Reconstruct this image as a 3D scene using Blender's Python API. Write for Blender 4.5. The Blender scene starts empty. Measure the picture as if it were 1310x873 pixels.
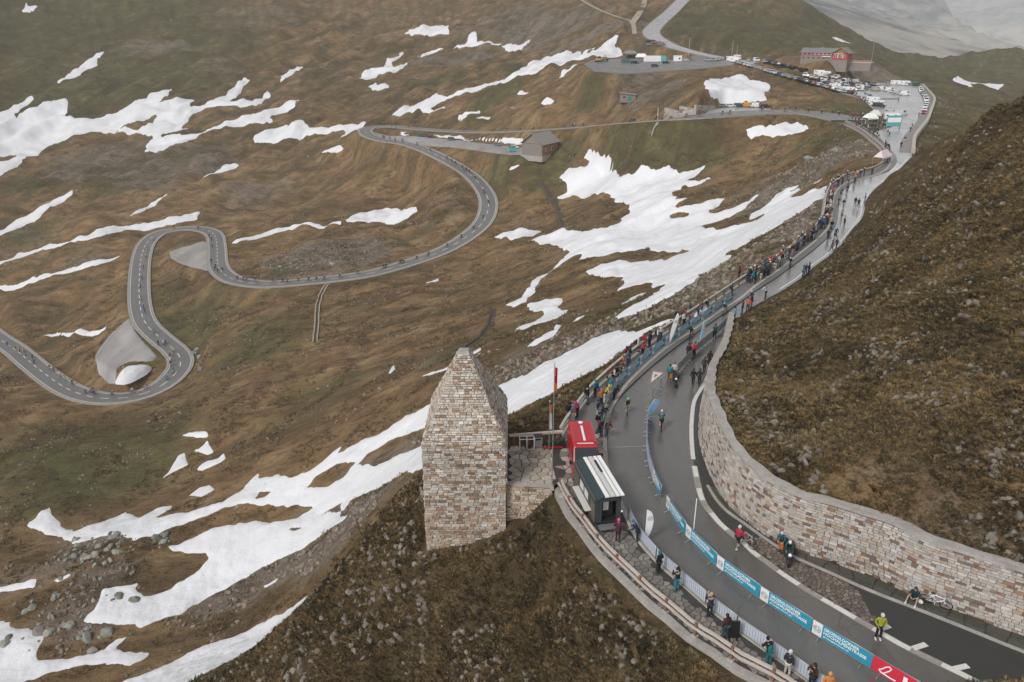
import bpy, bmesh, math, random
import numpy as np
from mathutils import Vector, Matrix
SC = bpy.context.scene
COL = SC.collection
R = math.radians
RNG = random.Random(7)

# ---------------------------------------------------------------- camera
CZ = 30.0                       # camera height above the main road (z = 0)
PITCH = R(22.0); FPX = 1000.0; PW, PH = 1310.0, 873.0
cam_d = bpy.data.cameras.new('camera'); cam = bpy.data.objects.new('camera', cam_d); COL.objects.link(cam)
cam.location = (0, 0, CZ); cam.rotation_euler = (R(90) - PITCH, 0, 0)
cam_d.sensor_width = 36.0; cam_d.lens = 36.0 * FPX / PW; cam_d.clip_start = 0.5; cam_d.clip_end = 30000
SC.camera = cam
# ---------------------------------------------------------------- world, sun, exposure
SUN_EL, SUN_AZ = R(44), R(222)      # azimuth measured from +Y towards +X
w = bpy.data.worlds.new('World'); SC.world = w; w.use_nodes = True
nt = w.node_tree; nt.nodes.clear()
sky = nt.nodes.new('ShaderNodeTexSky'); sky.sky_type = 'NISHITA'; sky.sun_disc = False
sky.sun_elevation = SUN_EL; sky.sun_rotation = SUN_AZ; sky.altitude = 2400; sky.dust_density = 4.0; sky.air_density = 1.0
hs = nt.nodes.new('ShaderNodeHueSaturation'); hs.inputs['Saturation'].default_value = 0.12
bg = nt.nodes.new('ShaderNodeBackground'); bg.inputs[1].default_value = 0.15
wo = nt.nodes.new('ShaderNodeOutputWorld')
nt.links.new(sky.outputs[0], hs.inputs['Color']); nt.links.new(hs.outputs[0], bg.inputs[0]); nt.links.new(bg.outputs[0], wo.inputs[0])
sd = bpy.data.lights.new('sun', 'SUN'); so = bpy.data.objects.new('sun', sd); COL.objects.link(so)
sd.energy = 2.0; sd.angle = R(16); sd.color = (1.0, 0.96, 0.90)
sdir = Vector((math.sin(SUN_AZ) * math.cos(SUN_EL), math.cos(SUN_AZ) * math.cos(SUN_EL), math.sin(SUN_EL)))
so.rotation_euler = sdir.to_track_quat('Z', 'Y').to_euler(); so.location = sdir * 200
vs = SC.view_settings; vs.view_transform = 'Standard'; vs.look = 'None'; vs.exposure = 0.32; vs.gamma = 1.0; vs.use_curve_mapping = False
SC.cycles.volume_step_rate = 4.0; SC.cycles.volume_bounces = 1
SC.cycles.max_bounces = 5; SC.cycles.diffuse_bounces = 2; SC.cycles.glossy_bounces = 2

# ---------------------------------------------------------------- helpers
CP, SP = math.cos(PITCH), math.sin(PITCH)
def rdir(u, v):
    x = (u - PW / 2) / FPX; yc = -(v - PH / 2) / FPX
    return np.array((x, CP + yc * SP, -SP + yc * CP))
def PZ(u, v, z=0.0):
    d = rdir(u, v); t = (z - CZ) / d[2]
    return np.array((d[0] * t, d[1] * t, z))
def PT(u, v, t):
    d = rdir(u, v); return np.array((d[0] * t, d[1] * t, CZ + d[2] * t))
def tag(o, label=None, cat=None, group=None, kind=None):
    if label: o['label'] = label
    if cat: o['category'] = cat
    if group: o['group'] = group
    if kind: o['kind'] = kind
    return o
def link(name, me, parent=None, loc=None, rz=None):
    o = bpy.data.objects.new(name, me); COL.objects.link(o)
    if parent: o.parent = parent
    if loc is not None: o.location = loc
    if rz is not None: o.rotation_euler = (0, 0, rz)
    return o
def empty(name, loc=(0, 0, 0), rz=0.0, **k):
    o = link(name, None, None, loc, rz); o.empty_display_size = 0.3
    return tag(o, **k)
def copy_tree(o, parent=None):
    c = o.copy(); COL.objects.link(c)
    if parent: c.parent = parent
    for ch in list(o.children): copy_tree(ch, c)
    return c
def mesh_np(name, V, F, mats=None, smooth=False, midx=None):
    me = bpy.data.meshes.new(name)
    V = np.asarray(V, dtype=np.float32); F = np.asarray(F, dtype=np.int32)
    k = F.shape[1]
    me.vertices.add(len(V)); me.vertices.foreach_set('co', V.ravel())
    me.loops.add(F.size); me.loops.foreach_set('vertex_index', F.ravel())
    me.polygons.add(len(F)); me.polygons.foreach_set('loop_start', np.arange(len(F), dtype=np.int32) * k)
    me.update(calc_edges=True)
    if mats:
        for m in (mats if isinstance(mats, (list, tuple)) else [mats]): me.materials.append(m)
    if midx is not None: me.polygons.foreach_set('material_index', np.asarray(midx, dtype=np.int32))
    me.polygons.foreach_set('use_smooth', np.full(len(F), smooth))
    return me
class MB:
    """collects shapes, then becomes ONE mesh"""
    def __init__(s): s.v = []; s.f = []; s.m = []
    def add(s, vs, fs, m=0):
        b = len(s.v); s.v += [tuple(p) for p in vs]; s.f += [tuple(i + b for i in f) for f in fs]; s.m += [m] * len(fs); return s
    def box(s, c, d, rz=0.0, m=0, M=None, taper=1.0):
        hx, hy, hz = d[0] / 2, d[1] / 2, d[2] / 2
        P = [Vector((x * hx * (taper if z > 0 else 1), y * hy * (taper if z > 0 else 1), z * hz)) for z in (-1, 1) for y in (-1, 1) for x in (-1, 1)]
        T = M if M is not None else Matrix.Translation(c) @ Matrix.Rotation(rz, 4, 'Z')
        return s.add([T @ p for p in P], [(0, 2, 3, 1), (4, 5, 7, 6), (0, 1, 5, 4), (2, 6, 7, 3), (0, 4, 6, 2), (1, 3, 7, 5)], m)
    def tube(s, pts, rad, n=6, m=0, cap=True):
        pts = [Vector(p) for p in pts]
        rr = rad if isinstance(rad, (list, tuple)) else [rad] * len(pts)
        b = len(s.v); L = len(pts)
        for i, p in enumerate(pts):
            t = (pts[min(i + 1, L - 1)] - pts[max(i - 1, 0)]).normalized()
            a = t.orthogonal().normalized() if i == 0 else (a - t * a.dot(t)).normalized()
            c = t.cross(a)
            for k in range(n):
                th = 2 * math.pi * k / n
                s.v.append(tuple(p + (a * math.cos(th) + c * math.sin(th)) * rr[i]))
        for i in range(L - 1):
            for k in range(n):
                s.f.append((b + i * n + k, b + i * n + (k + 1) % n, b + (i + 1) * n + (k + 1) % n, b + (i + 1) * n + k)); s.m.append(m)
        if cap:
            s.f.append(tuple(b + k for k in reversed(range(n)))); s.m.append(m)
            s.f.append(tuple(b + (L - 1) * n + k for k in range(n))); s.m.append(m)
        return s
    def ring(s, c, r, rad, axis='x', n=14, k=5, m=0):
        c = Vector(c); b = len(s.v)
        for i in range(n):
            th = 2 * math.pi * i / n
            if axis == 'x': e = Vector((0, math.cos(th), math.sin(th))); ax = Vector((1, 0, 0))
            elif axis == 'y': e = Vector((math.cos(th), 0, math.sin(th))); ax = Vector((0, 1, 0))
            else: e = Vector((math.cos(th), math.sin(th), 0)); ax = Vector((0, 0, 1))
            for j in range(k):
                ph = 2 * math.pi * j / k
                s.v.append(tuple(c + e * (r + rad * math.cos(ph)) + ax * rad * math.sin(ph)))
        for i in range(n):
            for j in range(k):
                s.f.append((b + i * k + j, b + i * k + (j + 1) % k, b + ((i + 1) % n) * k + (j + 1) % k, b + ((i + 1) % n) * k + j)); s.m.append(m)
        return s
    def ball(s, c, r, n=8, k=6, m=0, sx=1, sy=1, sz=1):
        c = Vector(c); b = len(s.v)
        for i in range(1, k):
            ph = math.pi * i / k
            for j in range(n):
                th = 2 * math.pi * j / n
                s.v.append((c.x + r * sx * math.sin(ph) * math.cos(th), c.y + r * sy * math.sin(ph) * math.sin(th), c.z + r * sz * math.cos(ph)))
        s.v.append((c.x, c.y, c.z + r * sz)); s.v.append((c.x, c.y, c.z - r * sz)); T = len(s.v) - 2
        for i in range(k - 2):
            for j in range(n):
                s.f.append((b + i * n + j, b + (i + 1) * n + j, b + (i + 1) * n + (j + 1) % n, b + i * n + (j + 1) % n)); s.m.append(m)
        for j in range(n):
            s.f.append((T, b + j, b + (j + 1) % n)); s.m.append(m)
            s.f.append((T + 1, b + (k - 2) * n + (j + 1) % n, b + (k - 2) * n + j)); s.m.append(m)
        return s
    def prism(s, prof, y0, y1, m=0, axis='y'):
        """profile of (x,z) pairs extruded along y"""
        n = len(prof); b = len(s.v)
        for y in (y0, y1):
            for (x, z) in prof: s.v.append((x, y, z) if axis == 'y' else (y, x, z))
        s.f.append(tuple(b + i for i in range(n))); s.m.append(m)
        s.f.append(tuple(b + n + i for i in reversed(range(n)))); s.m.append(m)
        for i in range(n):
            s.f.append((b + i, b + n + i, b + n + (i + 1) % n, b + (i + 1) % n)); s.m.append(m)
        return s
    def mesh(s, name, mats, smooth=False):
        me = bpy.data.meshes.new(name); me.from_pydata(s.v, [], s.f)
        for m in (mats if isinstance(mats, (list, tuple)) else [mats]): me.materials.append(m)
        me.polygons.foreach_set('material_index', s.m)
        if smooth: me.polygons.foreach_set('use_smooth', [True] * len(s.f))
        me.update()
        return me
    def build(s, name, mats, parent=None, loc=None, rz=None, smooth=False):
        return link(name, s.mesh(name, mats, smooth), parent, loc, rz)

# ---------------------------------------------------------------- numpy noise
_prm = np.random.RandomState(3).permutation(512)
_gr = np.random.RandomState(5).uniform(0, 2 * np.pi, 512)
_gx, _gy = np.cos(_gr), np.sin(_gr)
def perlin(x, y, seed=0):
    xi = np.floor(x).astype(np.int64); yi = np.floor(y).astype(np.int64)
    fx = x - xi; fy = y - yi
    def g(ix, iy, dx, dy):
        h = _prm[(_prm[(ix + seed * 17) & 511] + iy) & 511]
        return _gx[h] * dx + _gy[h] * dy
    u = fx * fx * fx * (fx * (fx * 6 - 15) + 10); v = fy * fy * fy * (fy * (fy * 6 - 15) + 10)
    a = g(xi, yi, fx, fy); b = g(xi + 1, yi, fx - 1, fy); c = g(xi, yi + 1, fx, fy - 1); d = g(xi + 1, yi + 1, fx - 1, fy - 1)
    return (a + u * (b - a)) * (1 - v) + (c + u * (d - c)) * v
def fbm(x, y, o=4, seed=0, gain=0.5):
    s = 0; a = 1.0
    for i in range(o):
        s = s + a * perlin(x * 2 ** i + 13.7 * i, y * 2 ** i + 7.1 * i, seed + i); a *= gain
    return s
def smooth(e0, e1, x):
    t = np.clip((x - e0) / (e1 - e0), 0, 1); return t * t * (3 - 2 * t)
def seg_dist(X, Y, pl, closed=False, chunk=60000):
    """nearest distance to a polyline (n,2+): returns distance, segment index, parameter"""
    pl = np.asarray(pl, float); A = pl[:, :2]
    B = np.roll(A, -1, 0) if closed else A[1:]
    if not closed: A = A[:-1]
    D = B - A; L2 = np.maximum((D ** 2).sum(1), 1e-9)
    n = len(X); dd = np.empty(n); ii = np.empty(n, int); tt = np.empty(n)
    for s in range(0, n, chunk):
        x = X[s:s + chunk, None]; y = Y[s:s + chunk, None]
        t = np.clip(((x - A[:, 0]) * D[:, 0] + (y - A[:, 1]) * D[:, 1]) / L2, 0, 1)
        q = (x - A[:, 0] - t * D[:, 0]) ** 2 + (y - A[:, 1] - t * D[:, 1]) ** 2
        k = q.argmin(1); r = np.arange(len(k))
        dd[s:s + chunk] = np.sqrt(q[r, k]); ii[s:s + chunk] = k; tt[s:s + chunk] = t[r, k]
    return dd, ii, tt
def inside(X, Y, poly):
    poly = np.asarray(poly, float); c = np.zeros(len(X), bool); n = len(poly)
    for i in range(n):
        x0, y0 = poly[i, :2]; x1, y1 = poly[(i + 1) % n, :2]
        if y0 == y1: continue
        k = ((y0 > Y) != (y1 > Y)); k &= X < (x1 - x0) * (Y - y0) / (y1 - y0) + x0
        c ^= k
    return c
def spline(pts, step):
    """Catmull-Rom through points (n,d), resampled about every STEP"""
    P = np.asarray(pts, float); out = []
    Q = np.vstack([2 * P[0] - P[1], P, 2 * P[-1] - P[-2]])
    for i in range(1, len(Q) - 2):
        a, b, c, d = Q[i - 1], Q[i], Q[i + 1], Q[i + 2]
        m = max(2, int(np.linalg.norm((c - b)[:2]) / step) + 1)
        for t in np.arange(m) / m:
            out.append(0.5 * ((2 * b) + (c - a) * t + (2 * a - 5 * b + 4 * c - d) * t * t + (3 * b - a - 3 * c + d) * t ** 3))
    out.append(P[-1]); return np.array(out)
def resample(P, step):
    P = np.asarray(P, float); s = np.r_[0, np.cumsum(np.linalg.norm(np.diff(P[:, :2], axis=0), axis=1))]
    n = max(2, int(round(s[-1] / step)) + 1); q = np.linspace(0, s[-1], n)
    return np.stack([np.interp(q, s, P[:, k]) for k in range(P.shape[1])], 1), q
def offset(P, d):
    """polyline (n,>=2) moved sideways: positive to its left"""
    P = np.asarray(P, float); T = np.gradient(P[:, :2], axis=0); T /= np.maximum(np.linalg.norm(T, axis=1), 1e-9)[:, None]
    Q = P.copy(); Q[:, 0] -= T[:, 1] * d; Q[:, 1] += T[:, 0] * d; return Q      # d: one number or one per point
# ================================================================ layout traced in photo pixels, turned into places on the ground
RAIL_PX = [(1040,912),(1015,893),(980,871),(946,854),(915,832),(884,813),(858,790),(832,769),(809,746.7),(791.6,730),(773,711.6),(757,692),(743.5,673),(730.5,656.6),(722,640),(716,628),
           (706,590),(713,562),(731,534),(751,508),(777,483),(806,459),(840,434),(885,405),(923,380),(943.5,366),(969,350.5),(1009,323),(1026,310),(1036,301),(1048,285),(1052,271),(1053.5,258),(1056,250),(1063,240),(1078,230),(1103,223),(1120,217.5),(1130,209),(1132,202),(1125,191),(1115,182),(1099,169),(1080,159.5)]
KERB_PX = [(1085,905),(1052,886),(1020,863),(1000,848),(954,816),(912,784),(877,752.5),(847,727),(816,692),(798,655),(784,621),(776,598),(774,576),(774,553),(779,530),(789,511),(803,491),(823,471),(840,456),(854,445),(880,428),(904,411),(925,396.5),(947,383),(968,365.5),(995,347),(1019,328.5),(1042,310),(1058,294),(1063.6,280),(1065,264),(1066.5,253),(1070,245),(1077,238),(1089,232),(1102,229.5),(1127,222),(1138,212),(1141,203),(1138,194),(1132,184),(1123,175),(1115,169),(1098,160.5),(1080,153.5)]
EDGE_R_PX = [(1300,906),(1250,873),(1206,851),(1179,838),(1151,824),(1125,809),(1082,784),(1058,770),(1038,758.5),(1017,745),(999,733),(981,719.5),(965,708),(952,695.5),(936,683),(921,670),(911,658),(901,645),(895,629),(890,606),(887,588),(885.5,574),(884.5,553),(885,537),(888,514),(897,497.5),(905,483),(912,469),(920,452),(928,432),(936,414),(947,405),(958,396),(980,383),(997,374),(1010,366),(1026,355),(1037,345),(1050,335),(1060,328),(1075,314),(1092,294),(1103,278),(1106,268),(1107,258),(1118,243),(1134,230),(1150,217),(1165,202)]
WALL_PX = [(1420,855),(1345,828),(1310,815),(1278,804),(1247,793),(1217,782),(1179,769),(1148,754),(1122,741),(1090,730),(1060,719),(1043,713.5),(1019,706),(997,696),(976,684),(958,670.5),(939,654),(926,640),(916,624.6),(905.5,603),(898.5,583),(893.5,560.5),(894,539),(897,515),(905,495),(914,474),(921,455),(926,432),(931,412)]
WALL_H = [3.6,3.6,3.6,3.6,3.6,3.6,3.6,3.6,3.7,3.7,3.7,3.7,3.6,3.6,3.6,3.6,3.7,3.8,3.9,4.0,4.0,3.9,3.6,3.2,2.8,2.4,2.0,1.4,1.0]
def pl0(px, z=0.0): return np.array([PZ(u, v, z) for u, v in px])
RAIL = spline(pl0(RAIL_PX), 1.2); KERB = spline(pl0(KERB_PX), 1.2); EDGE_R = spline(pl0(EDGE_R_PX), 1.2)
WALLB = spline(np.array([np.r_[PZ(u, v, 0)[:2], h] for (u, v), h in zip(WALL_PX, WALL_H)]), 1.0)   # x, y, height
# the bowl road: (u, v, z)
ROAD_PX = [(-60,398,-79),(-25,417,-76),(0,435,-74.4),(20,448,-73.5),(50,473,-72.4),(81,495,-71.3),(111,507,-70.3),(144,510.5,-69.4),(178,506,-68.4),(208,493,-67.4),(227,475,-66.5),(231,460,-65.8),(222,447,-65),(205,433,-64.1),(187,415,-63),(179.5,394,-61.8),(178,364,-60.2),(180.5,332,-58.4),(188,311,-57.2),(205,298,-56.4),(235,292.5,-55.6),(259,293.5,-55),(274,300.5,-54.6),(277.5,317,-54.2),(278.5,337,-53.7),(285,349.5,-53.3),(302,359,-52.9),(336,364,-52.1),(370,362.5,-51.4),(403,359.5,-50.7),(440,355.5,-49.9),(475,350,-49),(519,338,-47.5),(563,322.5,-45.6),(594,305.5,-43.6),(616,287,-41.2),(624,270,-38.6),(624,254,-35.6),(615,238,-32.2),(600,223,-28.8),(576,208,-25.2),(546,193,-22.6),(519,184,-22.1),(492,180,-22),(474,174.5,-21.9),(467,168,-21.8),(474,163.5,-21.7),(495,161.8,-21.3),(519,163.5,-21),(553,166.5,-20.4),(603,169,-19.2),(653,168.5,-16.8),(720,164.5,-12.4),(771,160.5,-8.8),(821,156,-4.8),(875,151.5,-1.8),(920,147.5,-.4),(971,144.3,0),(1011,143.7,0),(1040,145.5,0),(1062,149,0),(1085,154.5,0)]
ROAD = spline(np.array([PZ(u, v, z) for u, v, z in ROAD_PX]), 3.0)
_du = 655 + 1000 * ROAD[:, 0] / (ROAD[:, 1] * CP + (CZ - ROAD[:, 2]) * SP)
_ku = len(ROAD) - 1 - np.argmax((np.diff(_du, prepend=_du[0]) < 0)[::-1])       # the upper traverse is wider
WID = smooth(560, 930, _du) * (np.arange(len(ROAD)) > _ku)
TOP_PX = [(885,-30,60.5),(872,-8,53.5),(860,12,44),(845,28,34),(834,42,26.5),(845,53,21.5),(868,62,18.2),(900,70,15),(935,76,13)]
TOPROAD = spline(np.array([PT(u, v, t) for u, v, t in [(885,-12,660),(872,2,620),(858,16,575),(842,30,520),(833,42,480),(845,53,455),(868,62,440),(900,70,428),(940,77,418)]]), 4.0)
TRACK = spline(np.array([PT(u, v, t) for u, v, t in [(736,-4,640),(765,12,590),(790,22,550),(808,28,520),(812,44,470)]]), 4.0)
LANE = spline(np.array([PZ(u, v, z) for u, v, z in [(1128,126,.5),(1105,121,1.2),(1080,114,2.8),(1040,102,6),(1000,90.5,9.4),(960,80.5,12),(930,77,12.8)]]), 4.0)
LOT_PX = [(1138,203),(1136,193),(1130,181),(1133,172),(1142,163),(1139,157),(1134,149),(1118,141),(1108,132),(1098,121),(1110,110),(1123,106),(1150,106),(1176,106.5),(1184,116),(1193,129),(1189,143),(1184,156),(1176,168),(1169,178),(1167,190),(1166,202)]
UPLOT_PX = [(747,83,11),(760,91,10.3),(800,94.5,10),(850,92,10.2),(900,87,11.3),(940,81,12.6),(940,73,13.2),(880,76,13),(840,75,13),(800,74,13),(755,77,12.3)]
PAD1_PX = [(216,322),(232,316),(262,309),(272,318),(273,340),(264.5,349),(247,343),(228,336),(218,330)]
PAD2_PX = [(166,409),(173,425),(183,437),(201,455),(194,462),(165,462),(150,470),(146,482),(137,480),(124,470),(121,455),(128,443),(143,425)]
PAD3_PX = [(478,171),(500,173.5),(527,173.6),(559,176.6),(591,179.6),(619,183),(639,185.5),(672,189),(676,197),(653,198),(631,195.5),(599,191),(569,187.5),(540,184.5),(508,180.6),(490,178)]
PAD4_PX = [(900,149.6),(950,146.5),(990,144),(985,137),(930,136.5),(905,141)]      # lay-by under the snow patch by the small wall
def plane_pad(px, zs):
    """pad polygon from pixels; its z is a plane z = a + b u + c v fitted in pixel space through (u, v, z) samples"""
    S = np.array(zs, float); A = np.c_[np.ones(len(S)), S[:, 0], S[:, 1]]
    c = np.linalg.lstsq(A, S[:, 2], rcond=None)[0]
    return np.array([PZ(p[0], p[1], c[0] + c[1] * p[0] + c[2] * p[1]) for p in px])
LOT = pl0(LOT_PX)
UPLOT = np.array([PZ(*p) for p in UPLOT_PX])
PAD1 = plane_pad(PAD1_PX, [(216,322,-56.2),(264,312,-54.6),(264,349,-54.2),(230,337,-55.6)])
PAD2 = plane_pad(PAD2_PX, [(172,400,-62.6),(200,452,-65),(146,482,-66),(121,455,-65.2)])
PAD3 = plane_pad(PAD3_PX, [(490,178,-22.2),(540,184,-21.9),(600,190,-21.1),(653,197,-20.2),(527,174,-22.2),(619,183,-20.9),(672,190,-20)])
PAD4 = pl0(PAD4_PX, -.7)
# ---------------------------------------------------------------- height control points
def cp(lst):
    out = []
    for e in lst:
        u, v, k, val = e
        out.append(PZ(u, v, val) if k == 'z' else PT(u, v, val))
    return out
BASE = cp([
 # spur under the tower
 (549,699,'z',-4.8),(600,690,'z',-4.3),(650,664,'z',-2.7),(705,640,'z',-1.4),(520,640,'t',60),(535,614,'t',62),(470,700,'t',60.5),(390,780,'t',62.5),(356,808,'t',63.5),(322,837,'t',64.5),(262,873,'t',67),(170,925,'t',71),(60,985,'t',76),
 (470,716,'t',73),(390,806,'t',75),(322,865,'t',77),(250,905,'t',80),(170,955,'t',84),(430,752,'t',75),(470,702,'t',91),(390,786,'t',91),(322,845,'t',92),(240,885,'t',93),(532,640,'t',76),(510,665,'t',80),(505,650,'t',70),
 (600,750,'t',55),(700,760,'t',52),(700,873,'t',48.5),(600,873,'t',51),(450,873,'t',57),(300,893,'t',62),(740,700,'t',50),(780,740,'t',46.6),(820,873,'t',42.2),(850,842,'t',41),(920,875,'t',39.2),(700,960,'t',47),(500,960,'t',56),
 (560,600,'z',-3.5),(600,560,'z',-2.5),(620,560,'z',-1.5),
 # behind and below the spur
 (500,615,'z',-38),(540,597,'t',109),(400,700,'t',125),(250,800,'t',119),(100,860,'t',113),(390,755,'t',107),(200,864,'t',106),(330,808,'t',107),(40,930,'t',100),(450,650,'t',118),
 (590,500,'t',132),(650,512,'t',96),(655,533,'t',88),(700,500,'t',89),(750,485,'t',79),(650,450,'t',138),(720,445,'t',113),(780,420,'t',106),(840,405,'t',100),
 (560,440,'t',186),(500,500,'t',161),(450,600,'t',137),(400,520,'t',179),(300,600,'t',161),(300,500,'t',196),(200,620,'t',171),(120,720,'t',136),(0,690,'t',152),(0,600,'t',185),(0,530,'t',222),(100,560,'t',195),(200,550,'t',191),(0,800,'t',127),(-60,760,'t',140),
 (350,430,'t',226),(300,400,'t',251),(520,420,'t',212),(600,400,'t',208),(60,420,'t',281),(100,380,'t',304),(0,380,'t',312),(330,320,'t',316),(400,300,'t',322),(500,310,'t',298),(550,230,'t',362),(420,230,'t',392),(300,240,'t',396),(100,300,'t',348),(100,240,'t',396),(0,200,'t',442),(200,170,'t',462),(100,130,'t',502),(350,180,'t',442),(250,110,'t',522),(0,110,'t',522),
 (0,50,'t',572),(200,50,'t',592),(0,0,'t',622),(200,0,'t',662),(400,60,'t',602),(400,110,'t',532),(550,100,'t',512),(550,50,'t',622),(600,0,'t',722),(800,0,'t',762),(420,0,'t',692),(720,40,'t',585),(700,70,'t',520),(720,84,'t',432),(700,120,'t',388),(600,130,'t',432),(800,120,'t',352),(900,112,'t',322),(830,132,'t',322),
 (780,20,'t',640),(950,45,'t',500),(1000,8,'t',640),(960,-20,'t',690),(1050,40,'t',630),(1100,52,'t',690),(1180,76,'t',770),(1250,130,'t',460),(1310,100,'t',660),(1310,86,'t',820),(1200,100,'t',530),(1230,170,'t',345),(1205,215,'t',215),(1205,150,'t',318),(1310,140,'t',430),(1070,25,'t',700),(920,-5,'t',700),
 # the middle slopes
 (800,220,'z',-25.5),(800,300,'t',236),(700,300,'t',272),(700,230,'t',318),(760,190,'t',340),(600,190,'t',372),(900,190,'t',282),(850,260,'t',250),(1000,190,'t',258),(1000,250,'t',216),(950,300,'t',184),(900,350,'t',150),(1060,200,'t',226),(1040,265,'t',176),(850,380,'t',135),(700,360,'t',214),(750,400,'t',150),(980,215,'t',250),(690,195,'t',352),
 # bank under the restaurant
 (1020,85,'z',11.5),(1040,87,'z',11.2),(1065,89,'z',10.8),(1088,92,'z',9.8),(1060,72,'z',14.6),(1030,72,'z',14.6),(1100,76,'z',14.0),(1120,80,'z',13),(1112,92,'t',404),(1150,100,'t',445),(1090,100,'t',398),(1140,88,'t',440),
])
for P, st in ((ROAD, 9), (TOPROAD, 6), (LANE, 5), (TRACK, 8)): BASE += [p for p in P[::st]]
for P in (LOT, UPLOT, PAD1, PAD2, PAD3): BASE += [p for p in P[::2]]
BASE += [np.r_[p[:2], 0.0] for p in RAIL[::8] if p[1] > 30]
BASE += [np.r_[p[:2], 0.0] for p in EDGE_R[::8]]
for az, r, z in [(-44,40,-22),(-44,80,-42),(-44,140,-62),(-44,250,-74),(-44,350,-68),(-44,500,-8),(-44,700,80),(-44,1000,190),(-44,1500,300),(-20,1000,170),(-20,1500,300),(0,1000,160),(0,1500,260),(10,1000,130),(12,1500,180),(17,1050,60),(21,1000,0),(25,1100,-80),(32,1100,-120),(44,1000,-120),(44,600,-45),(44,300,-25),(20,1500,-120),(30,1500,-220),(44,1500,-240),(44,60,0),(44,30,0),(40,150,-8),(34,230,-14),(0,16,-22),(-20,16,-26),(20,16,-6),(44,16,-2),(-44,16,-28)]:
    BASE.append(np.array((math.sin(R(az)) * r, math.cos(R(az)) * r, z)))
HILL = cp([(1310,600,'t',42.3),(1310,400,'t',53),(1310,250,'t',66),(1310,137,'t',86),(1262,150,'t',92),(1200,183,'t',104),(1150,232,'t',124),(1125,262,'t',126),(1100,300,'t',118),(1050,345,'t',101),(1000,380,'t',91),(970,400,'t',84),(945,430,'t',77),
 (1100,400,'t',73.5),(1100,550,'t',50.3),(1200,480,'t',51),(1200,300,'t',74),(1000,480,'t',67),(1000,550,'t',55.5),(1050,450,'t',66),(1180,240,'t',98),(1250,200,'t',86),(1200,600,'t',44.5),(1050,580,'t',49.5),(1170,211,'t',150),(1160,206,'t',172)])
for p in WALLB[::4]:
    pass
WN = np.gradient(WALLB[:, :2], axis=0); WN /= np.linalg.norm(WN, axis=1)[:, None]; WN = np.c_[WN[:, 1], -WN[:, 0]]     # towards the hill
if (WN[10] @ np.array((1, .4))) < 0: WN = -WN
for k in range(0, len(WALLB), 5): HILL.append(np.array((*(WALLB[k, :2] + WN[k] * 1.0), WALLB[k, 2] - .15)))
for az, r, z in [(44,40,9),(44,60,15),(44,85,20),(38,110,18),(34,118,13),(30,130,6),(27,160,-6),(24.5,185,-10),(44,110,16),(44,160,-14),(38,160,-15),(32,180,-24),(28,220,-34),(38,240,-60),(30,300,-60),(44,25,4),(36,22,0)]:
    HILL.append(np.array((math.sin(R(az)) * r, math.cos(R(az)) * r, z)))
def tps_fit(P, lam):
    P = np.array(P); Q = np.c_[np.arctan2(P[:, 0], P[:, 1]), np.log(np.hypot(P[:, 0], P[:, 1]))]
    n = len(Q); D = np.linalg.norm(Q[:, None] - Q[None], axis=2)
    K = D ** 2 * np.log(D + 1e-9); K[np.arange(n), np.arange(n)] += lam
    A = np.zeros((n + 3, n + 3)); A[:n, :n] = K; A[:n, n] = 1; A[:n, n + 1:] = Q; A[n:, :n] = A[:n, n:].T
    s = np.linalg.solve(A, np.r_[P[:, 2], 0, 0, 0]); return Q, s
def tps_eval(fit, az, lr):
    Q, s = fit; n = len(Q); out = np.empty(len(az))
    for k in range(0, len(az), 20000):
        a = az[k:k + 20000, None] - Q[:, 0]; b = lr[k:k + 20000, None] - Q[:, 1]; d2 = a * a + b * b
        out[k:k + 20000] = (0.5 * d2 * np.log(d2 + 1e-18)) @ s[:n] + s[n] + s[n + 1] * az[k:k + 20000] + s[n + 2] * lr[k:k + 20000]
    return out
def dedupe(P, m=0.012):
    out = []
    for p in P:
        q = np.array((math.atan2(p[0], p[1]), math.log(math.hypot(p[0], p[1]))))
        if all(np.hypot(*(q - o)) > m for o, _ in out): out.append((q, p))
    return [p for _, p in out]
fitB = tps_fit(dedupe(BASE), 2e-4); fitH = tps_fit(dedupe(HILL), 2e-4)
# ---------------------------------------------------------------- the polar ground grid
NA = 760
AZ = np.radians(np.linspace(-45, 45, NA))
RR = np.concatenate([np.arange(15, 95, .25), 95 * np.exp(np.arange(0, math.log(700 / 95), .0043)), np.geomspace(705, 1500, 50)])
NR = len(RR)
ga = np.linspace(AZ[0], AZ[-1], 190); gl = np.linspace(math.log(RR[0]), math.log(RR[-1]), 420)
A2, L2 = np.meshgrid(ga, gl)
cB = tps_eval(fitB, A2.ravel(), L2.ravel()).reshape(A2.shape); cH = tps_eval(fitH, A2.ravel(), L2.ravel()).reshape(A2.shape)
def bil(c, az, lr):
    x = np.clip((az - ga[0]) / (ga[1] - ga[0]), 0, len(ga) - 1.001); y = np.clip((lr - gl[0]) / (gl[1] - gl[0]), 0, len(gl) - 1.001)
    i = x.astype(int); j = y.astype(int); fx = x - i; fy = y - j
    return (c[j, i] * (1 - fx) + c[j, i + 1] * fx) * (1 - fy) + (c[j + 1, i] * (1 - fx) + c[j + 1, i + 1] * fx) * fy
GA, GR = np.meshgrid(AZ, RR); gaz = GA.ravel(); gr_ = GR.ravel()
X = np.sin(gaz) * gr_; Y = np.cos(gaz) * gr_
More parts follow.
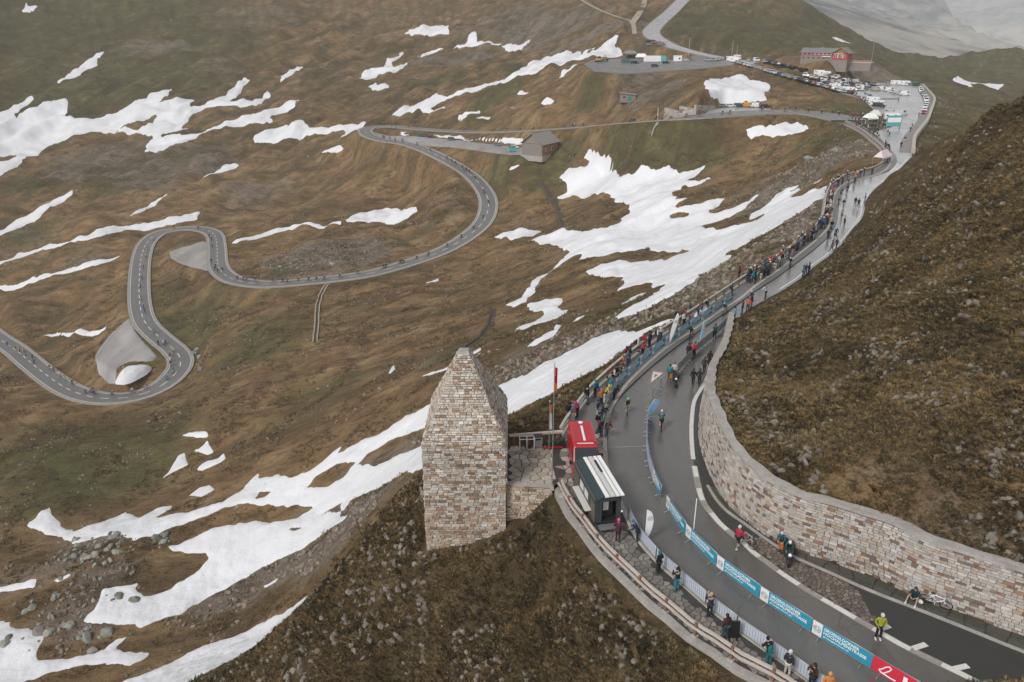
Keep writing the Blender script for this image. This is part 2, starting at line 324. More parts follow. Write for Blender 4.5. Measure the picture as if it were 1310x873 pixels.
# flattened places: MAIN road area
RB = np.vstack([WALLB[:, :2], EDGE_R[[i for i in range(len(EDGE_R)) if EDGE_R[i, 1] > WALLB[-1, 1] + 1]][:, :2]])
MAIN = np.vstack([RAIL[:, :2], PZ(1085, 150)[None, :2], PZ(1130, 172)[None, :2], PZ(1168, 200)[None, :2], RB[::-1]])
HOLLOW = [None]
def heights(X, Y, detail=True):
    az = np.arctan2(X, Y); r = np.hypot(X, Y); lr = np.log(np.maximum(r, 1))
    zb = bil(cB, az, lr); zh = bil(cH, az, lr)
    n = len(X)
    # right of the road?
    dr, ir, tr = seg_dist(X, Y, RB)
    T = RB[np.minimum(ir + 1, len(RB) - 1)] - RB[ir]
    side = T[:, 0] * (Y - RB[ir, 1]) - T[:, 1] * (X - RB[ir, 0])
    right = (side < 0) & (Y < 215) & (X > 5)
    z = np.where(right, np.maximum(zh, zb), zb)
    hillm = right & (zh > zb - .5)
    # distance to everything flat
    inM = inside(X, Y, MAIN)
    dl, _, _ = seg_dist(X, Y, RAIL[:, :2])
    ishaped = np.full(n, 1e6)
    amp = np.ones(n)
    if detail:
        d0 = np.minimum(np.where(right, dr, dl), 1e6)
        amp = smooth(0.3, 7, d0)
        far = smooth(90, 300, r)
        big = fbm(X / 46, Y / 46, 3, 11) * 5.2 * far + fbm(X / 15, Y / 15, 3, 21) * (.75 + .9 * far)
        # gullies run down the fall line (towards lower left)
        c, s = math.cos(R(32)), math.sin(R(32))
        U = X * c + Y * s; Vv = -X * s + Y * c
        wv = fbm(X / 30, Y / 30, 2, 5) * .8
        gu = np.abs(fbm(U / 60 + wv * .3, Vv / 11 + wv, 3, 31)); gul = (gu - .25) * 2.6 * far
        mt = smooth(370, 460, r) * (1 - smooth(120, 260, X)); c2, s2 = math.cos(R(64)), math.sin(R(64)); U2 = X * c2 + Y * s2; V2 = -X * s2 + Y * c2
        g2 = np.abs(fbm(U2 / 150 + .2 * wv, V2 / 17 + wv * .5, 4, 33)); gul = gul + (g2 - .22) * 4.5 * mt; gu = np.minimum(gu, g2 + (1 - mt) * .3)
        HOLLOW[0] = (1 - smooth(.02, .16, gu)) * far * amp
        fine = fbm(X / 4.5, Y / 4.5, 3, 41) * .34 + fbm(X / 1.3, Y / 1.3, 3, 51) * .13 * (1 - smooth(110, 200, r))
        rock = np.maximum(fbm(X / 7, Y / 9, 4, 61), 0) * np.where(right, 1.5 + 1.6 * smooth(70, 110, r), .5)
        spur = (~right) & (r < 88)
        z = z + amp * (big * np.where(right | spur, .55, 1.0) + gul + fine + rock)
    # pads and roads
    def flat(z, amt, zt): return z * (1 - amt) + zt * amt
    wl = 1 - smooth(0, 2.6, dl); z = np.where(right, z, flat(z, wl, -.25))
    nw = len(WALLB) - 1; bw = np.where(ir < nw, .5, 2.0)
    z = np.where(right, flat(z, 1 - smooth(.05, 1, dr / bw), 0.0), z)
    z = np.where(inM & ~right, -.10, z)
    for poly, sp in ((LOT, 20.0), (UPLOT, 9.0), (PAD1, 4.0), (PAD2, 4.0), (PAD3, 5.0), (PAD4, 4.0)):
        bb0 = poly[:, :2].min(0) - sp; bb1 = poly[:, :2].max(0) + sp
        k = np.where((X > bb0[0]) & (X < bb1[0]) & (Y > bb0[1]) & (Y < bb1[1]))[0]
        if not len(k): continue
        A = np.c_[np.ones(len(poly)), poly[:, :2]]; c = np.linalg.lstsq(A, poly[:, 2], rcond=None)[0]
        zt = c[0] + c[1] * X[k] + c[2] * Y[k] - .22
        d, _, _ = seg_dist(X[k], Y[k], poly[:, :2], True); d[inside(X[k], Y[k], poly)] = 0
        m = ~right[k] | (poly is not LOT)
        am = (1 - smooth(.8, sp, d)) * m
        z[k] = flat(z[k], am, zt)
    for pl, hw, sp in ((ROAD, 4.6 + 3.0 * WID, 6.0), (TOPROAD, 6.2, 8.0), (LANE, 8.8, 3.0), (TRACK, 2.2, 5.0)):
        bb0 = pl[:, :2].min(0) - 20; bb1 = pl[:, :2].max(0) + 20
        k = np.where((X > bb0[0]) & (X < bb1[0]) & (Y > bb0[1]) & (Y < bb1[1]) & ~inM & ~right)[0]
        if not len(k): continue
        d, i, t = seg_dist(X[k], Y[k], pl)
        zt = pl[i, 2] + t * (pl[i + 1, 2] - pl[i, 2]) - .20
        h_ = hw[i] if isinstance(hw, np.ndarray) else hw
        z[k] = flat(z[k], 1 - smooth(0, 1, (d - h_) / sp), zt)
    k = np.where(inside(X, Y, LOT))[0]; z[k] = np.minimum(z[k], -.22)
    return z, right, hillm
GZ, GRIGHT, GHILL = heights(X, Y); HOLLOW = HOLLOW[0]
HG = GZ.reshape(NR, NA)
lrr = np.arange(NR)
def HXY(x, y):
    """ground height at points"""
    x = np.atleast_1d(np.asarray(x, float)); y = np.atleast_1d(np.asarray(y, float))
    a = np.clip((np.arctan2(x, y) - AZ[0]) / (AZ[1] - AZ[0]), 0, NA - 1.001); j = np.clip(np.interp(np.hypot(x, y), RR, lrr), 0, NR - 1.001)
    i = a.astype(int); k = j.astype(int); fx = a - i; fy = j - k
    return (HG[k, i] * (1 - fx) + HG[k, i + 1] * fx) * (1 - fy) + (HG[k + 1, i] * (1 - fx) + HG[k + 1, i + 1] * fx) * fy
def HIT(u, v, rmin=0.0):
    """where the sight line through a photo pixel meets the ground"""
    d = rdir(u, v); hl = math.hypot(d[0], d[1])
    r = RR; x = d[0] / hl * r; y = d[1] / hl * r; zr = CZ + d[2] / hl * r
    g = HXY(x, y); df = zr - g
    k = np.where((df[1:] <= 0) & (df[:-1] > 0) & (r[1:] > rmin))[0]
    if not len(k):              # the line dips behind a crest: take the place where it passes nearest to the ground beyond RMIN
        if rmin < 20: return np.array((x[-1], y[-1], g[-1]))
        q = np.where((r > rmin) & (r < rmin * 1.35 + 10))[0]; k = q[df[q].argmax()]
        return np.array((x[k], y[k], g[k]))
    k = k[0]; f = df[k] / (df[k] - df[k + 1])
    return np.array((x[k] + f * (x[k + 1] - x[k]), y[k] + f * (y[k + 1] - y[k]), g[k] + f * (g[k + 1] - g[k])))
def hits(px, rmin=0.0): return np.array([HIT(u, v, rmin) for u, v in px])
# ================================================================ materials
def mat(name, col=(.5, .5, .5), rough=.7, spec=.3, metal=0.0):
    m = bpy.data.materials.new(name); m.use_nodes = True; b = m.node_tree.nodes['Principled BSDF']
    b.inputs['Base Color'].default_value = (*col, 1); b.inputs['Roughness'].default_value = rough
    b.inputs['Specular IOR Level'].default_value = spec; b.inputs['Metallic'].default_value = metal
    return m
class NT:
    def __init__(s, m): s.m = m; s.t = m.node_tree; s.b = s.t.nodes['Principled BSDF']
    def n(s, typ, **kw):
        x = s.t.nodes.new(typ)
        for k, v in kw.items():
            if k in x.inputs and not hasattr(x, k): x.inputs[k].default_value = v
            else: setattr(x, k, v)
        return x
    def l(s, a, b): s.t.links.new(a, b)
    def noise(s, scale, detail=5, rough=.6, vec=None, dist=0.0):
        x = s.n('ShaderNodeTexNoise'); x.inputs['Scale'].default_value = scale; x.inputs['Detail'].default_value = detail
        x.inputs['Roughness'].default_value = rough; x.inputs['Distortion'].default_value = dist
        if vec is not None: s.l(vec, x.inputs['Vector'])
        return x.outputs['Fac']
    def ramp(s, fac, stops, interp='LINEAR'):
        x = s.n('ShaderNodeValToRGB'); x.color_ramp.interpolation = interp; e = x.color_ramp.elements
        while len(e) < len(stops): e.new(.5)
        for el, (p, c) in zip(e, stops): el.position = p; el.color = (*c, 1) if len(c) == 3 else c
        s.l(fac, x.inputs['Fac']); return x.outputs['Color']
    def mix(s, fac, a, b, mode='MIX'):
        x = s.n('ShaderNodeMix', data_type='RGBA', blend_type=mode)
        if isinstance(fac, (int, float)): x.inputs[0].default_value = fac
        else: s.l(fac, x.inputs[0])
        for v, i in ((a, 6), (b, 7)):
            if isinstance(v, tuple): x.inputs[i].default_value = (*v, 1)
            else: s.l(v, x.inputs[i])
        return x.outputs[2]
    def math(s, op, a, b=None, clamp=False):
        x = s.n('ShaderNodeMath', operation=op, use_clamp=clamp)
        for v, i in ((a, 0), (b, 1)):
            if v is None: continue
            if isinstance(v, (int, float)): x.inputs[i].default_value = v
            else: s.l(v, x.inputs[i])
        return x.outputs[0]
    def mapr(s, v, a, b, c=0.0, d=1.0):
        x = s.n('ShaderNodeMapRange'); s.l(v, x.inputs[0])
        for i, q in enumerate((a, b, c, d)): x.inputs[i + 1].default_value = q
        return x.outputs[0]
    def attr(s, name): x = s.n('ShaderNodeAttribute', attribute_name=name); return x
    def obj(s): return s.n('ShaderNodeTexCoord').outputs['Object']
    def pos(s): return s.n('ShaderNodeNewGeometry').outputs['Position']
    def vmap(s, vec, scale=(1, 1, 1), rot=(0, 0, 0)):
        x = s.n('ShaderNodeMapping'); x.inputs['Scale'].default_value = scale; x.inputs['Rotation'].default_value = rot
        s.l(vec, x.inputs['Vector']); return x.outputs[0]
    def bump(s, h, strength=.5, dist=.1, normal=None):
        x = s.n('ShaderNodeBump'); x.inputs['Strength'].default_value = strength; x.inputs['Distance'].default_value = dist
        s.l(h, x.inputs['Height'])
        if normal is not None: s.l(normal, x.inputs['Normal'])
        s.l(x.outputs[0], s.b.inputs['Normal']); return x.outputs[0]
    def base(s, c): s.l(c, s.b.inputs['Base Color'])
    def rough(s, c): s.l(c, s.b.inputs['Roughness'])
def paint_by_object(name, rough=.75, spec=.25, var=.25, scale=9):
    """one material for many things: takes each object's own colour"""
    m = mat(name, rough=rough, spec=spec); n = NT(m)
    oi = n.n('ShaderNodeObjectInfo')
    f = n.noise(scale, 4, .6, n.obj())
    n.base(n.mix(n.mapr(f, .3, .7, 0, var), oi.outputs['Color'], (.02, .02, .02)))
    return m
# ---- ground
M_ground = mat('alpine_ground', rough=.95, spec=.12); n = NT(M_ground)
P = n.pos()
big = n.noise(.018, 5, .62, P); mid = n.noise(.11, 6, .65, P); fin = n.noise(.8, 6, .7, P); vf = n.noise(4.5, 5, .75, P)
st = n.noise(.055, 6, .66, n.vmap(P, (.35, 1.7, 1), (0, 0, R(-32))), .4)     # streaks along the slope
st2 = n.noise(.3, 5, .7, n.vmap(P, (.3, 1.6, 1), (0, 0, R(-32))), .3)
grass = n.ramp(mid, [(.26, (.150, .102, .054)), (.40, (.245, .158, .080)), (.53, (.330, .218, .112)), (.66, (.41, .290, .158)), (.8, (.255, .192, .120))])
olive = n.ramp(mid, [(.3, (.078, .080, .036)), (.5, (.140, .130, .056)), (.7, (.220, .188, .085))])
scree = n.ramp(fin, [(.25, (.165, .130, .098)), (.5, (.25, .202, .158)), (.75, (.34, .285, .235))])
heath = n.ramp(fin, [(.30, (.050, .040, .024)), (.45, (.110, .080, .043)), (.58, (.185, .130, .068)), (.72, (.30, .225, .125))])
rust = n.ramp(fin, [(.3, (.195, .115, .058)), (.7, (.335, .205, .108))])
yy = n.n('ShaderNodeSeparateXYZ'); n.l(P, yy.inputs[0]); farm = n.mapr(yy.outputs[1], 350, 460)
st3 = n.noise(.05, 7, .68, n.vmap(n.vmap(P, (1, 1, 1), (0, 0, R(-64))), (.22, 2.2, 1)), .3)
ag = n.attr('zone').outputs['Color']; sx = n.n('ShaderNodeSeparateColor'); n.l(ag, sx.inputs[0])
zg, zs, zh = sx.outputs[0], sx.outputs[1], sx.outputs[2]
def soft(z, nz, w=.55, lo=.35, hi=.65): return n.mapr(n.math('ADD', z, n.math('MULTIPLY', n.math('SUBTRACT', nz, .5), w * 2)), lo, hi)
c = n.mix(n.mapr(st2, .42, .62), grass, rust)
c = n.mix(n.math('MULTIPLY', n.mapr(st, .42, .62), .75), c, grass)
c = n.mix(soft(zg, st), c, olive)
c = n.mix(n.math('MULTIPLY', farm, n.mapr(st3, .50, .60, 0, .7)), c, (.085, .078, .045)); c = n.mix(n.math('MULTIPLY', farm, n.mapr(st3, .36, .44, .55, 0)), c, (.27, .215, .16))
c = n.mix(soft(zs, st, .7), c, scree)
c = n.mix(soft(zh, mid, .5), c, heath)
c = n.mix(n.mapr(n.noise(.32, 7, .72, P, .5), .62, .70, 0, .8), c, scree)             # stony spots everywhere
sp = n.n('ShaderNodeTexVoronoi', feature='F1'); sp.inputs['Scale'].default_value = 1.3; n.l(P, sp.inputs['Vector'])
speck = n.math('MULTIPLY', n.mapr(sp.outputs['Distance'], .10, .20, 1, 0), n.mapr(n.noise(.06, 4, .7, P), .55, .72))
c = n.mix(speck, c, (.36, .33, .29))
c = n.mix(n.mapr(vf, .36, .62, 0, 1), n.mix(.42, c, (.03, .024, .015)), c)
c = n.mix(n.mapr(st, .38, .52, .6, 0), c, (.070, .052, .030))
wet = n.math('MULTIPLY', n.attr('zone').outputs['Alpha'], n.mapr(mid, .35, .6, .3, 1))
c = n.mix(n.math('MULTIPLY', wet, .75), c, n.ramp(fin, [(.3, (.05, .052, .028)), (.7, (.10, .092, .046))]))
c = n.mix(n.mapr(n.noise(.35, 7, .75, n.vmap(P, (.5, 1.4, 1), (0, 0, R(-32)))), .50, .62, 0, .7), c, (.080, .058, .032))
n.base(c)
hsum = n.math('ADD', n.math('MULTIPLY', fin, 1.0), n.math('ADD', n.math('MULTIPLY', vf, .35), n.math('MULTIPLY', st2, 1.3)))
n.bump(hsum, 1.0, .8)
# ---- snow
M_snow = mat('old_snow', (.80, .81, .83), .62, .25); n = NT(M_snow); P = n.pos()
a = n.noise(.05, 6, .6, n.vmap(P, (.3, 1.6, 1), (0, 0, R(-32)))); b = n.noise(.9, 5, .7, P)
cs = n.mix(n.mapr(a, .40, .72, 0, .6), (.69, .70, .73), (.53, .525, .53))
n.base(n.mix(n.mapr(b, .64, .86, 0, .3), cs, (.45, .40, .34)))
n.bump(n.math('ADD', a, n.math('MULTIPLY', b, .35)), .8, .8)
# ---- asphalt, concrete, stone
def asphalt(name, dark, light, r0, r1, wet=.6):
    m = mat(name, rough=.4, spec=.75); n = NT(m); P = n.pos()
    a = n.noise(.12, 5, .6, n.vmap(P, (1.6, .35, 1), (0, 0, R(-28)))); b = n.noise(1.4, 5, .7, P); g = n.noise(28, 2, .6, P)
    c = n.mix(n.mapr(a, .3, .7), dark, light); c = n.mix(n.mapr(b, .55, .8, 0, .35), c, light); c = n.mix(n.mapr(g, .4, .7, 0, .25), c, (.16, .155, .15))
    vo = n.n('ShaderNodeTexVoronoi', feature='DISTANCE_TO_EDGE'); vo.inputs['Scale'].default_value = .22; wv = n.n('ShaderNodeVectorMath', operation='ADD'); n.l(P, wv.inputs[0])
    nv = n.n('ShaderNodeTexNoise'); nv.inputs['Scale'].default_value = .5; nv.inputs['Detail'].default_value = 4; n.l(P, nv.inputs['Vector']); sc = n.n('ShaderNodeVectorMath', operation='SCALE'); sc.inputs['Scale'].default_value = 3.0; n.l(nv.outputs['Color'], sc.inputs[0]); n.l(sc.outputs[0], wv.inputs[1]); n.l(wv.outputs[0], vo.inputs['Vector'])
    crack = n.math('MULTIPLY', n.mapr(vo.outputs['Distance'], .004, .012, .32, 0), n.mapr(n.noise(.09, 3, .6, P), .50, .58))       # tar seams and cracks
    c = n.mix(crack, c, (.022, .021, .020)); c = n.mix(n.mapr(n.noise(.22, 4, .6, P), .62, .66, 0, .35), c, dark)              # patched areas
    n.base(c); n.rough(n.mapr(a, .32, .62, r0, r1)); n.bump(g, .06, .01); return m
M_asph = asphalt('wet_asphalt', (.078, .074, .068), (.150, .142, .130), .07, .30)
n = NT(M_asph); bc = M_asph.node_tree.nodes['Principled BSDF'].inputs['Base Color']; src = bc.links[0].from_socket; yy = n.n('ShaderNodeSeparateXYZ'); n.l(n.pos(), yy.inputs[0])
n.base(n.mix(n.math('MULTIPLY', n.mapr(yy.outputs[1], 70, 125), n.mapr(n.noise(.12, 5, .65, n.pos()), .2, .6, .55, 1)), src, (.27, .26, .255)))      # sky sheen on the wet road, painted in as paler colour further up
M_asph_dark = asphalt('dark_new_asphalt', (.016, .018, .018), (.024, .026, .026), .28, .45)
M_asph_far = asphalt('grey_asphalt', (.115, .115, .112), (.155, .153, .148), .35, .6)
M_lot = asphalt('pale_wet_asphalt', (.24, .232, .232), (.33, .32, .32), .20, .40)
M_pad = asphalt('gravel_asphalt', (.20, .188, .182), (.37, .352, .342), .55, .75)
def rough_stone(name, a, b, scale=3, rough=.85, bump=.4):
    m = mat(name, rough=rough, spec=.25); n = NT(m); P = n.pos()
    f = n.noise(scale, 6, .7, P); g = n.noise(scale * 9, 4, .7, P)
    n.base(n.mix(n.mapr(g, .35, .7, 0, .35), n.mix(n.mapr(f, .3, .7), a, b), (.05, .045, .04))); n.bump(g, bump, .03); return m
M_conc = rough_stone('weathered_concrete', (.30, .28, .26), (.46, .43, .40), 1.2)
M_kerb = rough_stone('pale_kerb_concrete', (.38, .35, .30), (.56, .52, .46), 1.5)
M_mortar = rough_stone('grey_mortar', (.20, .17, .14), (.33, .29, .25), 4)
M_joint = rough_stone('dark_wet_joint', (.035, .035, .033), (.075, .072, .066), 4, .6)
M_shoulder = rough_stone('gravel_shoulder', (.26, .24, .21), (.40, .37, .33), .8)
M_track = rough_stone('dirt_track', (.30, .25, .19), (.42, .36, .28), .5)
M_paint = rough_stone('worn_white_paint', (.62, .61, .58), (.78, .77, .74), 2, .6, .1)
M_paintred = rough_stone('worn_red_paint', (.42, .16, .14), (.52, .26, .22), 3, .6, .1)
# stone taking the object's colour / a colour attribute
def stone_mat(name, use_attr):
    m = mat(name, rough=.85, spec=.25); n = NT(m); P = n.pos()
    src = n.attr('tone').outputs['Color'] if use_attr else n.n('ShaderNodeObjectInfo').outputs['Color']
    f = n.noise(3.5, 6, .7, P); g = n.noise(22, 4, .7, P)
    c = n.mix(n.mapr(f, .35, .72, 0, .4), src, (.16, .10, .06)); c = n.mix(n.mapr(g, .55, .8, 0, .35), c, (.42, .40, .36))
    c = n.mix(n.mapr(g, .25, .45, .45, 0), c, (.05, .04, .03))
    n.base(c); n.bump(g, .5, .03); return m
M_stone_o = stone_mat('dressed_stone', False); M_stone_a = stone_mat('dressed_stone_mass', True)
M_wood = None
def wood(name, a, b, sc=(1, 1, 12)):
    m = mat(name, rough=.8, spec=.2); n = NT(m); O = n.obj()
    f = n.noise(4, 6, .7, n.vmap(O, sc)); n.base(n.mix(n.mapr(f, .3, .7), a, b)); n.bump(f, .3, .02); return m
M_rail = wood('weathered_pale_wood', (.36, .30, .26), (.56, .49, .44), (.4, .4, 8))
M_post = wood('rusty_brown_wood', (.13, .065, .045), (.26, .15, .11))
M_dark = mat('dark_metal', (.02, .021, .023), .5, .4)
M_alu = mat('grey_steel', (.42, .43, .45), .38, .5, .7)
M_white = mat('white_plastic', (.78, .78, .78), .5, .4)
M_black = mat('black_plastic', (.015, .015, .017), .5, .4)
M_glass = mat('dark_window_glass', (.02, .025, .03), .08, .6)
M_obj = paint_by_object('cloth_in_own_colour', .85, .15, .35, 14)
M_carpaint = paint_by_object('car_paint_in_own_colour', .28, .5, .05, 3)
M_objp = paint_by_object('painted_in_own_colour', .5, .35, .15, 3)
# ================================================================ ground mesh with its cover zones
def blobs(lst):
    s = np.zeros(len(X))
    for u, v, rad, amt in lst:
        p = HIT(u, v); d2 = (X - p[0]) ** 2 + (Y - p[1]) ** 2
        s = np.maximum(s, amt * np.exp(-d2 / (2 * rad * rad)))
    return s
zg = blobs([(1200,150,40,1),(1215,190,25,1),(1300,110,120,1),(1230,110,60,1),(1150,78,80,1),(1200,172,30,1),(1130,55,60,1),(1260,90,120,1),(1190,125,30,1),(100,50,60,1),(200,90,50,1),(60,120,60,.9),(0,20,90,1),(150,20,80,1),(250,60,55,.8),(565,105,14,1),(540,110,12,1),(640,110,14,.9),(660,90,16,.8),(950,30,60,1),(1000,50,60,1),(1080,60,70,.9),(1200,100,90,1),(1260,130,70,1),(1250,160,50,1),(1220,180,30,.9),(900,40,40,.8),(825,195,7,1),(790,195,12,.8),(880,205,14,.8),(860,195,12,.8),(700,205,12,.9),(650,205,10,.7),(1010,100,12,.6),(230,420,12,1),(235,440,10,.9),(215,380,12,.7),(60,580,22,.8),(130,590,22,.8),(330,440,22,.6),(400,520,20,.5),(620,150,10,.6),(760,110,10,.7),(840,110,14,.6),(600,440,14,.6),(690,420,10,.6),(280,380,18,.5),(150,230,20,.7),(60,235,20,.8),(40,300,15,.6),(760,520,5,.8),(720,545,5,.9)])
zs = blobs([(130,205,26,.9),(210,220,24,.9),(250,200,22,.8),(330,250,18,.6),(400,330,14,1),(440,325,14,1),(560,80,24,.7),(600,75,22,.8),(700,40,35,.9),(650,30,40,.7),(760,40,30,.8),(800,30,25,.8),(340,20,50,.5),(830,110,14,.8),(850,115,12,.8),(180,60,20,.6),(280,80,25,.5),(860,390,9,1),(800,410,10,1),(740,435,12,1),(700,460,10,.9),(650,480,10,.8),(900,365,10,.9),(950,340,10,.9),(1000,300,11,.8),(1040,260,11,.9),(1030,220,18,.8),(1070,200,14,.8),(480,630,8,.9),(430,680,8,.9),(350,730,8,.9),(300,760,8,.7),(450,645,8,.8),(110,700,9,.7),(120,760,9,.8),(1110,90,20,1),(1140,95,20,1),(1090,85,12,.8),(230,60,14,.6),(520,470,10,.5),(60,720,14,.5),(560,270,12,.5),(110,330,14,.5),(60,310,20,.4),(1090,235,8,.7),(1170,160,10,.6),(1210,130,20,.6),(1160,105,15,.8)])
spur_d = (np.hypot(X, Y) < 84) & ~GRIGHT & (GZ < .4)
zh = np.where(GRIGHT, 1.0, 0) ; zh = np.maximum(zh, np.where(spur_d & (X > -34 - (Y - 50) * .3), .95, 0))
zs = np.maximum(zs, np.where(GRIGHT, fbm(X / 16, Y / 16, 4, 77) * .9 + .12, 0))
zs = np.maximum(zs, np.where(spur_d & (X < -8), fbm(X / 9, Y / 9, 4, 78) * .9 + .30, 0))
tan = np.where(GRIGHT, blobs([(1060,585,4,1),(1000,540,4,.8),(1150,620,5,1),(1250,655,6,1),(1180,560,4,.7),(1300,560,5,.8),(1200,640,7,1),(1280,690,6,1),(1100,600,5,.9),(1230,590,6,.8),(1000,560,4,.6),(1290,300,10,.5),(1250,330,9,.5)]), 0)
zh = zh - tan * .75
zg = np.clip(zg - tan, 0, 1)
i0 = (np.arange(NR - 1)[:, None] * NA + np.arange(NA - 1)[None]).ravel()
GF = np.stack([i0, i0 + 1, i0 + NA + 1, i0 + NA], 1)
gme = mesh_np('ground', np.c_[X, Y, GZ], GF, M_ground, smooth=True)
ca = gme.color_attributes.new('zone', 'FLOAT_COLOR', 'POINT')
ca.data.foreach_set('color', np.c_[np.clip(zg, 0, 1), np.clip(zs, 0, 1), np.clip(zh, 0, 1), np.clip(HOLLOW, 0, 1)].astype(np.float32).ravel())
tag(link('ground', gme), kind='structure')

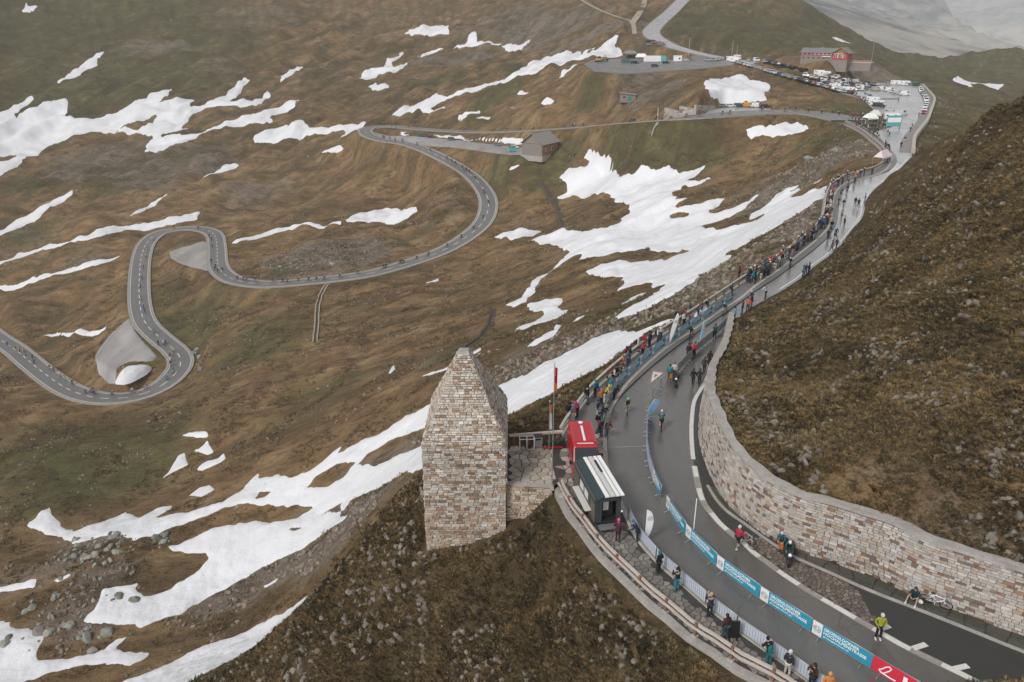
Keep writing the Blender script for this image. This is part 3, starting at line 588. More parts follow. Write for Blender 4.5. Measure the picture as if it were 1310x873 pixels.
# ---------------------------------------------------------------- snow patches: sheets that thicken inwards and dive under the ground at their rims
SNOW = [
 dict(p=[(34,2),(40,6),(49,9),(40,18),(20,22),(28,15)]),
 dict(p=[(217,26),(242,11),(243,12),(228,22),(218,28)]),
 dict(p=[(72,107),(91,92),(107,81),(124,68),(134,66),(123,80),(126,85),(111,90),(91,101),(75,108)]),
 dict(p=[(-40,165),(0,143),(20,134),(43,122),(42,126),(17,148),(20,149.5),(54,131),(79,126),(88,133),(82,149.5),(111,151),(134,148),(161,138),(188,126),(191,119),(220,114),(215,123),(201,132),(218,127),(235,126),(249,127),(242,136),(262,134),(289,123),(312,99),(321,102),(309,116),(292,130),(322,131),(343,116),(346,123),(329,136),(285,136),(262,139),(242,151),(232,164.5),(242,164.5),(218,170),(201,173),(235,173),(269,164.5),(295,154.5),(332,144),(369.5,129),(385,127),(376,138),(346,148),(350,158),(322,158),(289,161),(255,173),(235,183),(208,193),(185,195),(188,186),(195,176),(175,170),(141,171),(118,168),(94,173),(60,188),(27,208),(0,225),(-40,240)], h=[[(141,167),(168,158),(202,145),(188,158),(168,166)],[(-10,200),(14,199),(22,198),(12,205),(-10,207)]]),
 dict(p=[(323,176),(336,168),(366,160.5),(396,163.5),(440,159.5),(470,155.5),(466,160),(458,166),(437,176),(441,168),(400,172),(365,178),(326,183)]),
 dict(p=[(390,200),(418,192),(432,186),(442,190),(430,196),(410,196)]),
 dict(p=[(255,231),(279,216.5),(295.5,210),(307,212),(295.5,217),(279,222)]),
 dict(p=[(165,278),(188,265),(208,252),(223,245),(201,260),(178,273)]),
 dict(p=[(-30,312),(0,295),(27,279),(50,265),(77,252),(99,243.5),(81,259),(54,274),(50,281),(34,288),(0,301),(-30,318)]),
 dict(p=[(-30,345),(0,335),(24,324),(67,312),(111,302),(135,291),(160,289),(190,285),(235,275.5),(257,271),(252,281),(235,284),(215,288),(190,295),(160,294),(134,300),(107,309),(74,317),(40,325),(20,332),(0,339),(-30,349)]),
 dict(p=[(-30,369),(0,365.5),(34,359),(67,350.5),(101,340),(128,332),(153,327.5),(148,331),(121,340),(84,350.5),(44,362),(0,370),(-30,374)]),
 dict(p=[(45,433),(77,426),(101,421),(136,418),(134,422),(101,428),(67,431)]),
 dict(p=[(295,312),(301,307),(322,303),(346,295),(370,290),(400,285),(437,283),(437,288),(400,290),(370,294),(345,301),(322,307),(303,311)]),
 dict(p=[(442,284),(448,277),(475,270),(495,266),(512,269),(536,270),(522,279),(509,285.5),(469,285)]),
 dict(p=[(232,557),(242,553.5),(265,553),(267,559),(252,560.5)]),
 dict(p=[(243.5,577),(255,574),(265,564),(273,579),(266,582)]),
 dict(p=[(208,612),(218,600),(228,583),(236,579),(241,595),(222,604)]),
 dict(p=[(252,600),(259,593),(279,587),(286,580),(289.5,587),(275,595),(259,602)]),
 dict(p=[(241,635),(255,624),(269,620),(274,627),(262,634)]),
 dict(p=[(34,674),(50,656),(64,649),(67,657),(75,666),(76,674),(94,681),(128,669),(161,655.5),(181,661),(201,650.5),(222,645.5),(218,652),(201,662),(242,655.5),(285,642),(312,624),(329,607),(332,612),(359,605),(373,612),(396,603.5),(413,590),(430,575),(437,571),(428,585),(455,569),(472,559),(495,549),(519,532),(549,518),(600,500),(638,493),(670,481),(720,455),(771,428),(794,422),(799,426),(821,423),(858,407.5),(862,409),(858,412.6),(831,424),(798,448),(771,471),(747,485),(720,495),(690,512),(653,533),(600,562),(538,602),(502,615),(469,630),(435,644),(440,664),(417,681),(396,694),(380,706),(336,726),(302,745),(285.5,755),(249,775),(232,785),(201.5,795),(181,805),(168,815),(148,828.6),(160,835),(188,837),(180,845),(165,852),(134,849),(111,850),(67,859),(34,869),(10,885),(-30,890),(-30,790),(0,793),(13,795),(17,802),(50,808),(60,812),(50,828.6),(47,845),(67,845),(107,839),(134,830),(148,818.5),(178,805),(171,800),(107,795),(124,775),(134,755),(178,745),(174,753),(185,763),(215,755),(242,738),(269,714),(265,706),(218,706),(215,699),(255,684),(302,671),(329,664),(343,671),(370,666),(400,649),(380,645.5),(353,647),(332.5,649),(319,642),(305,644),(269,658),(232,672),(195,686),(158,695),(170,690),(155,683),(135,686),(94,696),(74,686)],
      h=[[(468.6,583),(502,561),(539,549),(557,551),(537,573),(505,582),(478,596),(458,594)],[(390,624),(403,610),(430,594),(455,592),(440,612),(420,622)],[(403,659),(440,643),(452,638),(440,653)],[(371,677),(393,672),(395,676),(380,679)],[(330,629),(349,628),(343,634),(325,640)]], rmin=74),
 dict(p=[(150,885),(158,873),(201,855),(252,830),(285,817),(336,795),(393,763),(398,774),(380,792),(350,818),(325,838),(290,860),(255,882),(225,900)], rmin=84),
 dict(p=[(336,750),(356,739.5),(353,745),(339,752)], rmin=74),
 dict(p=[(-20,756),(0,751),(47,741),(44,753),(0,758)]),
 dict(p=[(69,743),(87,734.5),(92,736),(74,745)]),
 dict(p=[(497,478),(504,466),(505.5,473),(499,479)]),
 dict(p=[(536,480),(556,475),(576,470),(574,473),(549,481)]),
 dict(p=[(599.6,454.6),(615,444.5),(615,448),(601,457)]),
 dict(p=[(544,362),(561,356),(561,359.5),(546,363)]),
 dict(p=[(630,303),(650,297),(670,292),(694,295),(680,303),(663,305)]),
 dict(p=[(708,253),(724,248),(727,244),(726,235.5),(712,227.6),(729,215),(751,213),(756,205),(747,200.5),(753,197),(764,191.5),(781,198.5),(785,205),(791.5,210),(781,215),(785,219.5),(794,226),(808,224),(818,216),(821,208.6),(828.5,212),(831,219.5),(840,219.5),(852,213),(856,212),(868.5,221),(882,219.5),(904,210),(900.5,216),(890,226),(880,230.5),(894,233),(908,228),(897,235),(882,239),(873.5,238),(861,245),(862,250),(867,252),(862,256.6),(878.6,253),(873.5,257),(862.6,264),(865,266.7),(884,262.5),(910.6,256),(929,253),(921,259),(905.5,272),(908,274),(922,272),(944,263),(964.5,250.7),(981,244),(968,252),(959,258),(955,267.5),(939,274),(917,283),(899,289),(900.5,293),(917,294),(944,288.5),(968,281),(993,271),(978,274),(958,281),(958,275),(971,269),(985,259),(990,252),(993,246.5),(1005,243),(1020,238),(1008,245.6),(1020,243),(1038.5,233),(1054.5,227.6),(1043.5,234),(1008,253),(1015,252),(1032,247),(1048.6,240.6),(1059,238),(1052,252),(1035,264),(1001.5,286),(968,304.5),(929,325),(929,326),(935,327.7),(918,342),(888,359),(861,377),(839,387),(813.7,401),(790,409),(788,407),(805,394),(830,381),(842,370.6),(850,364),(833.6,369),(836,361),(817,364),(790,372),(799,362),(796.5,355.5),(785,354.6),(770.5,355),(748.5,348),(756,344.5),(768,338),(791.5,333),(808,336),(828.5,334),(851,332),(867.5,325),(889,319),(864,322.6),(832,320.4),(824,318),(791.5,322.6),(764.5,328.5),(742.7,331),(743.5,326),(726,332),(711,344),(695.5,354.6),(687,365.5),(682,375),(675,381),(672,387),(657,394),(646,390),(658.5,385),(670,377),(677,367),(684.6,355.5),(699,350.4),(712,338.6),(729,322),(721,318),(689,310),(680,308),(690.5,302),(711,296),(722,292),(727.5,295),(751,296),(775,292),(793,286),(796,279),(804,273.5),(801.6,262.5),(786.5,257.5),(780.6,249),(764.6,249),(734,250.7),(712,253.6)],
      h=[[(858,276),(868,272),(880,273),(878,277),(868,279)]]),
 dict(p=[(675,389),(697,383),(721,382),(714,391.6),(727,398),(714,407),(690.5,414),(670,423),(657,425),(662,420),(685.5,411),(695.5,402.6),(690.5,398),(676,396)]),
 dict(p=[(672,444.6),(695.5,428),(709,423),(711,415),(718,417),(712,425),(702,434),(679,443)]),
 dict(p=[(731,412.7),(738,407),(750,403),(741,409)]),
 dict(p=[(795,389),(808,381),(827,374),(808,385),(796.5,390)]),
 dict(p=[(517,44),(524,38),(549,34),(563,32),(574,33),(574,44),(559,45),(539,46)]),
 dict(p=[(532,74),(546,66.5),(569,62),(549,70)]),
 dict(p=[(575,62),(596,57),(600,45),(608,40),(611,54),(630,55),(657,58),(680,50),(670,60),(658,66),(643,60),(610,59),(586,63)]),
 dict(p=[(457,100),(467,89),(492,86),(494,75.6),(511,72),(514,65.5),(517,69),(502,79),(502,86),(522,79),(517,87),(502,94),(482,96),(480,101)]),
 dict(p=[(471,111),(480,106),(499,111),(485,116)]),
 dict(p=[(497,149.5),(512,138),(546,126),(569,124),(593,114),(623,107.5),(663,91),(677,81),(704,72),(731,67),(744,70.5),(757,62),(761,60.5),(751,69),(771,57),(788,45),(791,47),(786,59),(794,62),(796,70.5),(784,74),(747,74.6),(720,84),(690,91),(667,97),(636.5,107.5),(603,119),(569,129),(549,138),(569,137),(569,140),(546,145),(522,144),(505.5,148)]),
 dict(p=[(714,101),(720,89),(739,82),(731,91),(719,99)]),
 dict(p=[(660,120),(680,116),(677,119),(663,122)]),
 dict(p=[(690,134),(700,124),(710,129),(704,134)]),
 dict(p=[(586,148),(600,143),(615,142),(596,149),(628,149.5),(626,153),(590,154)]),
 dict(p=[(638,140),(660,138),(658,140),(640,142)]),
 dict(p=[(647,215),(657,211),(667,212),(653,218)]),
 dict(p=[(549,172),(573,173.4),(591,174.5),(619,176),(645,176.2),(670.5,177.2),(668,185.5),(653,184),(637,182),(607,180),(583,177.6),(562,176)]),
 dict(p=[(901,107),(914,101),(937,97),(951,95),(957,101),(974,104),(986,109),(977,118),(983,129),(964,131),(944,133),(924,133.5),(917,128),(907,119)]),
 dict(p=[(943,167),(977,161),(991,161),(1004,156),(1021,155),(1034.6,163),(1018,171),(991,176),(967,175),(951,171)]),
 dict(p=[(1063,48),(1071,48.5),(1090,53.5),(1078,55)]),
 dict(p=[(1219,103),(1239.5,102),(1286.5,105),(1286.5,107.5),(1243,107),(1244.5,113.5),(1236,109)]),
 dict(p=[(358,104),(363,96),(380,84),(389,86),(373,97),(359,106)]),
]
SNOWED = np.zeros(NR * NA, bool)
for s in SNOW:
    rm = s.get('rmin', 0)
    poly = hits(s['p'], rm)[:, :2]; holes = [hits(h, rm)[:, :2] for h in s.get('h', [])]
    dist = np.hypot(*poly.mean(0))
    b0 = poly.min(0) - 4; b1 = poly.max(0) + 4
    k = np.where((X > b0[0]) & (X < b1[0]) & (Y > b0[1]) & (Y < b1[1]))[0]
    if len(k) < 6: continue
    d = np.full(len(k), 1e9); ins = np.zeros(len(k), bool)
    for q in [poly] + holes:
        d = np.minimum(d, seg_dist(X[k], Y[k], q, True, 20000)[0]); ins ^= inside(X[k], Y[k], q)
    d = np.where(ins, d, -d)
    ns = (fbm(X[k] / 7, Y[k] / 7, 4, 91) * 1.1 + fbm(X[k] / 1.8, Y[k] / 1.8, 3, 95) * .5) * min(1, dist / 260 + .25)
    wmax = d.max(); d = d + ns * np.clip(wmax / 5, .15, 1.0)
    th = np.clip(d * .28, -.7, .20) + .25 * smooth(2, 12, d)
    mask = np.zeros(NR * NA, bool); mask[k] = d > -1.5 - .012 * dist
    fq = GF[mask[GF].all(1)]
    if not len(fq): continue
    zz = np.full(NR * NA, np.nan); zz[k] = GZ[k] + th; SNOWED[k] |= th > -.12
    ids, inv = np.unique(fq, return_inverse=True)
    me = mesh_np('snow_patch', np.c_[X[ids], Y[ids], zz[ids]], inv.reshape(fq.shape), M_snow, smooth=True)
    tag(link('snow_patch', me), kind='structure')
# ================================================================ far plateau and mountains, haze
FAR = cp([(1060,26,'t',1600),(1120,42,'t',1600),(1180,58,'t',1600),(1240,72,'t',1600),(1310,88,'t',1600),(1400,108,'t',1600),(1000,8,'t',1600),
 (1060,16,'t',2500),(1120,36,'t',2500),(1190,50,'t',2600),(1262,62,'t',3100),(1310,76,'t',3200),(1400,98,'t',3300),
 (1000,-70,'t',4300),(1060,-40,'t',4400),(1100,-40,'t',4500),(1140,-22,'t',4500),(1165,-4,'t',4400),(1215,28,'t',3900),(1240,45,'t',3500),(1100,5,'t',3500),(1040,-5,'t',3300),(1180,30,'t',3400),
 (1180,-30,'t',8300),(1250,-40,'t',8300),(1310,-42,'t',8300),(1400,-46,'t',8300),(1250,25,'t',7000),(1330,30,'t',7000),(1400,25,'t',7000)])
for az, r, z in [(27,5200,-350),(30,4600,-350),(34,4500,-350),(24,5600,-200),(30,5800,-400),(36,5800,-400),(24,6000,-300),(44,4300,-400),(44,5600,-400),(10,1600,80),(10,2800,260),(10,5000,260),(10,8500,260),(44,9300,560),(20,9300,300),(36,8800,560),(40,8300,560),(38,9300,560)]:
    FAR.append(np.array((math.sin(R(az)) * r, math.cos(R(az)) * r, z)))
fitF = tps_fit(dedupe(FAR, .008), 1e-4)
fa = np.radians(np.linspace(12, 45, 240)); fr = np.geomspace(1460, 10900, 280)
FA, FR = np.meshgrid(fa, fr); z = tps_eval(fitF, FA.ravel(), np.log(FR.ravel()))
fx, fy = (np.sin(FA) * FR).ravel(), (np.cos(FA) * FR).ravel()
rid = np.abs(fbm((fx * .75 + fy * .66) / 380, (-fx * .66 + fy * .75) / 1300, 5, 71))
z = np.minimum(z, 560) + (.30 - rid) * 130 * smooth(3000, 3600, FR.ravel()) + fbm(fx / 300, fy / 300, 4, 72) * 10
n0 = (np.arange(279)[:, None] * 240 + np.arange(239)[None]).ravel(); F = np.stack([n0, n0 + 1, n0 + 241, n0 + 240], 1)
M_far = mat('far_mountain_rock', rough=.95, spec=.1); n = NT(M_far); P = n.pos()
f = n.noise(.004, 7, .68, n.vmap(P, (1.8, .5, .4), (0, 0, R(-41)))); hz = n.n('ShaderNodeSeparateXYZ'); n.l(P, hz.inputs[0])
c = n.mix(n.mapr(f, .38, .62), (.055, .062, .060), (.125, .132, .135)); c = n.mix(n.mapr(n.noise(.012, 6, .7, P), .45, .65, 0, .6), c, (.42, .40, .36))
pl = n.math('MULTIPLY', n.mapr(hz.outputs[2], 10, 60, 1, 0), n.mapr(n.noise(.006, 5, .6, P), .35, .55))
n.base(n.mix(pl, c, (.31, .29, .25))); n.bump(f, .6, 20)
tag(link('far_mountains', mesh_np('far_mountains', np.c_[fx, fy, z], F, M_far, True)), kind='structure')
mh = bpy.data.materials.new('haze'); mh.use_nodes = True; t = mh.node_tree; t.nodes.clear()
pv = t.nodes.new('ShaderNodeVolumePrincipled'); pv.inputs['Density'].default_value = HAZE = .00013; pv.inputs['Color'].default_value = (.95, .965, .99, 1)
mo = t.nodes.new('ShaderNodeOutputMaterial'); t.links.new(pv.outputs[0], mo.inputs['Volume'])
mb = MB(); top = 640; bot = -640; mb.box((0, 4800, (top + bot) / 2), (18000, 12200, top - bot)); o = mb.build('haze', mh); o['kind'] = 'stuff'
# ================================================================ roads, pavements, markings
from mathutils.geometry import tessellate_polygon
def sheet(name, poly, z, m, skirt=0.0, parent=None):
    """flat polygon sheet (poly n x 2 or n x 3); z None keeps the polygon's own heights"""
    P = [Vector((p[0], p[1], z if z is not None else p[2])) for p in poly]
    tr = tessellate_polygon([[Vector((q.x, q.y, 0)) for q in P]])
    mb = MB(); 
    fs = []
    for t in tr:
        a, b, c = (P[i] for i in t)
        nz = (b.x - a.x) * (c.y - a.y) - (b.y - a.y) * (c.x - a.x)
        fs.append(tuple(t) if nz > 0 else tuple(reversed(t)))
    mb.add(P, fs)
    if skirt:
        n = len(P); mb.add(P + [q - Vector((0, 0, skirt)) for q in P], [(i, i + n, (i + 1) % n + n, (i + 1) % n) for i in range(n)])
    return mb.build(name, m, parent)
def ribbon(P, o0, o1, z0, lift=0.0, drop=0.0):
    """quads between two offsets of a polyline; P n x 3 (z0 None) or n x 2"""
    A = offset(P, o0); B = offset(P, o1); za = (A[:, 2] if z0 is None else np.full(len(A), z0)) + lift
    V = np.vstack([np.c_[A[:, :2], za], np.c_[B[:, :2], za]]); n = len(A)
    F = [(i, i + n, i + n + 1, i + 1) for i in range(n - 1)]
    if drop:
        V = np.vstack([V, V - np.array((0, 0, drop))])
        F += [(i + 2 * n, i, i + 1, i + 2 * n + 1) for i in range(n - 1)] + [(i + n, i + 3 * n, i + 3 * n + 1, i + n + 1) for i in range(n - 1)]
        F += [(0, 2 * n, 3 * n, n), (n - 1, 2 * n - 1, 4 * n - 1, 3 * n - 1)]
    return V, np.array(F)
def strip(name, P, o0, o1, z0, m, lift=0.0, drop=0.0, kind='structure', parent=None):
    V, F = ribbon(P, o0, o1, z0, lift, drop)
    o = link(name, mesh_np(name, V, F, m), parent)
    return tag(o, kind=kind) if kind else o
def dashes(P, step, length, hw, lift, mb, off=0.0, z0=None, drop=.0):
    Q, s = resample(offset(P, off) if off else P, .5)
    L = s[-1]; a = 0.0
    while a + length < L:
        i0 = int(a / (s[1])); i1 = int((a + length) / s[1])
        V, F = ribbon(Q[i0:i1 + 1], hw, -hw, z0, lift)
        mb.add(V.tolist(), F.tolist()); a += step
# the main road, its junction and the lot in one level sheet
J1 = [tuple(PZ(u, v)[:2]) for u, v in [(1080,153.5),(1092,157),(1105,150.5),(1120,153),(1134,157)]]
road_poly = [tuple(p[:2]) for p in KERB] + [tuple(p[:2]) for p in EDGE_R[::-1]]
# drop the far end where the upper road joins: handled by its own ribbon
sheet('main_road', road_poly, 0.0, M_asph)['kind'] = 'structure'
o = sheet('car_park', [tuple(p) for p in LOT], .012, M_lot); o['kind'] = 'structure'
o = sheet('junction', [tuple(PZ(u, v)[:2]) for u, v in [(1118,170.5),(1126,176),(1134,185),(1140,195),(1146,205),(1152,212),(1164,203),(1166,190),(1160,172),(1146,162),(1128,166)]], .006, M_lot); o['kind'] = 'structure'
strip('parking_lane', LANE, 8.6, -8.6, None, M_lot, .05, .6)
def drape(name, poly, m, th=.10, soft=.5):
    """surface that follows the ground inside an outline"""
    poly = np.asarray(poly, float)[:, :2]; b0 = poly.min(0) - 8; b1 = poly.max(0) + 8
    k = np.where((X > b0[0]) & (X < b1[0]) & (Y > b0[1]) & (Y < b1[1]))[0]
    d, _, _ = seg_dist(X[k], Y[k], poly, True, 20000); d = np.where(inside(X[k], Y[k], poly), d, -d)
    mask = np.zeros(NR * NA, bool); mask[k] = d > -4
    fq = GF[mask[GF].all(1)]; zz = np.zeros(NR * NA); zz[k] = GZ[k] + np.clip(d * soft, -.8, th)
    ids, inv = np.unique(fq, return_inverse=True)
    return tag(link(name, mesh_np(name, np.c_[X[ids], Y[ids], zz[ids]], inv.reshape(fq.shape), m, smooth=True)), kind='structure')
drape('upper_yard', UPLOT, M_asph_far, .14); drape('gravel_pad', PAD1, M_pad); drape('gravel_pad', PAD2, M_pad); drape('parking_strip', PAD3, M_pad); drape('lay_by', PAD4, M_lot)
# bowl road
NR0 = len(ROAD)
HW = 3.3 + 2.6 * WID
strip('mountain_road', ROAD, HW, -HW, None, M_asph_far, .12)
strip('road_shoulder', ROAD, HW + .65, HW, None, M_shoulder, .16, .5); strip('road_shoulder', ROAD, -HW, -HW - .65, None, M_shoulder, .16, .5)
mb = MB(); dashes(ROAD, 6.0, 3.0, .13, .126, mb); o = mb.build('lane_marking', M_paint); o['kind'] = 'structure'
mb = MB(); dashes(ROAD, 900, 890, .09, .126, mb, 3.0); dashes(ROAD, 900, 890, .09, .126, mb, -3.0); o = mb.build('edge_line', M_paint); o['kind'] = 'structure'
strip('summit_road', TOPROAD, 4.8, -4.8, None, M_lot, .12); strip('road_shoulder', TOPROAD, 5.6, 4.8, None, M_shoulder, .15, .6); strip('road_shoulder', TOPROAD, -4.8, -5.6, None, M_shoulder, .15, .6)
strip('dirt_track', TRACK, 1.5, -1.5, None, M_track, .1)
strip('dirt_track', np.array([HIT(u, v) + (0, 0, .05) for u, v in [(826,-4),(823,8),(816,20),(809,30)]]), 2.2, -2.2, None, M_track, .1)
# kerb along the walkway
strip('kerb', KERB, .16, -.16, .14, M_kerb, 0, .2)
# verge between the edge line and the wall
wb = [tuple(p) for p in WALLB[:, :2]]
er = [tuple(p[:2]) for p in EDGE_R if p[1] < WALLB[-1, 1]]
sheet('verge', [tuple(p) for p in (er + wb[::-1])], .004, M_asph_dark)['kind'] = 'structure'
GUT_PX = [(905,622),(916,640),(930,655),(950,669),(974.5,687),(1000,704),(1019,715),(1060,733),(1102,752),(1140.5,767.5),(1183,784),(1226,801),(1263,816),(1310,835),(1400,866)]
GUT = spline(pl0(GUT_PX), 1.0)
strip('gutter_kerb', GUT, .09, -.09, .09, M_conc, 0, .12)
COB = [tuple(PZ(u, v)[:2]) for u, v in [(889,592),(896,620),(903,636),(913,655),(924,669),(939,682),(955,695),(968,706),(984,718),(1002,731),(1020,744),(1041,757),(1061,769),(1085,782.5),(1110,798),(1116,799),(1119,790),(1109.6,770.5),(1102,757),(1072,739.5),(1060,735),(1019,717),(1000,706),(974.5,689),(950,671),(930,657),(916,642),(905,624),(897,598)]]
o = sheet('cobbled_verge', COB, .010, M_joint); o['kind'] = 'structure'
# painted lines
mb = MB()
E2 = EDGE_R[(EDGE_R[:, 1] < PZ(916, 460)[1])]
split = PZ(887, 590)[1]
solid = E2[E2[:, 1] > split]; dash = E2[E2[:, 1] <= split]
V, F = ribbon(solid, .16, -.16, None, .014); mb.add(V.tolist(), F.tolist())
dashes(dash[::-1], 3.15, 1.75, .17, .014, mb, 0.0)
o = mb.build('edge_line', M_paint); o['kind'] = 'structure'
strip('joint_band', dash, .22, -.22, None, M_shoulder, .011)
mb = MB()
for a, b in (((1168,830),(1185,824.5)),((1221,856),(1238.5,852)),((1124,806),(1138,801))):
    p, q = PZ(*a), PZ(*b); d = (q - p)[:2]; L = np.hypot(*d); V, F = ribbon(np.array([p, q]), .16, -.16, None, .016); mb.add(V.tolist(), F.tolist())
o = mb.build('bay_marking', M_paint); o['kind'] = 'structure'
# far right edge line and left edge line further up, centre line traces
E3 = EDGE_R[(EDGE_R[:, 1] > PZ(1000, 373)[1])]
strip('edge_line', E3, .55, .35, None, M_paint, .014)
# warning triangle painted on the road: red rim, white field, dark mark
T3 = [PZ(u, v)[:2] for u, v in ((831,492),(835,474.5),(850,477))]; cen = sum(T3) / 3
def tri(name, f, z, m): o = sheet(name, [tuple(cen + (p - cen) * f) for p in T3], z, m); o['kind'] = 'structure'; return o
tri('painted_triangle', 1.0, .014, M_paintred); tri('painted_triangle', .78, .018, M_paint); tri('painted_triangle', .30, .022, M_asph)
mb = MB(); V, F = ribbon(np.array([PZ(776, 573), PZ(829, 571)]), .06, -.06, None, .012); mb.add(V.tolist(), F.tolist()); o = mb.build('road_joint', M_shoulder); o['kind'] = 'structure'
# ---------------------------------------------------------------- pieces: voronoi paving
def clip(poly, p, nrm):
    out = []; n = len(poly)
    for i in range(n):
        a, b = poly[i], poly[(i + 1) % n]; da = (a - p) @ nrm; db = (b - p) @ nrm
        if da <= 0: out.append(a)
        if da * db < 0: out.append(a + (b - a) * (da / (da - db)))
    return out
def voronoi_cells(poly, size, seed, gap=.035, jitter=.42):
    rs = np.random.RandomState(seed); poly = np.asarray(poly, float)[:, :2]
    b0, b1 = poly.min(0) - size, poly.max(0) + size
    nx, ny = int((b1[0] - b0[0]) / size) + 1, int((b1[1] - b0[1]) / size) + 1
    gx, gy = np.meshgrid(np.arange(nx), np.arange(ny))
    S = np.stack([gx + .5 * (gy % 2) + rs.uniform(-jitter, jitter, gx.shape), gy + rs.uniform(-jitter, jitter, gx.shape)], -1) * size + b0
    flat = S.reshape(-1, 2); d, _, _ = seg_dist(flat[:, 0], flat[:, 1], poly, True); ins = inside(flat[:, 0], flat[:, 1], poly)
    out = []
    for k in np.where(ins & (d > size * .28))[0]:
        c = flat[k]; cell = [c + np.array(q) * size * 1.4 for q in ((-1, -1), (1, -1), (1, 1), (-1, 1))]
        near = flat[(np.abs(flat - c).max(1) < size * 2.6)]
        for q in near:
            v = q - c; L = np.hypot(*v)
            if L < 1e-6: continue
            cell = clip(cell, c + v / L * (L / 2 - gap / 2), v / L)
            if len(cell) < 3: break
        if len(cell) >= 3: out.append((c, np.array(cell)))
    return out
def slab_mesh(cell, c, z, th, tilt, mb, bev=.025):
    m = cell.mean(0); n = len(cell)
    top = [(p[0] + (m[0] - p[0]) * bev * 2, p[1] + (m[1] - p[1]) * bev * 2, z + tilt * ((p[0] - m[0]) + .6 * (p[1] - m[1]))) for p in cell]
    bot = [(p[0], p[1], z - th) for p in cell]
    mb.add(top + bot, [tuple(range(n))] + [(i, i + n, (i + 1) % n + n, (i + 1) % n) for i in range(n)])
def set_tone(me, cols, counts):
    ca = me.color_attributes.new('tone', 'FLOAT_COLOR', 'POINT')
    ca.data.foreach_set('color', np.repeat(np.c_[np.array(cols), np.ones(len(cols))], counts, axis=0).astype(np.float32).ravel())
def paving(poly, size, seed, z, parent, name, tones, near_first, limit=300, gap=.035, th=.05, mass='paving'):
    cells = voronoi_cells(poly, size, seed, gap); rs = random.Random(seed)
    cells.sort(key=lambda c: near_first(c[0]))
    mbm = MB(); cols = []; cnt = []
    for i, (c, cell) in enumerate(cells):
        t = rs.choice(tones); f = rs.uniform(.75, 1.2); t = tuple(x * f for x in t); zz = z + rs.uniform(-.012, .012); tl = rs.uniform(-.03, .03)
        if i < limit:
            mb = MB(); slab_mesh(cell - c, c * 0, 0, th, tl, mb); o = mb.build(name, M_stone_o, parent, (c[0], c[1], zz)); o.color = (*t, 1)
        else:
            b = len(mbm.v); slab_mesh(cell, c, zz, th, tl, mbm); cols.append(t); cnt.append(len(mbm.v) - b)
    if mbm.v:
        o = mbm.build(mass, M_stone_a, parent); set_tone(o.data, cols, cnt); o['kind'] = 'stuff'
dcam = lambda c: math.hypot(c[0], c[1])
# walkway: one low body along the whole road with its paving
wy = [tuple(p[:2]) for p in RAIL] + [tuple(p[:2]) for p in offset(KERB, .16)[::-1]]
walk = sheet('walkway', wy, .115, M_joint, .25); walk['kind'] = 'structure'
near_w = [tuple(PZ(u, v)[:2]) for u, v in [(716,630),(722,641),(731,657),(744,673),(758,692),(774,711.5),(793,730),(833,769),(885,813),(947,854),(1000,884),(1030,872),(1000,848+9),(954,826),(912,794),(863,752),(837,725),(822,707),(807,687),(793,663),(770,640),(745,625)]]
paving(near_w, .37, 11, .135, walk, 'paving_stone', [(.20, .19, .175), (.24, .23, .21), (.28, .265, .24), (.17, .165, .155)], dcam, 300)
far_w = offset(RAIL, -1.5)
k0 = np.argmin(np.abs(far_w[:, 1] - PZ(760, 510)[1]) + (far_w[:, 1] < 50) * 1e3)
V, F = ribbon(RAIL[k0 - 8:, :], -.25, -2.6, .128); link('walkway_surface', mesh_np('walkway_surface', V, F, M_asph_far), walk)
# gutter slabs along the wall foot
n_s = 0
gp, gs = resample(GUT, .95); dW = lambda p: WALLB[np.argmin(np.hypot(WALLB[:, 0] - p[0], WALLB[:, 1] - p[1])), :2]
gutter = strip('gutter', GUT, .0, .9, .02, M_joint); rs = random.Random(4)
for i in range(len(gp) - 1):
    a, b = gp[i, :2], gp[i + 1, :2]; a2, b2 = dW(a), dW(b)
    if np.hypot(*(a - a2)) < .35: continue
    for (s0, s1) in ((.1, .5), (.53, .97)):
        q = [a + (a2 - a) * s0, b + (b2 - b) * s0, b + (b2 - b) * s1, a + (a2 - a) * s1]; q = np.array(q); m = q.mean(0); q = m + (q - m) * .93 + np.array([[rs.uniform(-.03, .03), rs.uniform(-.03, .03)] for _ in range(4)])
        mb = MB(); slab_mesh(q - m, m, 0, .04, rs.uniform(-.02, .04), mb, .02)
        o = mb.build('gutter_slab', M_stone_o, gutter, (m[0], m[1], .05 + rs.uniform(-.008, .008))); f = rs.uniform(.7, 1.25); o.color = (.055 * f, .066 * f, .058 * f, 1)
cobv = bpy.data.objects['cobbled_verge']
paving([p for p in COB if p[1] < PZ(960, 700)[1] + 2], .27, 21, .026, cobv, 'cobble', [(.15, .125, .105), (.19, .165, .14), (.22, .19, .16), (.13, .11, .10)], dcam, 260, .04, .04, 'cobbles')
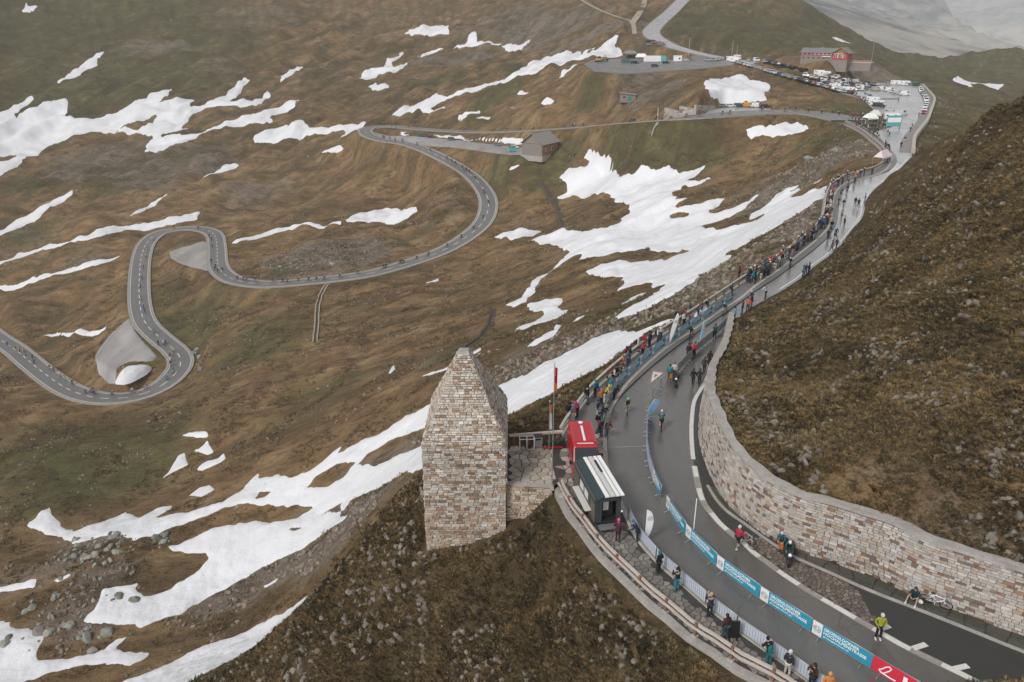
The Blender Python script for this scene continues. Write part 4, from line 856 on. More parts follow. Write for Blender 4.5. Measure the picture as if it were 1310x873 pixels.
# ================================================================ masonry: one block per stone
TONES = [(.46, .41, .35), (.43, .385, .33), (.49, .445, .39), (.50, .44, .37), (.44, .38, .31), (.54, .49, .43), (.38, .33, .28), (.48, .40, .31), (.40, .30, .21), (.30, .19, .12), (.56, .52, .48), (.34, .22, .14), (.46, .42, .38)]
def block_mesh(rs):
    """unit block: x along the course, z up, front at y = -1 (out of the wall)"""
    j = lambda a: rs.uniform(-a, a)
    back = [(-.5, 0, -.5), (.5, 0, -.5), (.5, 0, .5), (-.5, 0, .5)]
    mid = [(-.5 + j(.03), -.7, -.5 + j(.05)), (.5 + j(.03), -.7, -.5 + j(.05)), (.5 + j(.03), -.7, .5 + j(.05)), (-.5 + j(.03), -.7, .5 + j(.05))]
    fr = [(p[0] * (.86 + j(.05)), -1 + j(.18), p[2] * (.80 + j(.08))) for p in mid]
    V = back + mid + fr; F = [(8, 9, 10, 11)]
    for a in (0, 4):
        for i in range(4): F.append((a + i, a + (i + 1) % 4, a + 4 + (i + 1) % 4, a + 4 + i))
    return V, F
_rs = random.Random(12); BLOCKS = [block_mesh(_rs) for _ in range(8)]
def make_block_data(m, n):
    out = []
    for V, F in BLOCKS:
        me = bpy.data.meshes.new(n); me.from_pydata(V, [], F); me.materials.append(m); out.append(me)
    return out
STONE_ME = make_block_data(M_stone_o, 'stone')
def lay(stones, parent, limit, name='stone', mass='stonework', inv=None):
    """stones: (centre, along, up, out, w, h, depth, tone), the largest in view first"""
    mbm = MB(); cols = []; cnt = []; rs = random.Random(3)
    for i, (c, a, u, o_, wd, h, dp, tone) in enumerate(stones):
        a, u, o_ = Vector(a).normalized(), Vector(u).normalized(), Vector(o_).normalized()
        M = Matrix(((a.x * wd, -o_.x * dp, u.x * h, c[0]), (a.y * wd, -o_.y * dp, u.y * h, c[1]), (a.z * wd, -o_.z * dp, u.z * h, c[2]), (0, 0, 0, 1)))
        if i < limit:
            o = link(name, rs.choice(STONE_ME), parent); o.matrix_local = (inv @ M) if inv else M; o.color = (*tone, 1)
        else:
            V, F = rs.choice(BLOCKS); mbm.add([M @ Vector(p) for p in V], F); cols.append(tone); cnt.append(len(V))
    if mbm.v:
        o = mbm.build(mass, M_stone_a, parent); o['kind'] = 'stuff'; set_tone(o.data, cols, cnt)
        if inv: o.matrix_local = inv
def face_stones(o, ax, up, out, span, rs, wr=(.20, .62), hr=(.12, .25), gap=.026, dp=.06, tones=TONES, dark=.12, h1=None, bias=None):
    """courses on a plane: span(h) gives (x0, x1) along AX at height h along UP from O"""
    res = []; h = 0.0
    o, ax, up, out = map(lambda q: np.array(q, float), (o, ax, up, out))
    while h < h1 - .06:
        ch = min(rs.uniform(*hr), h1 - h); x0, x1 = span(h + ch / 2)
        x = x0
        while x < x1 - .05:
            wd = min(rs.uniform(*wr), x1 - x)
            if x1 - x - wd < .12: wd = x1 - x
            c = o + ax * (x + wd / 2) + up * (h + ch / 2)
            t = rs.choice(tones); f = rs.uniform(.8, 1.15)
            if rs.random() < dark * .8: t = rs.choice([(.22, .13, .09), (.29, .17, .11), (.17, .13, .105), (.28, .20, .14)])
            if bias: t = bias(t, h + ch / 2, rs)
            tl = rs.uniform(-.05, .05); res.append((c - out * .02, ax + up * tl, up - ax * tl, out, wd - gap * rs.uniform(.6, 1.6), ch - gap * rs.uniform(.5, 1.8), .02 + dp * rs.uniform(.5, 1.7), tuple((q * .82 + g_ * .18) * f * 1.14 for q, g_ in zip(t, (sum(t) / 3,) * 3))))
            x += wd
        h += ch
    return res
# ---------------------------------------------------------------- the memorial tower
TX0, TX1, TY0, TY1 = -6.1, -.42, 46.6, 54.0
EV, AP = 3.55, 8.85                                     # eaves and cap above the terrace
apx, apy = -3.35, 50.3
tower = empty('stone_tower', (apx, apy, 0), label='tall stone memorial tower with steep pyramid roof beside the road', cat='tower')
tinv = Matrix.Translation((-apx, -apy, 0))
TB = -6.5
V = [(TX0, TY0, TB), (TX1, TY0, TB), (TX1, TY1, TB), (TX0, TY1, TB), (TX0, TY0, EV), (TX1, TY0, EV), (TX1, TY1, EV), (TX0, TY1, EV)]
c_ = .38
ap = [(apx - c_, apy - c_, AP), (apx + c_, apy - c_, AP), (apx + c_, apy + c_, AP), (apx - c_, apy + c_, AP)]
mb = MB(); mb.add(V + ap, [(0, 1, 5, 4), (1, 2, 6, 5), (2, 3, 7, 6), (3, 0, 4, 7), (4, 5, 9, 8), (5, 6, 10, 9), (6, 7, 11, 10), (7, 4, 8, 11), (8, 9, 10, 11), (3, 2, 1, 0)])
o = mb.build('wall_core', M_mortar, tower); o.matrix_local = tinv
rs = random.Random(2); corners = [np.array(p) for p in V[4:]]; apc = [np.array(p) for p in ap]
def wall_face(i, j, tb):
    a, b = np.array(V[i], float), np.array(V[j], float); L = np.linalg.norm(b - a); ax = (b - a) / L; out = np.cross(ax, (0, 0, 1))
    a = a.copy(); a[2] = tb
    def bias(t, h, rs): 
        return t if h > (EV - tb) * .45 or rs.random() > .45 else rs.choice([(.35, .245, .165), (.40, .295, .21), (.32, .22, .155), (.44, .36, .275)])
    return face_stones(a, ax, (0, 0, 1), out, lambda h: (0, L), rs, h1=EV - tb, bias=bias)
def roof_face(i, j):
    a, b, q, p = corners[i], corners[j], apc[j], apc[i]
    L = np.linalg.norm(b - a); ax = (b - a) / L; m0, m1 = (a + b) / 2, (p + q) / 2; H = np.linalg.norm(m1 - m0); up = (m1 - m0) / H; out = np.cross(ax, up)
    W1 = np.linalg.norm(q - p)
    return face_stones(a, ax, up, out, lambda h: ((L - (L + (W1 - L) * h / H)) / 2 , (L + (L + (W1 - L) * h / H)) / 2), rs, wr=(.18, .50), hr=(.11, .22), h1=H, dark=.03, tones=TONES[:5] + TONES[7:8] + TONES[9:])
st_front = wall_face(0, 1, -5.4); st_roof = roof_face(0, 1); st_right = wall_face(1, 2, -.3); st_rr = roof_face(1, 2)
rest = wall_face(2, 3, -2.4) + wall_face(3, 0, -5.4) + roof_face(2, 3) + roof_face(3, 0)
vis = sorted(st_front + st_roof, key=lambda s: -s[4] * s[5])
lay(vis[:270] + st_rr[:30] + vis[270:] + st_rr[30:] + st_right + rest, tower, 300, inv=tinv)
mb = MB(); mb.box((0, 0, AP + .09), (.86, .86, .2), taper=.78); mb.build('cap_stone', M_conc, tower, (0, 0, 0))
# ---------------------------------------------------------------- terrace beside it
TER = [tuple(PZ(u, v)[:2]) for u, v in [(649,622),(707,626),(717,612),(713,566),(655,572)]]
TER[0] = (TX1 + .02, TER[0][1]); TER[-1] = (TX1 + .02, TER[-1][1])
terr = sheet('stone_terrace', TER, .05, M_joint, 3.6); terr['kind'] = 'structure'
paving(TER, .62, 5, .085, terr, 'flagstone', [(.42, .37, .31), (.48, .43, .37), (.36, .32, .27), (.52, .47, .41)], dcam, 300, .05)
TER2 = [tuple(PZ(u, v)[:2]) for u, v in [(707,627),(722,641),(770,640),(775,600),(775,560),(735,545),(714,562),(717,612)]]
paving(TER2, .60, 6, .135, walk, 'flagstone', [(.30, .27, .24), (.36, .33, .29), (.26, .24, .22), (.40, .36, .32)], dcam, 300, .05)
a, b = np.array((*TER[0], -3.4)), np.array((*TER[1], -3.4)); L = np.linalg.norm(b - a); ax = (b - a) / L
tw = empty('terrace_wall', tuple((a + b) / 2 + (0, 0, 3.4)), label='low stone wall holding up the terrace between the tower and the flagpole', cat='wall')
inv = Matrix.Translation(-Vector((a + b) / 2 + (0, 0, 3.4)))
lay(face_stones(a, ax, (0, 0, 1), np.cross(ax, (0, 0, 1)), lambda h: (0, L), random.Random(8), h1=3.42, tones=[(.44, .33, .24), (.48, .38, .28), (.40, .29, .2), (.5, .43, .35)]), tw, 300, inv=inv)
mb = MB(); q = (a + b) / 2; mb.box((q[0], q[1] + .22, .06), (L + .1, .42, .14), math.atan2(ax[1], ax[0])); o = mb.build('coping', M_conc, tw); o.matrix_local = inv
# ---------------------------------------------------------------- retaining wall on the right
rw = empty('retaining_wall', tuple(np.r_[WALLB[30, :2], 0]), label='long curved stone retaining wall below the grassy hill on the inside of the bend', cat='wall')
rinv = Matrix.Translation(-Vector(np.r_[WALLB[30, :2], 0]))
BAT = .10                                                # batter: metres back per metre up
Wp, Ws = resample(WALLB, .5); T = np.gradient(Wp[:, :2], axis=0); T /= np.linalg.norm(T, axis=1)[:, None]
N = np.c_[T[:, 1], -T[:, 0]]
if (N[20] @ np.array((1, .3))) < 0: N = -N               # N points into the hill
n_ = len(Wp); th = .48
rings = []
for k in range(n_):
    h = Wp[k, 2]; p = Wp[k, :2]
    rings.append([(*(p + N[k] * .06), -.3), (*(p + N[k] * (.06 + BAT * h)), h), (*(p + N[k] * (.06 + BAT * h + th)), h), (*(p + N[k] * (.06 + BAT * h + th)), -.3)])
mb = MB(); mb.add([p for r_ in rings for p in r_], [(i * 4 + j, i * 4 + j + 1, i * 4 + 5 + j, i * 4 + 4 + j) for i in range(n_ - 1) for j in range(3)] + [(0, 1, 2, 3), tuple((n_ - 1) * 4 + j for j in (3, 2, 1, 0))])
o = mb.build('wall_core', M_mortar, rw); o.matrix_local = rinv
mb = MB(); 
cr = []
for k in range(n_):
    h = Wp[k, 2]; p = Wp[k, :2]; e = BAT * h; wob = .06 * math.sin(k * 1.3) + .05 * math.sin(k * .37)
    cr.append([(*(p + N[k] * (e - .06)), h - .02), (*(p + N[k] * (e - .06)), h + .14), (*(p + N[k] * (e + th + .12 + wob)), h + .16), (*(p + N[k] * (e + th + .12 + wob)), h - .02)])
mb.add([p for r_ in cr for p in r_], [(i * 4 + j, i * 4 + (j + 1) % 4, i * 4 + 4 + (j + 1) % 4, i * 4 + 4 + j) for i in range(n_ - 1) for j in range(4)] + [(0, 1, 2, 3), tuple((n_ - 1) * 4 + j for j in (3, 2, 1, 0))])
o = mb.build('coping', M_conc, rw); o.matrix_local = rinv
rs = random.Random(9); stones = []
z = .02
WT = [(.42, .39, .35), (.47, .44, .40), (.39, .355, .315), (.44, .38, .31), (.50, .47, .43), (.36, .33, .30), (.41, .40, .38), (.42, .365, .315)]
while z < 4.2:
    ch = rs.uniform(.14, .22); s = rs.uniform(0, .3)
    while s < Ws[-1] - .3:
        wd = rs.uniform(.22, .55); sm = s + wd / 2
        k = min(int(sm / Ws[1]), n_ - 2); f = sm / Ws[1] - k
        p = Wp[k] * (1 - f) + Wp[k + 1] * f; nn = N[k]; t = T[k]
        if z + ch < p[2] - .01:
            tone = rs.choice(WT); r = rs.random()
            if r < .09: tone = rs.choice([(.25, .125, .08), (.29, .16, .105), (.19, .10, .075)])
            elif r < .15: tone = rs.choice([(.14, .11, .10), (.19, .14, .12)])
            elif r < .22: tone = rs.choice([(.40, .30, .215), (.37, .275, .21)])
            f2 = rs.uniform(.85, 1.12); c = (*(p[:2] + nn * (.05 + BAT * (z + ch / 2))), z + ch / 2)
            u = np.r_[nn * BAT, 1.0]
            g_ = sum(tone) / 3; stones.append((c, (-t[0], -t[1], 0), u, (-nn[0], -nn[1], BAT), wd - .024, ch - .022, .04 + rs.uniform(0, .05), tuple((q * .78 + g_ * .22) * f2 * 1.06 for q in tone)))
        s += wd
    z += ch
def size_px(s): return s[4] * s[5] / (s[0][0] ** 2 + s[0][1] ** 2 + (s[0][2] - CZ) ** 2)
def in_view(c):
    t = c[1] * CP + (CZ - c[2]) * SP
    return abs(c[0] / t) < .66 and (c[1] * SP - (CZ - c[2]) * CP) / t > -.44
stones.sort(key=lambda s: -size_px(s) if in_view(s[0]) else 0)
lay(stones, rw, 300, inv=rinv)
# ================================================================ people: one continuous skinned body, clothes as its children
ORD = ['first','second','third','fourth','fifth','sixth','seventh','eighth','ninth','tenth','eleventh','twelfth','thirteenth','fourteenth','fifteenth','sixteenth','seventeenth','eighteenth','nineteenth','twentieth']
def ordw(i):
    if i < 20: return ORD[i]
    tens = ['twenty','thirty','forty','fifty','sixty','seventy','eighty','ninety']; n = i + 1
    if n >= 100: return 'hundred and ' + ordw(n - 101) if n > 100 else 'hundredth'
    return tens[n // 10 - 2].replace('y', 'ieth') if n % 10 == 0 else tens[n // 10 - 2] + '-' + ORD[n % 10 - 1]
def skin(name, verts, edges, radii, m, sub=1, root=0, extra=None):
    """grow a surface round a skeleton"""
    me = bpy.data.meshes.new(name); me.from_pydata([tuple(v) for v in verts], edges, [])
    o = bpy.data.objects.new('tmp', me); COL.objects.link(o)
    md = o.modifiers.new('s', 'SKIN'); md.use_smooth_shade = True
    sv = me.skin_vertices[0].data
    for i, r in enumerate(radii):
        rr = r if isinstance(r, tuple) else (r, r); sv[i].radius = rr; sv[i].use_root = (i == root)
    if sub: sb = o.modifiers.new('d', 'SUBSURF'); sb.levels = sub; sb.render_levels = sub
    bpy.context.view_layer.update()
    dg = bpy.context.evaluated_depsgraph_get()
    out = bpy.data.meshes.new_from_object(o.evaluated_get(dg)); out.name = name
    bpy.data.objects.remove(o); bpy.data.meshes.remove(me)
    if extra:
        mb = MB(); mb.v = [tuple(v.co) for v in out.vertices]; mb.f = [tuple(p.vertices) for p in out.polygons]; mb.m = [0] * len(mb.f)
        extra(mb); bpy.data.meshes.remove(out); out = mb.mesh(name, m, True); return out
    out.materials.clear(); out.materials.append(m); return out
V3 = lambda *a: np.array(a, float)
def pose(kind):
    """joints in metres, facing -y; feet on z = 0"""
    J = dict(pelvis=V3(0, 0, .94), waist=V3(0, .01, 1.10), chest=V3(0, .015, 1.32), neck=V3(0, .0, 1.49), head=V3(0, -.02, 1.63))
    for s, n in ((1, 'L'), (-1, 'R')):
        J['sh' + n] = V3(.17 * s, .01, 1.43); J['el' + n] = V3(.235 * s, .03, 1.15); J['wr' + n] = V3(.25 * s, -.04, .91)
        J['hip' + n] = V3(.09 * s, 0, .90); J['kn' + n] = V3(.11 * s, -.02, .49); J['an' + n] = V3(.12 * s, .02, .085)
    if kind == 'phone':
        for s, n in ((1, 'L'), (-1, 'R')): J['el' + n] = V3(.25 * s, -.16, 1.22); J['wr' + n] = V3(.07 * s, -.30, 1.47)
    if kind == 'pockets':
        for s, n in ((1, 'L'), (-1, 'R')): J['el' + n] = V3(.29 * s, .06, 1.17); J['wr' + n] = V3(.17 * s, -.12, 1.00)
    if kind == 'walk':
        J['knL'] = V3(.10, -.16, .50); J['anL'] = V3(.11, -.22, .085); J['knR'] = V3(-.10, .05, .50); J['anR'] = V3(-.11, .30, .13)
        J['elL'] = V3(.23, .14, 1.17); J['wrL'] = V3(.24, .14, .94); J['elR'] = V3(-.23, -.08, 1.17); J['wrR'] = V3(-.22, -.26, 1.0)
    if kind == 'lean':
        for k in ('waist', 'chest', 'neck', 'head', 'shL', 'shR'): J[k] = J[k] + V3(0, -(J[k][2] - .9) * .45, -(J[k][2] - .9) * .06)
        for s, n in ((1, 'L'), (-1, 'R')): J['el' + n] = V3(.24 * s, -.32, 1.12); J['wr' + n] = V3(.16 * s, -.52, 1.08)
    if kind == 'push':
        J['elR'] = V3(-.30, -.10, 1.20); J['wrR'] = V3(-.42, -.30, 1.0); J['elL'] = V3(.27, -.10, 1.18); J['wrL'] = V3(.02, -.34, 1.02)
        J['anL'] = V3(.12, -.20, .085); J['knL'] = V3(.11, -.13, .49); J['anR'] = V3(-.12, .24, .11); J['knR'] = V3(-.10, .06, .50)
    if kind == 'ride':          # on a bicycle: pelvis over the saddle, hands on the bar in front
        J.update(pelvis=V3(0, .18, 1.0), waist=V3(0, .04, 1.13), chest=V3(0, -.12, 1.27), neck=V3(0, -.26, 1.40), head=V3(0, -.36, 1.47))
        for s, n in ((1, 'L'), (-1, 'R')):
            J['sh' + n] = V3(.17 * s, -.22, 1.33); J['el' + n] = V3(.22 * s, -.36, 1.10); J['wr' + n] = V3(.19 * s, -.52, .97); J['hip' + n] = V3(.09 * s, .16, .96)
        J['knL'] = V3(.10, -.16, .72); J['anL'] = V3(.10, .06, .42); J['knR'] = V3(-.10, -.02, .58); J['anR'] = V3(-.10, .10, .20)
    if kind == 'sit':           # on the ground with knees up and apart
        J.update(pelvis=V3(0, .2, .16), waist=V3(0, .22, .32), chest=V3(0, .17, .54), neck=V3(0, .08, .70), head=V3(0, .02, .84))
        for s, n in ((1, 'L'), (-1, 'R')):
            J['sh' + n] = V3(.17 * s, .12, .64); J['el' + n] = V3(.27 * s, -.06, .42); J['wr' + n] = V3(.12 * s, -.24, .38)
            J['hip' + n] = V3(.10 * s, .16, .15); J['kn' + n] = V3(.24 * s, -.22, .42); J['an' + n] = V3(.26 * s, -.48, .09)
    return J
CH = [('pelvis', 'waist'), ('waist', 'chest'), ('chest', 'neck')] + [e for n in 'LR' for e in (('chest', 'sh' + n), ('sh' + n, 'el' + n), ('el' + n, 'wr' + n), ('pelvis', 'hip' + n), ('hip' + n, 'kn' + n), ('kn' + n, 'an' + n))]
RB_ = dict(pelvis=(.125, .10), waist=(.115, .085), chest=(.14, .095), neck=.052, sh=.062, el=.042, wr=.028, hip=.085, kn=.055, an=.038)
def body_mesh(kind):
    J = pose(kind); names = ['pelvis', 'waist', 'chest', 'neck'] + [a + n for n in 'LR' for a in ('sh', 'el', 'wr', 'hip', 'kn', 'an')]
    V = [J[k] for k in names]; ix = {k: i for i, k in enumerate(names)}; E = [(ix[a], ix[b]) for a, b in CH]
    Rr = [RB_.get(k, RB_.get(k[:-1])) for k in names]
    # neck base of the head, feet, palms and five fingers
    def addv(p, r, par): V.append(p); Rr.append(r); E.append((par, len(V) - 1)); return len(V) - 1
    addv(J['head'] + V3(0, .0, -.06), .055, ix['neck'])
    for s, n in ((1, 'L'), (-1, 'R')):
        an = J['an' + n]; f = addv(an + V3(0, -.10, -.045), .035, ix['an' + n]); addv(an + V3(.01 * s, -.17, -.055), .025, f)
        d = J['wr' + n] - J['el' + n]; d = d / np.linalg.norm(d); side = np.cross(d, V3(0, 0, 1)); side = side / max(np.linalg.norm(side), 1e-3)
        if np.linalg.norm(side) < .5: side = V3(0, 1, 0)
        dn = np.cross(side, d); pm = addv(J['wr' + n] + d * .055, (.034, .018), ix['wr' + n])
        for q, ln in ((-1.5, .055), (-.5, .068), (.5, .064), (1.5, .05)):
            a = addv(V[pm] + d * .045 + side * .018 * q, .0095, pm); b = addv(V[a] + d * ln * .55 - dn * .008, .0085, a); addv(V[b] + d * ln * .45 - dn * .022, .007, b)
        a = addv(V[pm] - d * .01 + side * .038 * s, .011, pm); addv(V[a] + d * .04 + side * .014 * s, .008, a)
    h = J['head']
    def head(mb):
        mb.ball(h, .10, 10, 8, 0, .78, .95, 1.18); mb.ball(h + V3(0, -.098, -.015), .018, 5, 4, 0, .8, 1, 1.2)      # skull and nose
        for s in (1, -1): mb.ball(h + V3(.08 * s, .01, -.01), .024, 5, 4, 0, .4, .8, 1.2); mb.ball(h + V3(.032 * s, -.088, .018), .011, 5, 4, 1)
        mb.ball(h + V3(0, -.088, -.055), .02, 6, 4, 2, 1.3, .5, .4)
    return skin('body', V, E, Rr, [M_obj, M_black, M_lip], 1, 0, head)
M_lip = mat('lips', (.35, .12, .10), .6)
def jacket_mesh(kind, puff=1.0, short=False):
    J = pose(kind); nm = ['pelvis', 'waist', 'chest', 'shL', 'elL', 'wrL', 'shR', 'elR', 'wrR', 'neck']; ix = {k: i for i, k in enumerate(nm)}
    V = [J[k] for k in nm]; V[0] = J['pelvis'] + (J['waist'] - J['pelvis']) * .15; V[9] = J['chest'] + (J['neck'] - J['chest']) * .9
    for n in 'LR':
        if short: V[ix['wr' + n]] = J['el' + n] + (J['wr' + n] - J['el' + n]) * .12
        else: V[ix['wr' + n]] = J['el' + n] + (J['wr' + n] - J['el' + n]) * .9
    E = [(0, 1), (1, 2), (2, 3), (3, 4), (4, 5), (2, 6), (6, 7), (7, 8), (2, 9)]; p = puff
    return skin('jacket', V, E, [(.165 * p, .135 * p), (.15 * p, .12 * p), (.175 * p, .13 * p), .085 * p, .066 * p, .05, .085 * p, .066 * p, .05, .07], M_obj, 1, 1)
def trouser_mesh(kind, short=False):
    J = pose(kind); V = [J['pelvis'] + V3(0, 0, .04)]; E = []; Rr = [(.15, .125)]
    for n in 'LR':
        e = J['kn' + n] + (J['an' + n] - J['kn' + n]) * (.08 if short else .9); i = len(V)
        V += [J['hip' + n], J['kn' + n] if not short else (J['hip' + n] + J['kn' + n]) / 2, e]; Rr += [.105, .075, .062 if not short else .07]; E += [(0, i), (i, i + 1), (i + 1, i + 2)]
    return skin('trousers', V, E, Rr, M_obj, 1, 0)
def shoe_mesh(kind, n):
    a = pose(kind)['an' + n]; mb = MB(); mb.ball(a + V3(0, -.07, -.045), .13, 8, 6, 0, .42, 1.0, .36); mb.ball(a + V3(0, .0, .0), .07, 6, 5, 0, .8, .9, .8); return mb.mesh('shoe', M_obj, True)
def hat_mesh(kind, typ):
    h = pose(kind)['head']; mb = MB()
    if typ == 'hair': mb.ball(h + V3(0, .018, .022), .112, 9, 7, 0, .86, .96, 1.12)
    elif typ == 'long': mb.ball(h + V3(0, .018, .02), .115, 9, 7, 0, .9, .98, 1.1); mb.ball(h + V3(0, .075, -.14), .11, 8, 6, 0, .9, .55, 1.5)
    elif typ == 'beanie': mb.ball(h + V3(0, .01, .045), .118, 9, 7, 0, .88, 1, 1.0); mb.ball(h + V3(0, .01, .17), .03, 6, 5, 0)
    elif typ == 'hood': mb.ball(h + V3(0, .03, .01), .13, 9, 7, 0, .9, .98, 1.15)
    elif typ == 'helmet':
        mb.ball(h + V3(0, .01, .045), .125, 10, 7, 0, .88, 1.15, .95)
        for s in (-.05, 0, .05): mb.tube([h + V3(s, -.12, .08), h + V3(s, -.02, .172), h + V3(s, .12, .10)], .012, 5, 0)
    return mb.mesh('hair' if typ in ('hair', 'long') else typ, M_obj, True)
def pack_mesh(kind):
    c = pose(kind)['chest']; mb = MB(); mb.ball(c + V3(0, .20, -.10), .19, 8, 6, 0, .85, .6, 1.35); mb.ball(c + V3(0, .30, -.2), .1, 7, 5, 0, 1.1, .6, 1.0); return mb.mesh('backpack', M_obj, True)
_pc = {}
def pm(key, fn, *a):
    if key not in _pc: _pc[key] = fn(*a)
    return _pc[key]
SKIN = (.45, .29, .21)
def person(loc, rz, kind='stand', top=(.03, .03, .035), leg=(.03, .035, .05), hat='hair', hatc=(.05, .03, .02), shoe=(.05, .05, .05), pack=None, short=False, shorts=False, s=1.0, label=None, group=None, skinc=SKIN):
    b = link('person', pm(('b', kind), body_mesh, kind), None, loc, rz); b.color = (*skinc, 1); b.scale = (s * .96,) * 3
    def part(nm, key, fn, col, *a): o = link(nm, pm(key, fn, *a), b); o.color = (*col, 1); return o
    part('jacket', ('j', kind, short), jacket_mesh, top, kind, 1.0, short)
    part('trousers', ('t', kind, shorts), trouser_mesh, leg, kind, shorts)
    for n in 'LR': part('shoe', ('s', kind, n), shoe_mesh, shoe, kind, n)
    part('hair' if hat in ('hair', 'long') else hat, ('h', kind, hat), hat_mesh, hatc, kind, hat)
    if pack: part('backpack', ('p', kind), pack_mesh, pack, kind)
    return tag(b, label, 'person', group)
# far figures: one mesh, jacket in the object's colour
def far_figure(kind, mats):
    J = pose(kind); mb = MB()
    T = lambda a, b, r0, r1, m, n=5: mb.tube([J[a], J[b]], [r0, r1], n, m)
    T('pelvis', 'chest', .17, .19, 0, 6); T('chest', 'neck', .19, .08, 0, 6)
    for n in 'LR':
        T('sh' + n, 'el' + n, .09, .07, 0); T('el' + n, 'wr' + n, .07, .05, 0); mb.ball(J['wr' + n], .05, 5, 4, 2)
        T('hip' + n, 'kn' + n, .12, .085, 1); T('kn' + n, 'an' + n, .085, .06, 1); mb.ball(J['an' + n] + V3(0, -.05, -.03), .1, 5, 4, 1, .6, 1.2, .6)
    mb.ball(J['head'], .115, 6, 5, 2); mb.ball(J['head'] + V3(0, .02, .04), .12, 6, 5, 3)
    return mb.mesh('person', mats, True)
M_trs = [mat('dark_trousers', (.035, .038, .05), .9), mat('blue_jeans', (.07, .10, .17), .9), mat('light_trousers', (.40, .37, .33), .9)]
M_skin = mat('skin', SKIN, .6); M_hair = [mat('dark_hair', (.03, .022, .018), .8), mat('pale_hat', (.6, .58, .56), .8), mat('brown_hair', (.12, .07, .04), .8)]
FARF = {(k, i): far_figure(k, [M_obj, M_trs[i], M_skin, M_hair[i]]) for k in ('stand', 'phone', 'walk', 'pockets', 'ride') for i in range(3)}
# ---------------------------------------------------------------- bicycles (facing -y, wheels on z = 0)
M_tyre = mat('black_tyre', (.018, .018, .02), .7)
def bicycle(loc, rz, col=(.6, .6, .6), tilt=0.0, label=None, group=None):
    r = link('bicycle', pm('bframe', bike_frame), None, loc, rz); r.rotation_euler = (0, tilt, rz); r.color = (*col, 1)
    for y in (-.50, .50): 
        wl = link('wheel', pm('bwheel', bike_wheel), r, (0, y, .34))
    link('saddle', pm('bsad', lambda: MB().ball((0, .22, .97), .12, 7, 5, 0, .5, 1.1, .35).mesh('saddle', M_black, True)), r)
    link('handlebar', pm('bbar', lambda: MB().tube([(-.20, -.56, .84), (-.21, -.58, .92), (-.2, -.50, .97), (0, -.44, .97), (.2, -.50, .97), (.21, -.58, .92), (.20, -.56, .84)], .016, 5).mesh('handlebar', M_black, True)), r)
    return tag(r, label, 'bicycle', group)
def bike_frame():
    mb = MB(); bb = (0, .04, .30); st = (0, .19, .88); hd = (0, -.36, .80); hb = (0, -.38, .66)
    for a, b in ((bb, st), (st, hd), (bb, hb), (hd, hb)): mb.tube([a, b], .026, 6)
    for s in (-.05, .05):
        mb.tube([(s * .5, .04, .30), (s, .50, .34)], .014, 5); mb.tube([(s * .5, .17, .82), (s, .50, .34)], .013, 5); mb.tube([(s * .7, -.38, .64), (s, -.50, .34)], .016, 5)
    mb.tube([(-.09, .04, .14), (-.09, .04, .30), (.09, .04, .30), (.09, .04, .46)], .014, 5); mb.tube([(0, .19, .88), (0, .22, .95)], .015, 5); mb.tube([(0, -.36, .80), (0, -.44, .97)], .016, 5)
    return mb.mesh('bicycle', M_objp, True)
def bike_wheel():
    mb = MB(); mb.ring((0, 0, 0), .325, .022, 'x', 18, 5)
    for i in range(8):
        a = math.pi * i / 8; mb.tube([(0, math.cos(a) * .32, math.sin(a) * .32), (0, -math.cos(a) * .32, -math.sin(a) * .32)], .005, 3, 0, False)
    return mb.mesh('wheel', M_tyre, True)
def far_bike():
    mb = MB()
    for y in (-.5, .5): mb.ring((0, y, .34), .31, .035, 'x', 10, 4, 1)
    for a, b in (((0, .04, .3), (0, .2, .9)), ((0, .19, .85), (0, -.36, .8)), ((0, .04, .3), (0, -.38, .66)), ((0, -.4, .9), (0, -.5, .34)), ((0, .17, .82), (0, .5, .34))): mb.tube([a, b], .03, 4, 0)
    mb.tube([(-.2, -.52, .95), (.2, -.52, .95)], .025, 4, 1); return mb.mesh('bicycle', [M_objp, M_tyre], True)
FARB = far_bike()
